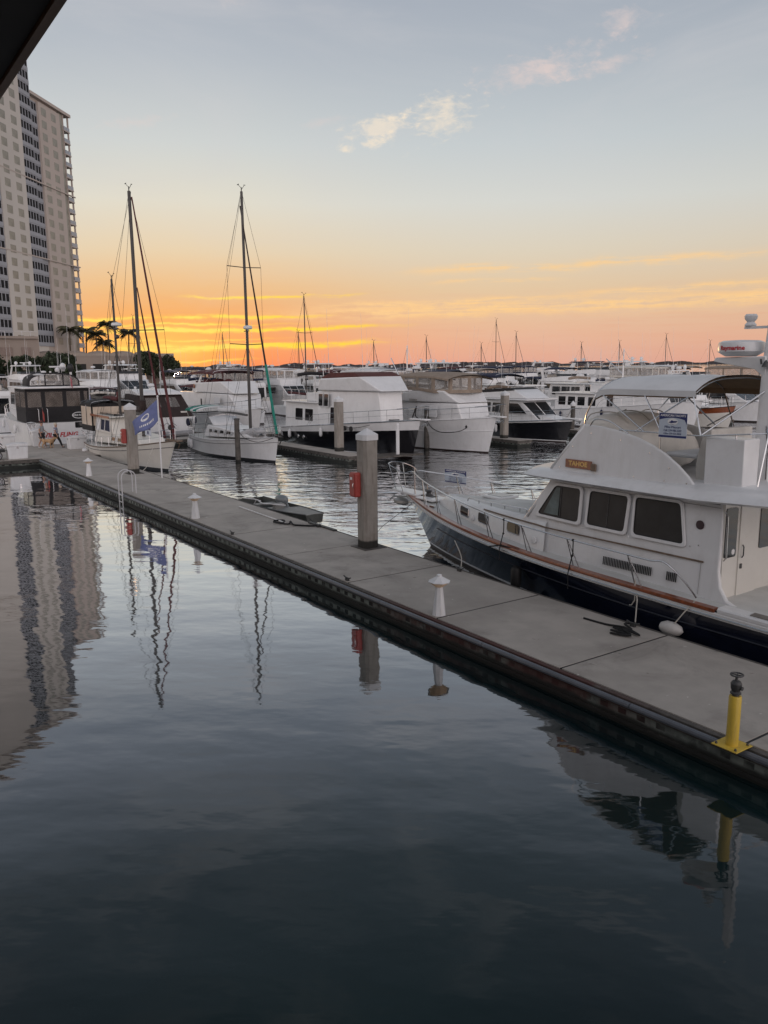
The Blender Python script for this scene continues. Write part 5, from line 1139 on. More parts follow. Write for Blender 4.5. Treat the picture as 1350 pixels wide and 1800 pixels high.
# windowed side strip of dark glass on its sheer
# --- generic builders ---
def gen(kind,canvas,label,group,n,sx,rz,nameit=None,seed=0,sc=1.0):
    rnd=random.Random(seed*7+3)
    if kind=='fly':     # flybridge sedan
        r,H=cruiser('motor_yacht',label,'motor yacht',group,n,sx,rz,13,4.4,1.5,2.2,white,stripe=bootblk,
         houses=[dict(name='cabin',prof=[(2.0,1.5),(10.6,2.0),(8.4,3.35),(1.6,3.35)],w=1.85,k=.08,xn=7.5,kn=.05,wins=[(2.4,3.9,2.3,3.1),(4.1,5.7,2.3,3.1),[(5.9,2.3),(8.9,2.3),(7.9,3.1),(5.9,3.1)]],front=[((10.6,2.0),(8.4,3.35),[(-.9,-.34),(-.3,.3),(.34,.9)]),((1.6,3.35),(2.0,1.5),[(-.85,-.3),(-.2,.25),(.35,.85)])])],
         fb=dict(x0=1.6,x1=8.6,w=1.8,z=3.36,h=.75),bim=dict(x0=2.2,x1=6.4,w=1.65,z=5.15,c=.22,m=canvas,base=4.0) if canvas else None,
         arch=dict(x=1.7,w=1.75,z0=3.4,z1=5.0,dom=rnd.random()<.5),extras=lambda r,H:whips(r,[(2.2,-1.7,4.0,rnd.uniform(4.2,7.6),.3),(2.2,1.7,4.0,rnd.uniform(3.2,5.4),.3)]))
    elif kind=='encl':  # fully enclosed flybridge
        r,H=cruiser('motor_yacht',label,'motor yacht',group,n,sx,rz,13.5,4.6,1.6,2.3,white,stripe=bootblk,
         houses=[dict(name='cabin',prof=[(1.6,1.6),(11,2.1),(9.6,3.4),(1.6,3.4)],w=1.95,k=.06,xn=8,kn=.06,wins=[(2.0,3.4,2.3,3.1),(3.6,5.2,2.3,3.1),(5.4,7.0,2.3,3.1),(7.2,8.6,2.3,3.1)],front=[((11,2.1),(9.6,3.4),[(-.9,-.34),(-.3,.3),(.34,.9)]),((1.6,3.4),(1.6,1.6),[(-.85,-.3),(-.2,.25),(.35,.85)])])],
         fb=dict(x0=1.6,x1=9.6,w=1.9,z=3.42,h=.7,screen=False),bim=dict(x0=1.8,x1=8.8,w=1.75,z=5.35,c=.2,m=canvas,base=4.0,encl=True,ez=4.05),
         extras=lambda r,H:(whips(r,[(2.2,-1.7,4.0,rnd.uniform(4.6,7.2),.3),(2.6,1.7,4.0,4.4,.2)]),radar(r,4,5.75,.3)))
    elif kind=='express':
        r,H=cruiser('express_cruiser',label,'motor boat',group,n,sx,rz,11.5,4.0,1.4,1.8,white,stripe=bootblk,
         houses=[dict(name='cabin',prof=[(3.6,1.4),(10,1.75),(7.4,2.25),(3.6,2.25)],w=1.65,k=.1,xn=6,kn=.05),dict(name='windshield_frame',prof=[(3.4,2.2),(7.0,2.25),(5.2,3.1),(3.2,3.15)],w=1.5,k=.25,xn=5,kn=.05,m=glass,bev=.03)],
         bim=dict(x0=.8,x1=5.2,w=1.55,z=3.65,c=.2,m=canvas,base=1.6) if canvas else None,arch=dict(x=1.4,w=1.6,z0=1.5,z1=3.5,rake=.9),rail=(.4,.97),extras=lambda r,H:whips(r,[(1.5,-1.4,3.5,2.6,.3)]))
    elif kind=='yacht': # large hardtop yacht
        r,H=cruiser('motor_yacht',label,'motor yacht',group,n,sx,rz,18,5.2,1.9,2.8,white,stripe=bootblk,
         houses=[dict(name='cabin',prof=[(3.0,1.9),(14.4,2.6),(11.2,4.1),(1.4,4.1)],w=2.15,k=.08,xn=10,kn=.04,wins=[(3.6,6.2,2.8,3.7),(6.5,9.2,2.8,3.7),[(9.5,2.9),(12.4,2.9),(11.2,3.7),(9.5,3.7)]],front=[((14.4,2.6),(11.2,4.1),[(-.9,-.34),(-.3,.3),(.34,.9)]),((1.4,4.1),(3.0,1.9),[(-.85,-.1),(.1,.85)])])],
         fb=dict(x0=1.5,x1=11.0,w=2.1,z=4.12,h=.85,nose=1.6),
         extras=lambda r,H:(block([(3.4,6.0),(8.4,6.05),(7.8,6.22),(4.0,6.2)],W_(1.8,6,.3)).build('hardtop',canvas or white,r,bevel=.05),
            [MB().poly([(3.0,sd*1.95,4.2),(4.3,sd*1.95,4.2),(5.0,sd*1.7,6.02),(4.2,sd*1.7,6.02)],.09,(0,-sd,0)).build('arch_leg',white,r) for sd in (-1,1)],
            [MB().poly([(7.7,sd*1.8,4.9),(7.9,sd*1.8,4.9),(7.6,sd*1.7,6.05),(7.4,sd*1.7,6.05)],.05,(0,-sd,0)).build('hardtop_post',white,r) for sd in (-1,1)],
            openarray(r,5.0,6.3,w=.6),dome(r,4.2,-1.0,6.4,.24),dome(r,4.2,1.0,6.4,.24),whips(r,[(4.4,-1.7,6.2,3.2,.3),(4.4,1.7,6.2,2.2,.3)])))
    elif kind=='sedan': # pilothouse boat with upright windows
        r,H=cruiser('motor_cruiser',label,'motor boat',group,n,sx,rz,11,3.9,1.4,2.1,white,stripe=bootblk,
         houses=[dict(name='cabin',prof=[(3.0,1.4),(8.6,1.8),(8.0,3.5),(2.6,3.5)],w=1.55,k=.04,xn=7,kn=.06,wins=[(3.3,4.6,2.3,3.25),(4.8,6.1,2.3,3.25),(6.3,7.6,2.3,3.25)],front=[((8.6,1.8),(8.0,3.5),[(-.9,-.34),(-.3,.3),(.34,.9)]),((2.6,3.5),(3.0,1.4),[(-.85,-.3),(-.2,.85)])]),
                 dict(name='roof',prof=[(1.2,3.52),(8.7,3.55),(8.4,3.66),(1.3,3.64)],w=1.75,k=0,bev=.03)],
         extras=lambda r,H:(radar(r,5,3.95,.3),whips(r,[(3,-1.4,3.6,3.0,.2)]),MB().tube([(1.4,-1.6,1.5),(1.4,-1.6,3.55)],.03).tube([(1.4,1.6,1.5),(1.4,1.6,3.55)],.03).build('roof_post',steel,r)))
    elif kind=='conv':  # sportfish with tall top
        r,H=cruiser('sport_fisher',label,'motor boat',group,n,sx,rz,14,4.7,1.3,2.5,white,stripe=bootblk,sheerp=1.3,
         houses=[dict(name='cabin',prof=[(4.2,1.5),(11.2,2.3),(9.0,3.5),(4.2,3.5)],w=1.95,k=.08,xn=8,kn=.06,wins=[[(4.8,2.5),(9.4,2.6),(8.6,3.15),(4.8,3.2)]],front=[((4.2,3.5),(4.2,1.5),[(-.85,-.3),(-.2,.85)])])],
         fb=dict(x0=4.2,x1=9.0,w=1.85,z=3.52,h=.8),bim=dict(x0=4.2,x1=7.6,w=1.6,z=5.5,c=.1,m=canvas or white,base=3.6),
         extras=lambda r,H:(whips(r,[(5,-1.7,4.0,6.5,1.4),(5,1.7,4.0,6.5,1.4)]),radar(r,5.6,5.9,.28)))
    if nameit:
        mb=MB(); text_mb(mb,nameit,.36,frame_mtx((-.012,0,.95),(0,-1,0),(0,0,1)),extr=.006); mb.build('stern_name_lettering',dktext,r,smooth=0,fixn=False)
    return r
GB='boats in the row beyond the pier'; GC='boats in the third row back'; GD='boats in the farthest row'
gen('fly',bluec,'white flybridge boat with navy bimini, stern toward us, left of far red box pile',GB,53.0,-61.4,PI,seed=1)
gen('sedan',None,'white pilothouse boat, stern toward us, with dark name lettering',GB,62.5,-61.2,PI,'MERITOCRACY',seed=2)
gen('encl',beigec,'white yacht with beige enclosed flybridge seen past the near yacht mast',GB,88,-60.9,0,seed=3)
gen('yacht',None,'large white yacht with radar arch and hardtop above the small black hulled cruiser',GC,80,-90.5,0,seed=4)
gen('encl',maroon,'white boat with maroon enclosed flybridge behind the green furled sail',GB,35.0,-75.0,PI,seed=5)
gen('fly',maroon,'white flybridge boat with maroon bimini just above the dark yacht cover',GC,52.5,-78,0,seed=6)
gen('encl',whitec,'white boat with pale enclosed flybridge behind the tan enclosure, left',GB,44.5,-61.0,PI,seed=7)
gen('yacht',bluec,'large white yacht with blue hardtop above the near yacht bimini',GC,104,-80,0,seed=8)
# old wooden-trimmed cruiser
def ex(root,H):
    mb=MB(); mb.box(6.6,9.4,-1.5,1.5,1.9,2.0); mb.build('trunk_top',white,root); 
    mb=MB()
    for sd in (-1,1):
        for k in range(7): mb.tube([H.sheer(.62+.055*k,.1,0,sd),H.sheer(.62+.055*k,.1,.8,sd)],.016,4)
    mb.build('bow_rail_posts',rubber,root)
    mb=MB(); mb.box(4.3,6.2,-1.2,-.2,2.6,3.2); mb.build('folded_canvas',blackc,root,bevel=.1)
cruiser('wooden_cruiser','old white cruiser with varnished red stripe seen under the near bimini','motor boat','yachts moored bow out in the middle row',66.9,-41.9,0,11,3.6,1.35,2.1,white2,band=.72,bandm=teak,stripe=white2,
  houses=[dict(name='cabin',prof=[(2,1.4),(7.6,1.8),(7.1,2.9),(2,2.9)],w=1.4,k=.05,wins=[(2.5,3.8,2.1,2.7),(4.0,5.3,2.1,2.7),(5.5,6.8,2.1,2.7)])],extras=ex,rail=None,pulpit=False)
gen('fly',None,'white flybridge yacht with dark cabin windows right of the old varnished cruiser','yachts moored bow out in the middle row',76.5,-43.5,0,seed=9)
gen('encl',tan,'white yacht with tan enclosure behind the near yacht mast, farthest right','yachts moored bow out in the middle row',84.0,-44,0,seed=10)
gen('sedan',None,'small white pilothouse boat hidden behind the long trawler bow',GB,73,-61,PI,seed=11)
gen('express',maroon,'low white express cruiser between the dark canvas boats, far left of the sunset',GC,23.5,-78.0,0,seed=12)
gen('express',maroon,'small white express cruiser with maroon cover just right of the sunset glow',GC,36.5,-88.0,PI,seed=13)
gen('fly',None,'white flybridge cruiser without canvas, behind the ketch masts',GC,22.0,-92,0,seed=14)
gen('sedan',None,'white pilothouse boat at the left behind the two capped piles',GC,6.5,-86,PI,seed=15)
gen('fly',blackc,'white flybridge boat at the left edge with black dinghy bow below',GC,12.5,-79,PI,seed=16)
gen('yacht',None,'large white yacht at the far left before the dark hedge trees',GC,12.5,-108,0,seed=17)
gen('encl',whitec,'white enclosed yacht in front of the low beige building',GC,30.5,-104,0,seed=18)
gen('yacht',None,'large white yacht with white hardtop before the palms',GC,26.0,-122,0,seed=19)
# third and farthest rows: one of each kind, then copies
protos={}
for i,(k,cv,lab) in enumerate([('fly',tan,'with tan bimini'),('encl',bluec,'with navy enclosed flybridge'),('yacht',white,'with hardtop and domes'),('express',bluec,'low, with navy bimini'),('conv',white,'sport fisher with outriggers'),('fly',bluec,'with navy bimini'),('encl',whitec,'with pale enclosed flybridge'),('sedan',None,'with upright pilothouse'),('conv',maroon,'sport fisher with maroon top'),('express',whitec,'low, with white bimini')]):
    protos[i]=(k,cv,lab)
built={}
ordn=['first','second','third','fourth','fifth','sixth','seventh','eighth','ninth','tenth','eleventh','twelfth','thirteenth','fourteenth','fifteenth','sixteenth','seventeenth','eighteenth','nineteenth','twentieth']
LEN=dict(fly=13,encl=13.5,yacht=18,express=11.5,sedan=11,conv=14)
def fill(rowname,grp,s_mid,ns,order,flip):
    for j,(nn,pi_) in enumerate(zip(ns,order)):
        k,cv,lab=protos[pi_]; Lk=LEN[k]; rz=0 if (j*7+flip)%3 else PI
        label='white boat %s, %s from left in the %s'%(lab,ordn[j],rowname)
        sdd=s_mid+random.uniform(-1,1)
        if pi_ not in built:
            r=gen(k,cv,label,grp,nn,sdd+(Lk/2 if rz==0 else Lk/2),rz,seed=30+pi_); built[pi_]=r
        else:
            r=copy_tree(built[pi_],None,((sdd-Lk/2) if rz==0 else (sdd+Lk/2),nn,0),rz,label,grp)
fill('third row',GC,-98,[44,50.5,58,65,72,89,97,112,120],[1,6,0,4,7,1,3,8,5],0)
fill('fourth row',GD,-117,[36,44,52,60,69,78,87,96,105,114,123,132],[2,5,4,6,2,0,8,2,3,1,7,4],1)
fill('farthest row',GD,-150,[48,58,68,80,92,104,116,128,142,156],[4,1,2,8,6,2,5,4,0,2],2)
# yacht row right, just beyond the middle row
fill('row behind near mast',GB,-68,[81,97],[7,5],1)
# distant sailing masts
def far_sloop(n,s,L,h,label,rz=0,hull=white,sailc=bluec):
    root=empty('sailboat',(s,n,0),rz,label,'sailboat','distant sailboats'); H=Hull(L,L*.31,1.1,1.5,tran=.7,full=1.75); H.build(root,hull,stripe=bootblk)
    block([(L*.25,1.1),(L*.75,1.35),(L*.7,1.6),(L*.27,1.8)],W_(1.1,1.1,.2,L*.45,.03)).build('coachroof',white,root,bevel=.05)
    sail_rig(root,L*.6,1.6,h,.08,(h*.5,) if h<13 else (h*.4,h*.7),1.0,hull_w=L*.14,zd=1.2)
    mb=MB(); mb.tube([(L-.1,0,1.5),(L*.6,0,h*.95)],.05,6,r1=.03); mb.build('furled_headsail',sailc,root)
    mb=MB(); mb.tube([(L*.6,0,2.6),(L*.2,0,2.7)],.14,8); mb.build('boom_with_cover',sailc,root)
    mb=MB(); mb.tube([(L*.6,0,h-.2),(.1,0,1.4)],.009,4); mb.build('backstay',rubber,root)
far_sloop(46.2,-89.5,11,13.6,'distant sloop whose dark mast rises between the tall green sail and the long antenna',sailc=maroon)
for a_ in [(60.5,-116,9,10.8,'far sailboat with thin mast just right of the green furled sail'),(41.5,-135,9,13.5,'far sailboat with thin mast left of the sloop, in the sunset glow'),(86.5,-118,9,10.5,'far sailboat with thin mast left of the trawler mast'),(99.,-118,9,9.4,'far sailboat with a short mast above the tan enclosure'),(107,-118,10,11.5,'far sailboat with thin mast right of the tan enclosure'),(76,-118,8,9.6,'far sailboat with short mast above the dark yacht bow'),
  (138,-119,9,10.2,'far sailboat with thin mast left of the near white bimini'),(152,-118,9,11.8,'far sailboat with thin mast above the near white bimini'),(126,-118,8,9.8,'far sailboat with short mast right of the white pilothouse boat'),(168,-118,9,10.6,'far sailboat with thin mast just left of the round radar dome'),(116,-134,11,14.8,'far sailboat whose taller thin mast stands over the small black cruiser'),(56,-134,9,11.2,'far sailboat with thin mast in the glow behind the tall sloop shrouds')]: far_sloop(*a_)
fill('second row',GC,-83,[60.2,67.0,74.2,90.8,97.8,112.5,119.5],[1,8,0,5,2,6,0],2)
# --- small aluminium skiff at the dock ---
root=empty('skiff',(-28.5,14.55,0),0,'grey open skiff with pale foredeck and cowled outboard tied at the dock','dinghy'); Ls=5.6
camo=mat('skiff_grey_green',(.060,.065,.06),.55,var=.4,vs=3); sk=mat('skiff_pale_deck',(.22,.22,.21),.5,var=.2)
hb=MB(); N_=10; rows=[]
for i in range(N_+1):
    t=i/N_; x=-Ls/2+Ls*t; w=.64*(1 if t<.6 else 1-.42*((t-.6)/.4)**1.6); zt=.34+.12*t*t; zb=-.1+.25*max(0,(t-.7)/.3)**2
    rows.append([(x,-w,zt),(x,-w*.86,zb),(x,w*.86,zb),(x,w,zt)])
hb.grid(rows); hb.add(rows[0],[(0,1,2,3)]); hb.add(rows[-1],[(0,1,2,3)])
h_=hb.build('hull',camo,root,smooth=0); h_.modifiers.new('s','SOLIDIFY').thickness=.03
mb=MB(); mb.grid([[(r[0][0],r[0][1]*.97,r[0][2]+.005),(r[0][0],0,r[0][2]+.03),(r[3][0],r[3][1]*.97,r[3][2]+.005)] for r in rows[6:]]); e=mb.build('foredeck',sk,root,smooth=0); e.modifiers.new('s','SOLIDIFY').thickness=.02
mb=MB()
for sd in (0,3): mb.tube([(r[sd][0],r[sd][1],r[sd][2]+.01) for r in rows],.028,5)
mb.build('gunwale',iron,root)
for x in (-1.6,-.4):
    mb=MB(); mb.box(x-.16,x+.16,-.58,.58,.22,.27); mb.build('thwart',sk,root)
mb=MB(); mb.lathe([(.04,-.34),(.17,-.3),(.2,-.1),(.2,.14),(.13,.28),(.03,.32)],(-.35,.3,.56),14,ax='x'); mb.tube([(-.1,.35,.5),(.1,.35,.3)],.04); mb.build('outboard_cowling',mat('motor_cowl_grey',(.17,.19,.20),.35),root)
mb=MB(); mb.tube(smooth_pts([(-2.0,-.6,.5),(-1.1,-.5,.55),(-.3,-.62,.52),(.2,-.5,.55),(.7,-.55,.6),(.9,-.2,.56)]),.025,5); mb.tube([(-.9,-.7,.4),(-.7,-.68,.62),(-.3,-.68,.62)],.02,4); mb.build('loose_gear',wpl,root)
mb=MB(); mb.box(.35,.62,-.5,-.1,.35,.6); mb.build('fuel_box',sk,root,bevel=.03)
# mooring lines
ropething('mooring_line',smooth_pts([(-45.1,34.55,2.2),(-44,34.3,1.6),(-43,34.4,1.35),(-41.9,34.9,1.45),(-41.3,35.1,1.72)]),.028,ropeb,'black mooring line sagging from the timber pile to the white trawler bow')
ropething('mooring_line',smooth_pts([(-46.4,20.9,2.1),(-45.6,21.0,1.55),(-44.9,21.6,1.3),(-44.3,22.3,1.55)]),.018,ropeb,'thin dark mooring line from the timber pile to the sloop bow')
ropething('mooring_line',smooth_pts([(-43.9,26.6,2.2),(-43.5,27.6,1.95),(-43.3,28.7,2.1)]),.018,ropeb,'thin dark mooring line from the white capped pile to the black hulled yacht')
ropething('mooring_line',smooth_pts([(-41.5,13.3,.55),(-42.2,13.8,.75),(-43.2,14.5,1.6)]),.018,rope,'pale mooring line from the dock to the ketch bow')
ropething('mooring_line',[(-46.6,51.1,2.4),(-47.4,51.4,1.6),(-48.2,51.8,1.2)],.03,rope,'pale mooring line leading from the capped timber pile')
# ================= the near yacht =================
T0=(-13.0,16.05,0); NC=16.05
root=T=empty('trawler_yacht',T0,0,'navy hulled white flybridge yacht with teak rail, moored nearest along the dock','motor yacht')
O=T0
# hull: local frame x forward maps to -s ; stern at s=-4.6, bow at s=-22
LT=17.3; SB=-4.6
class TH(Hull):
    def pt(s,t,z,side):
        p=Hull.pt(s,t,z,side); return (SB-p[0],NC-p[1],p[2])     # side +1 = the dock side
H=TH(LT,4.35,1.06,1.62,tran=.9,full=2.25,rake=.10,draft=.6,fine=1.45,wlk=.93,sheerp=2.3)
H.dip=-.07
def shr(t,inset=0,dz=0,side=1):
    p=H.pt(t,H.z(t),side); y=p[1]-NC; m_=max(0,abs(y)-inset); return (p[0]+(inset*.6 if t>.93 else 0),NC+math.copysign(m_,y),p[2]+dz)
H.sheer=shr
hb=Hull.build(H,T,navy,stripe=wpl,bottom=boot,o=O,deck=deckm)
H.sheer=shr
# deck points fix
tS=lambda s:(SB-s)/LT
def sweep(name,m,t0,t1,prof,parent=None,n=30,sides=(1,-1),bevel=0):
    """prof: list of (inset,dz) closed section carried along the sheer"""
    for sd in sides:
        rows=[]
        for i in range(n+1):
            t=t0+(t1-t0)*i/n; rows.append([shr(t,a,b,sd) for a,b in prof])
        mb=MB(); mb.grid(rows,closed=True); k=len(prof); mb.f+= [tuple(range(k)),tuple(range(n*k,n*k+k))]; mb.mi+=[0,0]
        mb.build(name,m,parent or T,origin=O,smooth=40)
sweep('white_sheer_band',white,0.0,.999,[(-.015,-.17),(-.035,-.06),(-.02,-.035),(.05,-.035),(.05,-.17)])
tt=tS(-8.85)
sweep('teak_cap_rail',teak,tt,.995,[(-.05,-.035),(-.06,.0),(-.045,.035),(.10,.045),(.12,.0),(.12,-.035)])
sweep('rub_moulding',steel,0,.97,[(-.045,-.125),(-.06,-.115),(-.045,-.10),(-.02,-.11)])
mb=MB()
for sd in (1,-1): mb.tube([ (p[0],p[1]+(-.006 if sd==1 else .006),p[2]) for p in [H.pt(t,H.z(t)*.60,sd) for t in [i/30 for i in range(0,27)]]],.016,4)
mb.build('hull_crease',mat('navy_crease',(.03,.033,.045),.3),T,origin=O)
# cockpit coaming white aft of house
sweep('cockpit_coaming',white,0.0,tt-.004,[(-.04,-.02),(-.045,.04),(-.02,.07),(.24,.085),(.27,.05),(.27,-.35),(-.0,-.05)])
sweep('coaming_pad',mat('coaming_teak_grey',(.20,.18,.16),.6,var=.2,vs=6),.02,tt-.04,[(.03,.078),(.03,.092),(.20,.105),(.20,.08)])
# cockpit sole, transom seat, steps
mb=MB(); mb.box(-9.15,-5.0,NC-1.75,NC+1.75,.45,.55); mb.build('cockpit_sole',teakdk,T,origin=O)
mb=MB(); mb.box(-9.15,-7.9,NC-1.75,NC-1.0,.56,.93); mb.box(-9.15,-8.3,NC-1.0,NC-.2,.56,.80); mb.build('boarding_step',white,T,origin=O,bevel=.03)
mb=MB(); mb.box(-9.05,-8.0,NC-1.68,NC-1.06,.932,.955); mb.box(-9.05,-8.36,NC-.95,NC-.25,.802,.82); mb.build('step_tread',teakdk,T,origin=O)
mb=MB(); mb.box(-5.4,-4.75,NC-1.7,NC+1.7,.55,1.08); mb.build('transom_bench',white,T,origin=O,bevel=.05)
# ---- trunk cabin + house ----
def hw(s,z):   # half width of deckhouse at s,z
    t=tS(s); a=abs(shr(t,0,0,1)[1]-NC); base=min(1.62,max(.12,a-.50-max(0,(-14.6-s))*.025))
    return base-.09*(z-1.2)
def HP(s,z,sd=1,off=0): return (s,NC-sd*(hw(s,z)+off),z)
trk_top=lambda s:2.02-.055*max(0,-15-s)
SS=[-14.0-.4*i for i in range(0,15)]
rows=[]
for s in SS:
    zt=trk_top(s); zb=1.0; w0=hw(s,zb); w1=hw(s,zt)
    rows.append([(s,NC-w0,zb),(s,NC-w1-.0,zt-.06),(s,NC-w1+.06,zt)]+[(s,NC-(w1-.06)*k,zt+.10*(1-k*k)) for k in (.6,.2,-.2,-.6)]+[(s,NC+w1-.06,zt),(s,NC+w1,zt-.06),(s,NC+w0,zb)])
e=rows[-1]; sx_=SS[-1]-.38
rows.append([(sx_ if i not in (0,9) else sx_-.05,NC+(p[1]-NC)*.55,(p[2] if i in (0,9) else 1.62-.0*i)) for i,p in enumerate(e)])
rows.append([(sx_-.12,NC+(p[1]-NC)*.5,1.0+.1*(i not in (0,9))) for i,p in enumerate(e)])
mb=MB(); mb.grid(rows); trunk=mb.build('trunk_cabin',white,T,origin=O,smooth=45)
mb=MB(); rr=[[(s,NC-(hw(s,trk_top(s))-.16)*k,trk_top(s)+.008+.10*(1-k*k)+.004) for k in (1,.7,.35,0,-.35,-.7,-1)] for s in SS[1:-1]]; mb.grid(rr); mb.build('nonskid_panel',deckm,trunk,origin=O)
def hatch(s,y,w,name='deck_hatch'):
    z=trk_top(s)+.11; mb=MB(); mb.box(s-w/2,s+w/2,y-w/2,y+w/2,z,z+.07); h=mb.build(name,white,T,origin=O,bevel=.025); return h
hatch(-17.6,NC+.25,.78); 
mb=MB(); mb.lathe([(.26,0),(.26,.035),(.18,.05),(.18,.07),(.02,.08)],(-15.4,NC+.05,trk_top(-15.3)+.10),18); mb.build('deck_vent',white,T,origin=O)
mb=MB(); mb.box(-17.9,-17.3,NC+.02,NC+.5,trk_top(-17.6)+.181,trk_top(-17.6)+.195); mb.build('hatch_lens',mat('frosted_hatch',(.45,.46,.47),.3),T,origin=O)
# portlights
for s in (-17.9,-16.75,-15.25):
    for sd in (1,-1):
        P=[HP(s+a,z,sd,.012) for a,z in ((-.26,1.52),(.26,1.50),(.26,1.76),(-.26,1.78))]; P=rpoly(P,.06)
        mb=MB(); mb.poly(P,.012,(0,-sd,0)); pw=mb.build('portlight',glass,T,origin=O)
        mb=MB(); c_=sum((Vector(p) for p in P),Vector())/len(P); mb.tube([tuple(c_+(Vector(p)-c_)*1.04) for p in P],.017,5,closed=True); mb.build('frame',steel,pw,origin=O)
for s in (-17.35,-14.35):
    mb=MB(); p=HP(s,1.55 if s<-16 else 1.50,1,.03); mb.lathe([(.02,-.06),(.09,-.03),(.09,.02),(.04,.06)],p,10,ax='y'); mb.build('side_vent_cowl',white,T,origin=O)
# grab rail on trunk edge
mb=MB(); gp=[HP(s,0,1)[:1]+(NC-hw(s,2)+.14,trk_top(s)+.16) for s in [-17.9,-17.3,-16.6,-15.9,-15.2,-14.9]]
gp=[(gp[0][0]-.08,gp[0][1],gp[0][2]-.1)]+gp+[(gp[-1][0]+.1,gp[-1][1],gp[-1][2]-.1)]; mb.tube(smooth_pts(gp,3),.016,6)
for p in gp[2:-1:1]: mb.tube([p,(p[0],p[1],p[2]-.1)],.012,5)
mb.build('grab_rail',steel,T,origin=O)
# house walls
ZR=3.12
def wall_side(sd):
    prof=[(-9.18,.75),(-9.2,1.2),(-9.25,1.6),(-9.25,ZR),(-13.95,ZR),(-14.75,2.08),(-15.0,1.9),(-15.0,.9)]
    # rounded flare at lower aft corner
    prof=[(-8.72,1.12),(-8.95,1.2),(-9.12,1.42),(-9.2,1.75),(-9.25,ZR),(-13.95,ZR),(-14.85,2.02),(-15.0,1.9),(-15.0,.9),(-8.72,.9)]
    mb=MB(); mb.poly([HP(a,z,sd) for a,z in prof],.10,(0,sd,0)); return mb.build('house_side',white,T,origin=O,bevel=.03,smooth=30)
hs=wall_side(1); hs2=wall_side(-1)
# front: windshield wall with slanted frame
def fw(u,v,off=0):  # u -1..1 across, v 0..1 up
    zb,zt=2.06,ZR; s=-14.72+(.80)*v-.42*(1-u*u); z=zb+(zt-zb)*v; w=hw(-14.4,z); return (s-off,NC-u*w,z+off*.6)
mb=MB(); U=[-1+i/6 for i in range(13)]
mb.grid([[fw(u,0,0) for u in U],[fw(u,1,0) for u in U]]); e=mb.build('windshield_wall',white,T,origin=O,fixn=False); e.modifiers.new('s','SOLIDIFY').thickness=.05
for a,b in ((-.92,-.36),(-.30,.30),(.36,.92)):
    mb=MB(); us=[a+(b-a)*i/5 for i in range(6)]; mb.grid([[fw(u,.14,.015) for u in us],[fw(u,.88,.015) for u in us]]); e=mb.build('windshield_pane',glass,T,origin=O,fixn=False); e.modifiers.new('s','SOLIDIFY').thickness=.015
# aft bulkhead
zb0=.5
mb=MB(); mb.box(-9.27,-9.2,NC-1.45,NC+1.45,zb0,ZR); blk=mb.build('aft_bulkhead',white2,T,origin=O,smooth=0)
def bw(y0,y1,z0,z1,name,m,off=0,r=.05,th=.02,parent=None):
    P=rpoly([(-9.2+off,y0,z0),(-9.2+off,y1,z0),(-9.2+off,y1,z1),(-9.2+off,y0,z1)],r); mb=MB(); mb.poly(P,th,(1,0,0)); return mb.build(name,m,parent or T,origin=O,smooth=30)
bw(14.62,15.02,2.0,3.02,'aft_window',glass)
bw(15.86,17.2,2.05,2.93,'aft_window',glass)
dr=bw(15.12,15.78,.78,3.03,'door',white2,r=.03,th=.028)
mb=MB(); mb.tube([(-9.15,15.2,1.95),(-9.12,15.2,2.0),(-9.12,15.2,2.18),(-9.15,15.2,2.22)],.014,5); mb.box(-9.17,-9.15,15.17,15.23,1.72,1.82); mb.build('door_handle',iron,dr,origin=O)
mb=MB(); mb.tube([(-9.13,14.52,1.98),(-9.07,14.52,2.05),(-9.07,14.48,2.9),(-9.13,14.48,2.98)],.016,6); mb.build('grab_handle',steel,T,origin=O)
# side windows
def hwin(pts,sd=1,m=screen,mull=None):
    P=rpoly([(a,0,z) for a,z in pts],.10,4); cx=sum(p[0] for p in P)/len(P); cz=sum(p[2] for p in P)/len(P); K=len(P)
    ring=lambda add,off:[HP(cx+(p[0]-cx)*(1+add/abs(max(q[0] for q in P)-cx)),cz+(p[2]-cz)*(1+add/abs(max(q[2] for q in P)-cz)),sd,off) for p in P]
    mb=MB(); mb.poly(ring(0,.004),.01,(0,-sd,0)); w=mb.build('window',m,T,origin=O,smooth=30)
    mb=MB(); a=ring(.07,.0);b=ring(.06,.035);c=ring(.0,.035);d=ring(-.01,.002); mb.grid([a+[a[0]],b+[b[0]],c+[c[0]],d+[d[0]]]); mb.build('frame',white,w,origin=O,smooth=50)
    mb=MB(); mb.tube(ring(-.012,.018),.012,5,closed=True); mb.build('seal',rubber,w,origin=O)
    if mull:
        mb=MB(); mb.tube([HP(mull,pts[0][1]+.02,sd,.02),HP(mull,pts[2][1]-.02,sd,.02)],.011,4); mb.build('sliding_track',iron,w,origin=O)
    return w
curt=mat('teal_grey_curtain',(.10,.14,.145),.4,var=.4,vs=3)
for sd in (1,-1):
    w1=hwin([(-14.32,2.19),(-12.95,2.17),(-12.95,2.97),(-13.75,2.97)],sd,mull=-13.55)
    P=[HP(a,z,sd,.017) for a,z in ((-14.1,2.24),(-13.6,2.24),(-13.6,2.92),(-13.72,2.92))]; mb=MB(); mb.poly(P,.004,(0,-sd,0)); mb.build('curtain',curt,w1,origin=O,smooth=0)
    hwin([(-12.68,2.17),(-11.6,2.16),(-11.56,2.97),(-12.66,2.97)],sd,mull=-12.1)
    hwin([(-11.34,2.16),(-10.05,2.16),(-10.22,3.0),(-11.36,2.99)],sd)
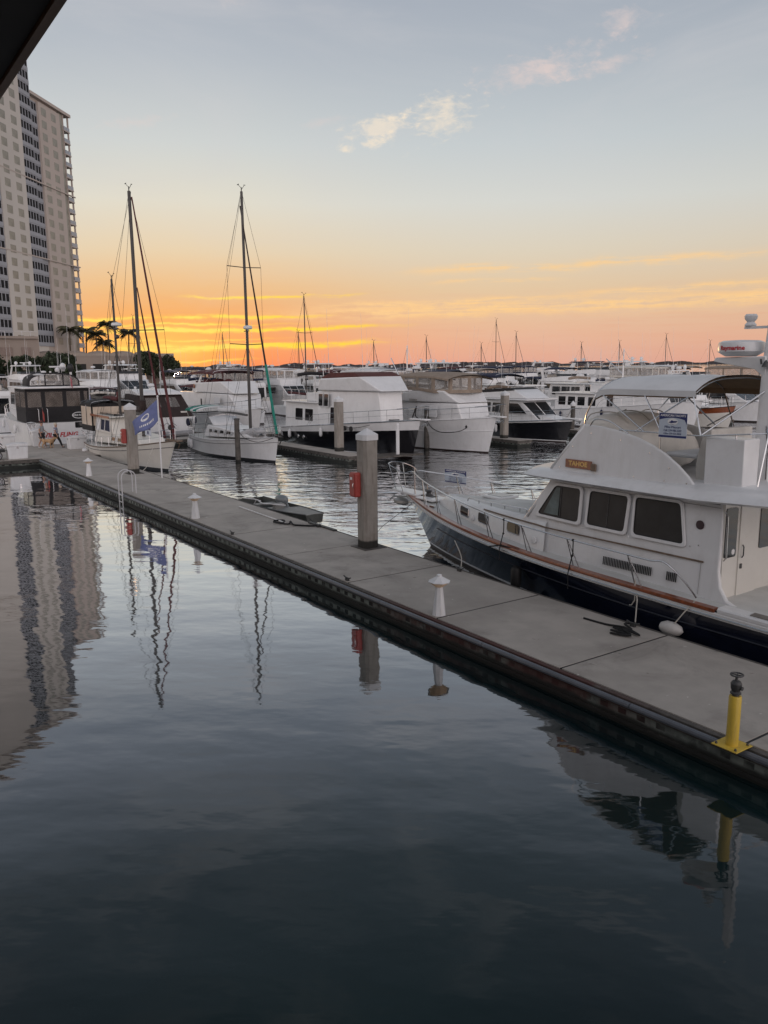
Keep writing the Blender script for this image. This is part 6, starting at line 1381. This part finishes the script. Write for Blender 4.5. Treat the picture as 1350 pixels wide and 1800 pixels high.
# brown moulding line along the house
mb=MB()
for sd in (1,): mb.tube([HP(s,1.88+.02*(s<-14),sd,.012) for s in [-9.55-.4*i for i in range(19)]],.02,5)
mb.build('brown_moulding',teakdk,T,origin=O)
mb=MB(); mb.tube([HP(-9.6,z,1,.004) for z in (1.2,1.5,1.85)],.006,4); mb.tube([HP(s,3.02,1,.004) for s in (-13.7,-12,-10,-9.3)],.006,4); mb.build('panel_seam',mat('seam_grey',(.30,.30,.30),.5),T,origin=O)
for s_,z_ in ((-12.8,1.72),(-11.45,2.08),(-9.9,2.15),(-9.75,3.0),(-9.7,2.2)):
    mb=MB(); mb.lathe([(.016,-.004),(.012,.004),(.002,.006)],HP(s_,z_,1,.008),8,ax='y'); mb.build('fastener',steel,T,origin=O)
# louvred vents
for a0,a1 in ((-12.1,-10.72),(-10.38,-10.1)):
    mb=MB(); n=int((a1-a0)/.045)
    for k in range(n):
        s=a0+k*.045; mb.poly([HP(s,1.33,1,.003),HP(s+.026,1.33,1,.003),HP(s+.026,1.52,1,.003),HP(s,1.52,1,.003)],.006,(0,-1,0))
    mb.build('louvre_vent',dark,T,origin=O,smooth=0)
mb=MB(); c_=HP(-9.72,2.62,1,.01); mb.lathe([(.02,-.008),(.095,-.006),(.095,.006),(.02,.008)],c_,16,ax='y'); mb.build('oval_badge',mat('badge_dark',(.05,.03,.035),.4),T,origin=O)
bw(14.86,14.97,2.05,2.16,'round_sticker',signwhite,off=.021,r=.05,th=.004)
# ---- roof / flybridge deck (brow) ----
def brow():
    pts=[(-14.15,-1.78),(-14.75,-1.5),(-15.15,-.8),(-15.25,0),(-15.15,.8),(-14.75,1.5),(-14.15,1.78),(-9.6,1.83),(-6.2,1.75),(-5.9,1.5),(-5.9,-1.5),(-6.2,-1.75),(-9.6,-1.83)]
    P=[(a,NC-b,0) for a,b in smooth_pts([(p[0],p[1],0) for p in pts+[pts[0]]],3) and [(q[0],q[1]) for q in smooth_pts([(p[0],p[1],0) for p in pts+[pts[0]]],3)][:-1]]
    zc=lambda s:3.13+(.05*max(0,s+9.6) if s>-9.6 else 0)
    K=len(P); cx=-10.5
    lo=[(cx+(p[0]-cx)*.985,NC+(p[1]-NC)*.96,zc(p[0])) for p in P]; mid=[(p[0],p[1],zc(p[0])+.05) for p in P]; up=[(cx+(p[0]-cx)*.975,NC+(p[1]-NC)*.93,zc(p[0])+.16) for p in P]; up2=[(cx+(p[0]-cx)*.93,NC+(p[1]-NC)*.83,zc(p[0])+.22) for p in P]
    mb=MB(); mb.grid([lo,mid,up,up2],closed=True); mb.f+=[tuple(range(K))[::-1],tuple(range(3*K,4*K))]; mb.mi+=[0,0]
    return mb.build('flybridge_deck',white,T,origin=O,smooth=45)
brow()
mb=MB(); mb.tube([HP(s,ZR-.02,1,.05) for s in (-14.0,-12,-10,-9.3)],.012,4); mb.build('roof_gutter',rubber,T,origin=O)
# ---- flybridge coaming ----
FZ=3.33; WB=1.42
def ctop(s):
    K=[(-13.95,3.36),(-12.95,4.46),(-12.2,4.40),(-11.5,4.26),(-10.9,4.03),(-10.4,3.76),(-10.05,3.50),(-9.85,3.34)]
    for (a,b),(c,d) in zip(K[:-1],K[1:]):
        if a<=s<=c: u=(s-a)/(c-a); return b+(d-b)*u
    return K[-1][1]
for sd in (1,-1):
    prof=[(-13.98,FZ),(-12.98,4.46),(-12.5,4.44),(-12.0,4.37),(-11.5,4.26),(-11.1,4.13),(-10.75,3.97),(-10.4,3.75),(-10.15,3.55),(-9.9,3.30),(-9.9,FZ-.05)]
    mb=MB(); yo=lambda z:NC-sd*(WB-.04*(z-FZ)); mb.poly([(a,yo(z),z) for a,z in prof],.07,(0,sd,0)); mb.build('flybridge_coaming',white,T,origin=O,bevel=.025)
    mb=MB(); mb.tube([(a,yo(z)+sd*.03,z+.005) for a,z in prof[1:10]],.03,6); mb.build('coaming_edge',white,T,origin=O)
for a_,z_ in ((-13.3,3.95),(-12.75,4.3),(-11.9,4.2),(-11.1,3.98),(-10.6,3.7),(-10.15,3.42),(-13.7,3.42),(-12.6,3.42),(-11.5,3.42),(-10.7,3.42)):
    mb=MB(); mb.lathe([(.018,-.004),(.014,.004),(.002,.006)],(a_,NC-WB-.006,z_),8,ax='y'); mb.build('fastener',steel,T,origin=O)
mb=MB(); mb.add([(-13.98,NC-WB,FZ),(-14.25,NC,FZ),(-13.98,NC+WB,FZ),(-12.98,NC+WB-.05,4.46),(-13.2,NC,4.46),(-12.98,NC-WB+.05,4.46)],[(0,1,4,5),(1,2,3,4)]); e=mb.build('flybridge_front',white,T,origin=O,smooth=60,fixn=False); e.modifiers.new('s','SOLIDIFY').thickness=.06
# teak name board
mb=MB(); y_=NC-WB-.012; mb.box(-13.5,-12.68,y_-.02,y_,3.44,3.645); nb=mb.build('name_board',teak,T,origin=O,bevel=.012)
mb=MB(); mb.box(-12.70,-12.54,y_-.045,y_-.0,3.42,3.60); mb.build('name_board_end',teakdk,T,origin=O,bevel=.03)
mb=MB(); text_mb(mb,'TAHOE',.155,frame_mtx((-13.10,y_-.022,3.545),(1,0,0),(0,0,1)),extr=.004,bold=.004,sx=1.12,align='CENTER')
mb.build('gold_lettering',gold,nb,origin=O,smooth=0,fixn=False)
# canvas cover over console and venturi
def blob(name,rows,m,sm=60): 
    mb=MB(); mb.grid(rows,closed=True); K=len(rows[0]); mb.f+=[tuple(range(K)),tuple(range((len(rows)-1)*K,len(rows)*K))]; mb.mi+=[0,0]; e=mb.build(name,m,T,origin=O,smooth=sm); s_=e.modifiers.new('sub','SUBSURF'); s_.levels=2;s_.render_levels=2; return e
def ring(s,w0,w1,z0,z1,hump=0,y=0): return [(s,NC+y-w0,z0),(s,NC+y-w1,z0+(z1-z0)*.75),(s,NC+y-w1*.6,z1),(s,NC+y,z1+hump),(s,NC+y+w1*.6,z1),(s,NC+y+w1,z0+(z1-z0)*.75),(s,NC+y+w0,z0)]
blob('console_cover',[ring(-13.36,1.34,1.3,3.95,4.38),ring(-13.30,1.36,1.33,4.1,4.62,.0),ring(-13.0,1.35,1.28,4.2,4.74,.02),ring(-12.55,1.3,1.15,4.15,4.76,-.02),ring(-12.35,1.28,1.1,4.1,4.62,-.06),ring(-12.0,1.26,1.12,3.9,4.46,.0),ring(-11.7,1.25,1.15,3.45,4.44,.03),ring(-11.5,1.22,1.1,3.4,4.1)],beigec,40)
mb=MB()
for y_ in (-1.0,0,1.0): mb.tube(smooth_pts([(-13.38,NC+y_*.9,4.35),(-13.2,NC+y_*.95,4.70),(-12.6,NC+y_*.8,4.76),(-12.2,NC+y_*.8,4.55)]),.014,4)
mb.build('cover_seam',mat('seam_tape',(.42,.40,.36),.7),T,origin=O)
mb=MB(); mb.poly([(-11.3,NC-.85,3.4),(-10.35,NC-.85,3.4),(-10.35,NC-.85,3.85),(-10.2,NC-.85,4.52),(-10.02,NC-.85,4.52),(-10.02,NC-.85,3.36),(-11.3,NC-.85,3.36)],1.5,(0,1,0)); mb.build('helm_seat',beigec,T,origin=O,bevel=.05,seg=3)
mb=MB(); mb.box(-11.2,-10.4,NC-.75,NC+.5,3.86,3.96); mb.build('seat_cushion',whitec,T,origin=O,bevel=.04)
mb=MB(); mb.box(-9.88,-9.02,NC-1.25,NC-.72,3.36,4.40); mb.build('flybridge_locker',white,T,origin=O,bevel=.02)
mb=MB(); mb.box(-10.05,-9.0,NC+.6,NC+1.25,3.36,3.95); mb.build('aft_seat',beigec,T,origin=O,bevel=.05)
for a in ((-9.86,3.46),(-9.05,3.5),(-9.86,4.3),(-9.08,4.3)):
    pass
mb=MB(); mb.tube(smooth_pts([(-12.85,NC-1.36,4.45),(-12.7,NC-1.36,4.62),(-12.3,NC-1.36,4.60),(-11.95,NC-1.36,4.45),(-11.75,NC-1.36,4.36)]),.016,6); mb.tube([(-12.0,NC-1.36,4.42),(-9.95,NC-1.33,4.42)],.016,6); mb.tube([(-10.9,NC-1.36,4.05),(-10.9,NC-1.36,4.42)],.014,5); mb.tube([(-9.95,NC-1.33,4.42),(-8.9,NC-1.28,4.52),(-8.7,NC-.6,4.52)],.016,6); mb.tube([(-9.2,NC-1.27,4.4),(-9.2,NC-1.27,4.5)],.012,5); mb.build('flybridge_rail',steel,T,origin=O)
mb=MB(); mb.tube([(-9.95,NC+1.33,4.42),(-11.8,NC+1.36,4.36)],.016,6); mb.tube([(-8.7,NC-.6,4.52),(-8.7,NC+1.2,4.52),(-9.95,NC+1.33,4.42)],.016,6); mb.build('flybridge_rail',steel,T,origin=O)
# aft flybridge roof curve at right
# ---- mast with radar ----
def mast_sec(s,w,z): return [(s-w,NC-.13,z),(s-w*.4,NC-.16,z),(s+w,NC-.09,z),(s+w,NC+.09,z),(s-w*.4,NC+.16,z),(s-w,NC+.13,z)]
mb=MB(); R_=[mast_sec(-9.34,.16,3.34),mast_sec(-9.34,.135,4.6),mast_sec(-9.33,.115,5.9),mast_sec(-9.30,.08,6.8),mast_sec(-9.28,.05,7.45)]; mb.grid(R_,closed=True); mb.f+=[tuple(range(6)),tuple(range(24,30))]; mb.mi+=[0,0]; mb.build('mast',white,T,origin=O,smooth=45)
mb=MB(); mb.tube([(-9.19,NC-.135,3.5),(-9.215,NC-.10,6.2)],.012,4); mb.build('mast_groove',iron,T,origin=O)
mb=MB(); mb.poly([(-10.5,NC-.25,5.92),(-10.45,NC-.25,6.0),(-9.35,NC-.2,6.02),(-9.35,NC-.15,5.55),(-9.6,NC-.15,5.75)],.45,(0,1,0)); mb.build('radar_platform',white,T,origin=O,bevel=.02)
mb=MB(); mb.lathe([(.30,6.02),(.36,6.05),(.47,6.12),(.475,6.20),(.45,6.31),(.36,6.345),(.02,6.36)],(-10.02,NC,0),28); rd=mb.build('radome',radome,T,origin=O)
# lettering wrapped on the dome side towards the camera
mb=MB(); text_mb(mb,'Raymarine',.125,Matrix.Identity(4),extr=.002,bold=.003)
az=math.atan2(-NC,10.02)    # direction from radome to camera in plan (s,n)
cxr,cyr,rr_=-10.02,NC,.478
nv=[]
for v in mb.v:
    a=az-.42+v[0]/rr_; nv.append((cxr+(rr_+v[2])*math.cos(a),cyr+(rr_+v[2])*math.sin(a),6.19+v[1]))
mb.v=nv; mb.build('dome_lettering',redtext,rd,origin=O,smooth=0,fixn=False)
mb=MB(); mb.box(-9.95,-9.30,NC-.06,NC+.06,6.58,6.63); mb.lathe([(.10,6.63),(.12,6.66),(.07,6.72),(.12,6.78),(.13,6.84),(.1,6.88)],(-9.85,NC,0),12); mb.build('hailer_horn',wpl,T,origin=O)
mb=MB(); mb.lathe([(.05,7.2),(.07,7.26),(.06,7.34),(.02,7.4)],(-9.28,NC,.22),10); mb.build('mast_light',wpl,T,origin=O)
mb=MB(); mb.tube([(-9.4,NC-.25,5.86),(-9.4,NC-.28,5.96)],.02); mb.lathe([(.02,5.80),(.08,5.80),(.05,5.88),(.01,5.94)],(-9.32,NC-.22,0),10); mb.build('bell',iron,T,origin=O)
mb=MB(); mb.tube([(-9.18,NC-.2,5.85),(-8.75,NC-.9,4.5),(-8.72,NC-1.2,3.5)],.016,5); mb.tube([(-9.25,NC-.15,4.6),(-8.72,NC-.9,4.15)],.02,5); mb.build('mast_brace',steel,T,origin=O)
# ---- bimini ----
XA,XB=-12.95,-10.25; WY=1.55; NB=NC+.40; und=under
rows=[];nx,ny=12,14
for i in range(nx+1):
    u=i/nx; s=XA+(XB-XA)*u; rr=[]
    for j in range(ny+1):
        q=2*j/ny-1; z=5.32+.31*(1-abs(q)**3.2)-.05*math.sin(u*math.pi*3)**2*(1-abs(q))
        if u<.12: z-=.12*(1-u/.12)**1.5
        rr.append((s-(.10*(1-q*q) if i==0 else 0),NB+q*WY,z))
    rows.append([(rr[0][0],rr[0][1]+.01,rr[0][2]-.13)]+rr+[(rr[-1][0],rr[-1][1]-.01,rr[-1][2]-.13)])
fr_=[(p[0]-.02,NC+(p[1]-NC)*.99,min(p[2]-.16,p[2]-.16) if 0<k<len(rows[0])-1 else p[2]) for k,p in enumerate(rows[0])]
mb=MB(); mb.grid([fr_]+rows); mb.build('bimini_top',[whitec],T,origin=O,smooth=60,fixn=False)
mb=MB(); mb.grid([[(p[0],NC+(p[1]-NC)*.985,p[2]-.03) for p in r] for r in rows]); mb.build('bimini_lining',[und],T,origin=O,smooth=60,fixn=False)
mb=MB()
for i,(s) in enumerate((XA+.1,-11.6,XB-.03)):
    mb.tube([(s,NB+q*WY*.97,5.28+.29*(1-abs(q)**3.2)) for q in [-1+k/7 for k in range(15)]],.017,5)
for sd in (-1,1):
    y=NB+sd*WY*.97; b=NC+sd*1.33
    for p in ([(XA+.05,y,5.25),(-13.0,b,4.72),(-13.05,b,4.45)],[(XA+.1,y,5.25),(-11.35,b,4.42)],[(XB-.05,y,5.28),(-11.6,b,4.40)],[(-11.6,y,5.27),(-10.9,b,4.42)],[(XB-.1,y,5.28),(-9.95,b,4.42)],[(-9.35,NC+sd*.15,5.3),(-9.93,b,4.44)]): mb.tube(p,.017,6)
mb.build('bimini_frame',steel,T,origin=O)
# ---- bow: pulpit platform, anchor, windlass, rails ----
zb_=H.z(1)
mb=MB(); mb.poly([(-21.0,NC-.33,zb_-.02),(-22.55,NC-.20,zb_+.02),(-22.65,NC,zb_+.02),(-22.55,NC+.20,zb_+.02),(-21.0,NC+.33,zb_-.02)],.085,(0,0,1)); mb.build('bow_pulpit',white,T,origin=O,bevel=.025)
mb=MB(); mb.tube([(-21.7,NC,zb_-.12),(-22.7,NC,zb_-.22)],.035,6); mb.ball((-22.25,NC,zb_-.34),.30,1.3,.85,.45); mb.tube([(-22.6,NC-.25,zb_-.3),(-22.72,NC,zb_-.2),(-22.6,NC+.25,zb_-.3)],.03,5); mb.build('anchor',mat('galvanised_anchor',(.38,.38,.37),.4,metal=.5),T,origin=O)
mb=MB(); mb.lathe([(.14,0),(.16,.04),(.08,.08),(.08,.14),(.13,.18),(.02,.22)],(-20.75,NC,zb_+.02),14); mb.box(-21.0,-20.4,NC-.13,NC+.13,zb_-.02,zb_+.05); mb.build('windlass',iron,T,origin=O,bevel=.01)
mb=MB(); mb.box(-20.9,-20.0,NC-.45,NC+.3,zb_-.04,zb_+.03); mb.build('windlass_pad',white,T,origin=O,bevel=.03)
# double-post rail each side
def railpt(t,sd,h,lean=.0): 
    p=shr(t,.10-lean,0,sd); return (p[0],p[1],p[2]+h)
def ht(t): return .66+.16*max(0,(t-.6)/.4)
fwd=[(-22.05,NC-.38,zb_+.82),(-22.62,NC-.30,zb_+.93),(-22.85,NC,zb_+.96)]
for sd in (1,-1):
    P=[railpt(t,sd,ht(t),.06) for t in [tS(-10.4)+(0.975-tS(-10.4))*i/18 for i in range(19)]]
    aft=[(-9.28,P[0][1],1.28),(-9.45,P[0][1],1.45),(-9.8,P[0][1],1.72),(-10.1,P[0][1],1.86)]
    fw_=[(p[0],NC-sd*(NC-p[1]),p[2]) for p in fwd]
    mb=MB(); mb.tube(smooth_pts(aft+P+[(-21.75,NC-sd*.30,zb_+.70)]+fw_,3),.018,6)
    for s in (-11.0,-12.75,-14.35,-15.95,-17.6,-19.0,-20.2):
        t=tS(s); a=railpt(t,sd,ht(t),.06); mb.tube([a,(a[0]+.20,shr(t-.014,.09,0,sd)[1],a[2]-ht(t))],.015,5)
        mb.tube([(a[0]+.05,a[1],a[2]-.06),(a[0]+.38,shr(t-.022,.09,0,sd)[1],a[2]-ht(t))],.015,5)
    mb.tube([fw_[1],(-22.3,NC-sd*.2,zb_+.06)],.015,5); mb.tube([fw_[0],(-21.85,NC-sd*.25,zb_+.06)],.015,5)
    q=railpt(.965,sd,ht(.965),.06); mb.tube([q,(q[0]+.15,shr(.955,.09,0,sd)[1],q[2]-ht(.965))],.015,5)
    mb.build('side_rail',steel,T,origin=O)
mb=MB(); 
p=shr(tS(-19.6),.22,.02,1); mb.box(p[0]-.12,p[0]+.12,p[1]-.03,p[1]+.03,p[2],p[2]+.05)
mb.build('deck_cleat',steel,T,origin=O)
# black fender lines tied on the rail
for s,zb2 in ((-15.05,.9),(-12.55,.75)):
    t=tS(s); a=railpt(t,1,ht(t),.06); b=shr(t,-.10,-.1,1); mb=MB(); mb.tube([(a[0],a[1],a[2]+.03),(a[0]+.02,a[1]-.02,a[2]-.3),(b[0],b[1],b[2]),(b[0]+.02,b[1]-.01,zb2)],.014,5); mb.ball((a[0],a[1],a[2]),.035); mb.ball((a[0]+.01,a[1]-.02,a[2]-.36),.03); mb.build('black_tie_line',ropeb,T,origin=O)
mb=MB(); p=shr(tS(-15.0),-.08,.02,1); mb.tube([(p[0]-.45,p[1],p[2]-.12),(p[0],p[1]-.02,p[2]),(p[0]+.6,p[1]+.03,p[2]-.02)],.02,5); mb.build('spring_line_knot',ropeb,T,origin=O)
# fender hanging under water line shade
for s in (-14.6,):
    p=H.pt(tS(s),.75,1); mb=MB(); mb.lathe([(.03,0),(.12,-.05),(.14,-.14),(.14,-.5),(.1,-.6),(.02,-.63)],(p[0],p[1]-.16,.85),12); mb.build('dark_fender',rubber,T,origin=O)
mb=MB(); p=Vector((-9.75,13.68,.60)); mb.lathe([(.03,-.26),(.09,-.23),(.14,-.12),(.145,.05),(.10,.20),(.03,.26)],(-9.70,13.76,.56),14,ax='x'); mb.build('white_fender',mat('fender_white_dirty',(.60,.58,.55),.5,dirt=(.25,.22,.2,.6),dscale=6),T,origin=O)
mb=MB(); a=(-9.3,13.92,1.22); mb.tube([a,(-9.45,13.78,.95),(-9.6,13.72,.70)],.013,5); mb.build('fender_rope',rope,T,origin=O)
mb=MB(); a=railpt(tS(-10.75),1,.02,.06); mb.tube([a,(-10.6,13.8,.95),(-10.35,13.45,.58)],.014,5); mb.tube([(a[0],a[1]-.03,a[2]+.15),(a[0]+.02,a[1]-.03,a[2]-.1),(a[0]+.03,a[1]-.05,a[2]-.3)],.014,5); mb.tube([(a[0]+.03,a[1]-.05,a[2]-.3),(a[0]-.04,a[1]-.06,a[2]-.42),(a[0]-.09,a[1]-.06,a[2]-.43)],.013,5); mb.build('dock_line',rope,T,origin=O)
mb=MB(); mb.tube(smooth_pts([(-16.9,13.98,1.1),(-16.4,13.8,.78),(-16.1,13.55,.58)]),.014,5); mb.build('bow_spring_line',rope,T,origin=O)
mb=MB(); mb.tube([(-20.9,15.6,1.5),(-20.5,14.0,.9),(-20.1,13.4,.7)],.010,4); mb.build('bow_line',ropeb,T,origin=O)
# ---- sale signs ----
def sign(name,label,o,w,h,nrm,xd,name_l):
    M_=frame_mtx(o,xd,(0,0,1)); r=empty('sale_sign',o,0,label,'sign','blue and white yacht sale signs')
    r.matrix_world=M_
    mb=MB(); mb.box(-w/2,w/2,-h/2,h/2,-.006,0); mb.build('panel',signpale,r,smooth=0)
    mb=MB()
    top=[(-w/2+.004,h/2-.004,.003),(w/2-.004,h/2-.004,.003)]+[(w/2-.004-(w-.008)*k/12,h*(.13+.16*math.sin(math.pi*k/12)**2 if 0 else (.22-.0*k)+.10*math.sin((k/12)*math.pi)-.16*abs(1-2*k/12)**3*0-(.16 if k in (0,) else 0)),.003) for k in range(13)]
    mb.poly([(x,y,.001) for x,y,z in top],.002,(0,0,1)); mb.box(-w/2+.004,w/2-.004,-h/2+.01,-h/2+.05*h/.5,.001,.003); hd=mb.build('blue_header',signblue,r,smooth=0)
    mb=MB(); text_mb(mb,'AMERICAN YACHTS',h*.125,Matrix.Translation((0,h*.40,.0045)),extr=.001,bold=.001,sx=w/h*.80); 
    K=20; mb.add([(w*.19*math.cos(2*PI*k/K),h*.16+h*.135*math.sin(2*PI*k/K),.0045) for k in range(K)],[tuple(range(K))]); mb.build('white_print',signwhite,r,smooth=0,fixn=False)
    mb=MB(); mb.add([(-w*.16,h*.12,.006),(-w*.05,h*.10,.006),(w*.12,h*.13,.006),(w*.17,h*.19,.006),(w*.02,h*.185,.006),(-w*.04,h*.22,.006),(-w*.08,h*.17,.006)],[tuple(range(7))]); mb.add([(-w*.12,h*.07,.006),(0,h*.045,.006),(w*.12,h*.07,.006),(0,h*.06,.006)],[(0,1,2,3)])
    text_mb(mb,'Mike Mascari',h*.135,Matrix.Translation((0,-h*.06,.004)),extr=.001,sx=w/h*.82); text_mb(mb,'Cell: 239-980-2202',h*.125,Matrix.Translation((0,-h*.20,.004)),extr=.001,sx=w/h*.66); text_mb(mb,'Office 239-223-8808',h*.10,Matrix.Translation((0,-h*.325,.004)),extr=.001,sx=w/h*.76); mb.build('dark_print',signblue,r,smooth=0,fixn=False)
    return r
sign('s','sale sign hung on the flybridge frame under the white bimini',(-10.56,14.62,4.60),.66,.52,None,(.985,.05,0),0)
p_=shr(tS(-20.0),.04,.5,-1)
sign('s','smaller sale sign hung on the far bow rail of the navy yacht',(-20.6,17.05,2.22),.98,.44,None,(.99,.12,0),0)
# ================= people and dog on the pier =================
def skinned(name,chains,m,parent=None,sub=1):
    """chains: list of [(x,y,z,r),...]; a chain starting with an existing point joins there; first point of all is the root"""
    V=[];Rr=[];E=[];idx={}
    for ch in chains:
        prev=None
        for p in ch:
            k=(round(p[0],4),round(p[1],4),round(p[2],4))
            if k not in idx: idx[k]=len(V); V.append(p[:3]); Rr.append(p[3])
            if prev is not None: E.append((prev,idx[k]))
            prev=idx[k]
    me=bpy.data.meshes.new(name); me.from_pydata(V,E,[]); ob=bpy.data.objects.new(name,me); COL.objects.link(ob); ob.parent=parent
    sm=ob.modifiers.new('skin','SKIN'); sm.use_smooth_shade=True; sl_=me.skin_vertices[0].data
    for i,r in enumerate(Rr): sl_[i].radius=(r,r)
    sl_[0].use_root=True
    sb=ob.modifiers.new('sub','SUBSURF'); sb.levels=sub; sb.render_levels=sub
    me.materials.append(m); return ob
def hand(w,d):   # fingers and thumb from the wrist w, pointing along d (down/forward)
    x,y,z=w; dx,dy,dz=d; palm=(x+dx*.07,y+dy*.07,z+dz*.07,.030); out=[[(x,y,z,.026),palm]]
    for k,(o,l) in enumerate(((-.030,.075),(-.011,.085),(.009,.08),(.027,.062))):
        a=(palm[0]+o*.9+dx*.03,palm[1]+dy*.03,palm[2]+dz*.03,.010)
        out.append([palm,a,(a[0]+dx*l*.5,a[1]+dy*l*.5+.004,a[2]+dz*l*.5,.009),(a[0]+dx*l+.010,a[1]+dy*l+.012,a[2]+dz*l*.95,.007)])
    out.append([(x,y,z,.026),(x+.035,y+.01,z+dz*.035,.011),(x+.050,y+.012,z+dz*.085,.009)]); return out
def person(loc,rz,label,H,shirt,trou,hair,shoe,sleeve,step,armL,armR,shorts=False,skirtr=1.0,cap=None):
    root=empty('person',loc,rz,label,'person'); k=H/1.78
    S=lambda ch:[(p[0]*k,p[1]*k,p[2]*k,p[3]*k) for p in ch]
    pel=(0,0,.95,.13); sp_=(0,0,1.12,.125); ch_=(.01,0,1.33,.15); nk=(.02,0,1.49,.055); hd=(.035,0,1.60,.085); cr_=(.03,0,1.70,.088)
    def leg(sd,fr):
        hip=(0,sd*.09,.90,.092); kn=(fr*.20+.04,sd*.09,.50+.02*abs(fr),.062); an=(fr*.42-.02 if fr>0 else fr*.50,sd*.085,.10 if fr>=0 else .17,.040); he=(an[0]-.03,an[1],an[2]-.05,.035); to=(an[0]+.15,sd*.10,.035 if fr>=0 else .05,.032)
        return [pel,hip,kn,an,to]
    L1=leg(1,step);L2=leg(-1,-step)
    def arm(sd,a): 
        sh=(.0,sd*.19,1.42,.058); el=(a[0],sd*.25,1.15,.042); wr=(a[1],sd*.24,a[2],.028); return [ch_,sh,el,wr]
    A1=arm(1,armL);A2=arm(-1,armR)
    chains=[S([pel,sp_,ch_,nk,hd,cr_]),S([hd,(.125,0,1.60,.018)]),S([hd,(.03,.092,1.61,.016)]),S([hd,(.03,-.092,1.61,.016)]),S(L1),S(L2),S(A1),S(A2)]
    for A in (A1,A2): chains+= [S(c) for c in hand(A[3][:3],(.12,0,-.99))]
    # share the wrist key radius
    skinned('body',chains,skin,root)
    g=lambda ch,a,n=None:S([(p[0],p[1],p[2],p[3]+a) for p in ch])
    skinned('shirt',[g([(0,0,.93,.135),sp_,ch_,(.015,0,1.45,.085)],.022),g([ch_,A1[1],((A1[1][0]+A1[2][0])/2,A1[1][1]*.55+A1[2][1]*.45,1.27,.05)] if sleeve=='short' else A1[:3]+[(A1[3][0],A1[3][1],A1[3][2]+.05,.03)],.016),g([ch_,A2[1],((A2[1][0]+A2[2][0])/2,A2[1][1]*.55+A2[2][1]*.45,1.27,.05)] if sleeve=='short' else A2[:3]+[(A2[3][0],A2[3][1],A2[3][2]+.05,.03)],.016)],shirt,root)
    if shorts: skinned('shorts',[g([pel,L1[1],(L1[2][0],L1[2][1],L1[2][2]+.08,.075)],.022),g([pel,L2[1],(L2[2][0],L2[2][1],L2[2][2]+.08,.075)],.022)],trou,root)
    else: skinned('trousers',[g([pel,L1[1],L1[2],L1[3]],.024),g([pel,L2[1],L2[2],L2[3]],.024)],trou,root)
    for L_ in (L1,L2):
        a,t=L_[3],L_[4]; skinned('shoe',[S([(a[0]-.05,a[1],t[2]+.012,.042),(a[0]+.05,a[1],t[2]+.012,.042),(t[0]+.03,t[1],t[2]+.005,.036)])],shoe,root)
    mb=MB(); mb.ball((.012*k,0,1.695*k),.118*k,1.02,.95,.9,seg=14); h=mb.build('hair',hair,root)
    if cap: mb=MB(); mb.lathe([(.122*k,1.72*k),(.115*k,1.78*k),(.06*k,1.825*k),(.01,1.835*k)],(.015*k,0,0),14); mb.box(.08*k,.21*k,-.07*k,.07*k,1.715*k,1.73*k); mb.build('cap',cap,root)
    for sd in (-1,1):
        mb=MB(); mb.ball((.118*k,sd*.033*k,1.635*k),.012*k,seg=6); mb.build('eye',dark,root)
    mb=MB(); mb.box(.108*k,.122*k,-.028*k,.028*k,1.552*k,1.562*k); mb.build('mouth',mat('lip',(.28,.10,.09),.5),root)
    return root
hd_=math.atan2(.824,.566)
person((-57.7,12.75,.5),hd_+.1,'woman walking on the pier in a patterned blue top and black trousers',1.68,mat('patterned_blouse',(.34,.36,.46),.8,var=.9,vs=14),mat('black_trousers',(.012,.012,.014),.8),mat('pale_blond_hair',(.52,.45,.36),.7,var=.2),mat('dark_shoe',(.03,.03,.03),.5),'short',.9,(-.02,.02,.92),(.02,.14,.95))
person((-58.2,11.95,.5),hd_,'man in a grey shirt and dark cap walking the tan dog',1.82,mat('grey_tshirt',(.30,.32,.34),.85),mat('dark_shorts',(.05,.05,.055),.85),mat('dark_hair',(.05,.035,.03),.7),mat('white_shoe',(.5,.5,.5),.6),'short',.45,(.05,.26,1.02),(-.05,.02,.93),shorts=True,cap=mat('maroon_cap',(.10,.03,.03),.8))
# dog
root=empty('dog',(-57.75,12.22,.5),hd_,'tan dog standing on the pier in front of the man','dog')
tanf=mat('tan_fur',(.42,.27,.15),.9,var=.3,vs=6)
sp2=(0,0,.50,.12)
ch=[[(-.30,0,.52,.12),(-.05,0,.50,.125),(.20,0,.50,.15),(.36,0,.60,.085),(.46,0,.70,.075),(.56,0,.69,.045),(.66,0,.665,.035)],[(.46,0,.70,.075),(.44,.07,.76,.02),(.47,.095,.70,.016)],[(.46,0,.70,.075),(.44,-.07,.76,.02),(.47,-.095,.70,.016)],
    [(-.30,0,.52,.12),(-.42,0,.58,.04),(-.55,0,.66,.028),(-.64,0,.76,.018)]]
for sd in (1,-1):
    o=.05*sd
    ch.append([(.20,0,.50,.15),(.24+o,sd*.09,.38,.055),(.23+o,sd*.09,.20,.034),(.24+o,sd*.09,.05,.028),(.29+o,sd*.09,.03,.032)])
    ch.append([(-.30,0,.52,.12),(-.26-o,sd*.10,.36,.072),(-.40-o,sd*.10,.20,.034),(-.37-o,sd*.10,.05,.027),(-.31-o,sd*.10,.03,.031)])
skinned('body',ch,tanf,root)
mb=MB(); mb.ball((.695,0,.675),.02,seg=6); mb.build('nose',dark,root)
mb=MB(); mb.tube([(.35+.0,.085*math.cos(a),.6+.085*math.sin(a)) for a in [2*math.pi*k/12 for k in range(12)]],.014,4,closed=True); mb.build('collar',redp,root)
ropething('dog_lead',smooth_pts([(-57.55,12.5,1.15),(-57.8,12.35,1.1),(-58.0,12.1,1.30),(-58.1,12.0,1.48)]),.008,ropeb,'thin dark lead between the man and the tan dog','dog lead')
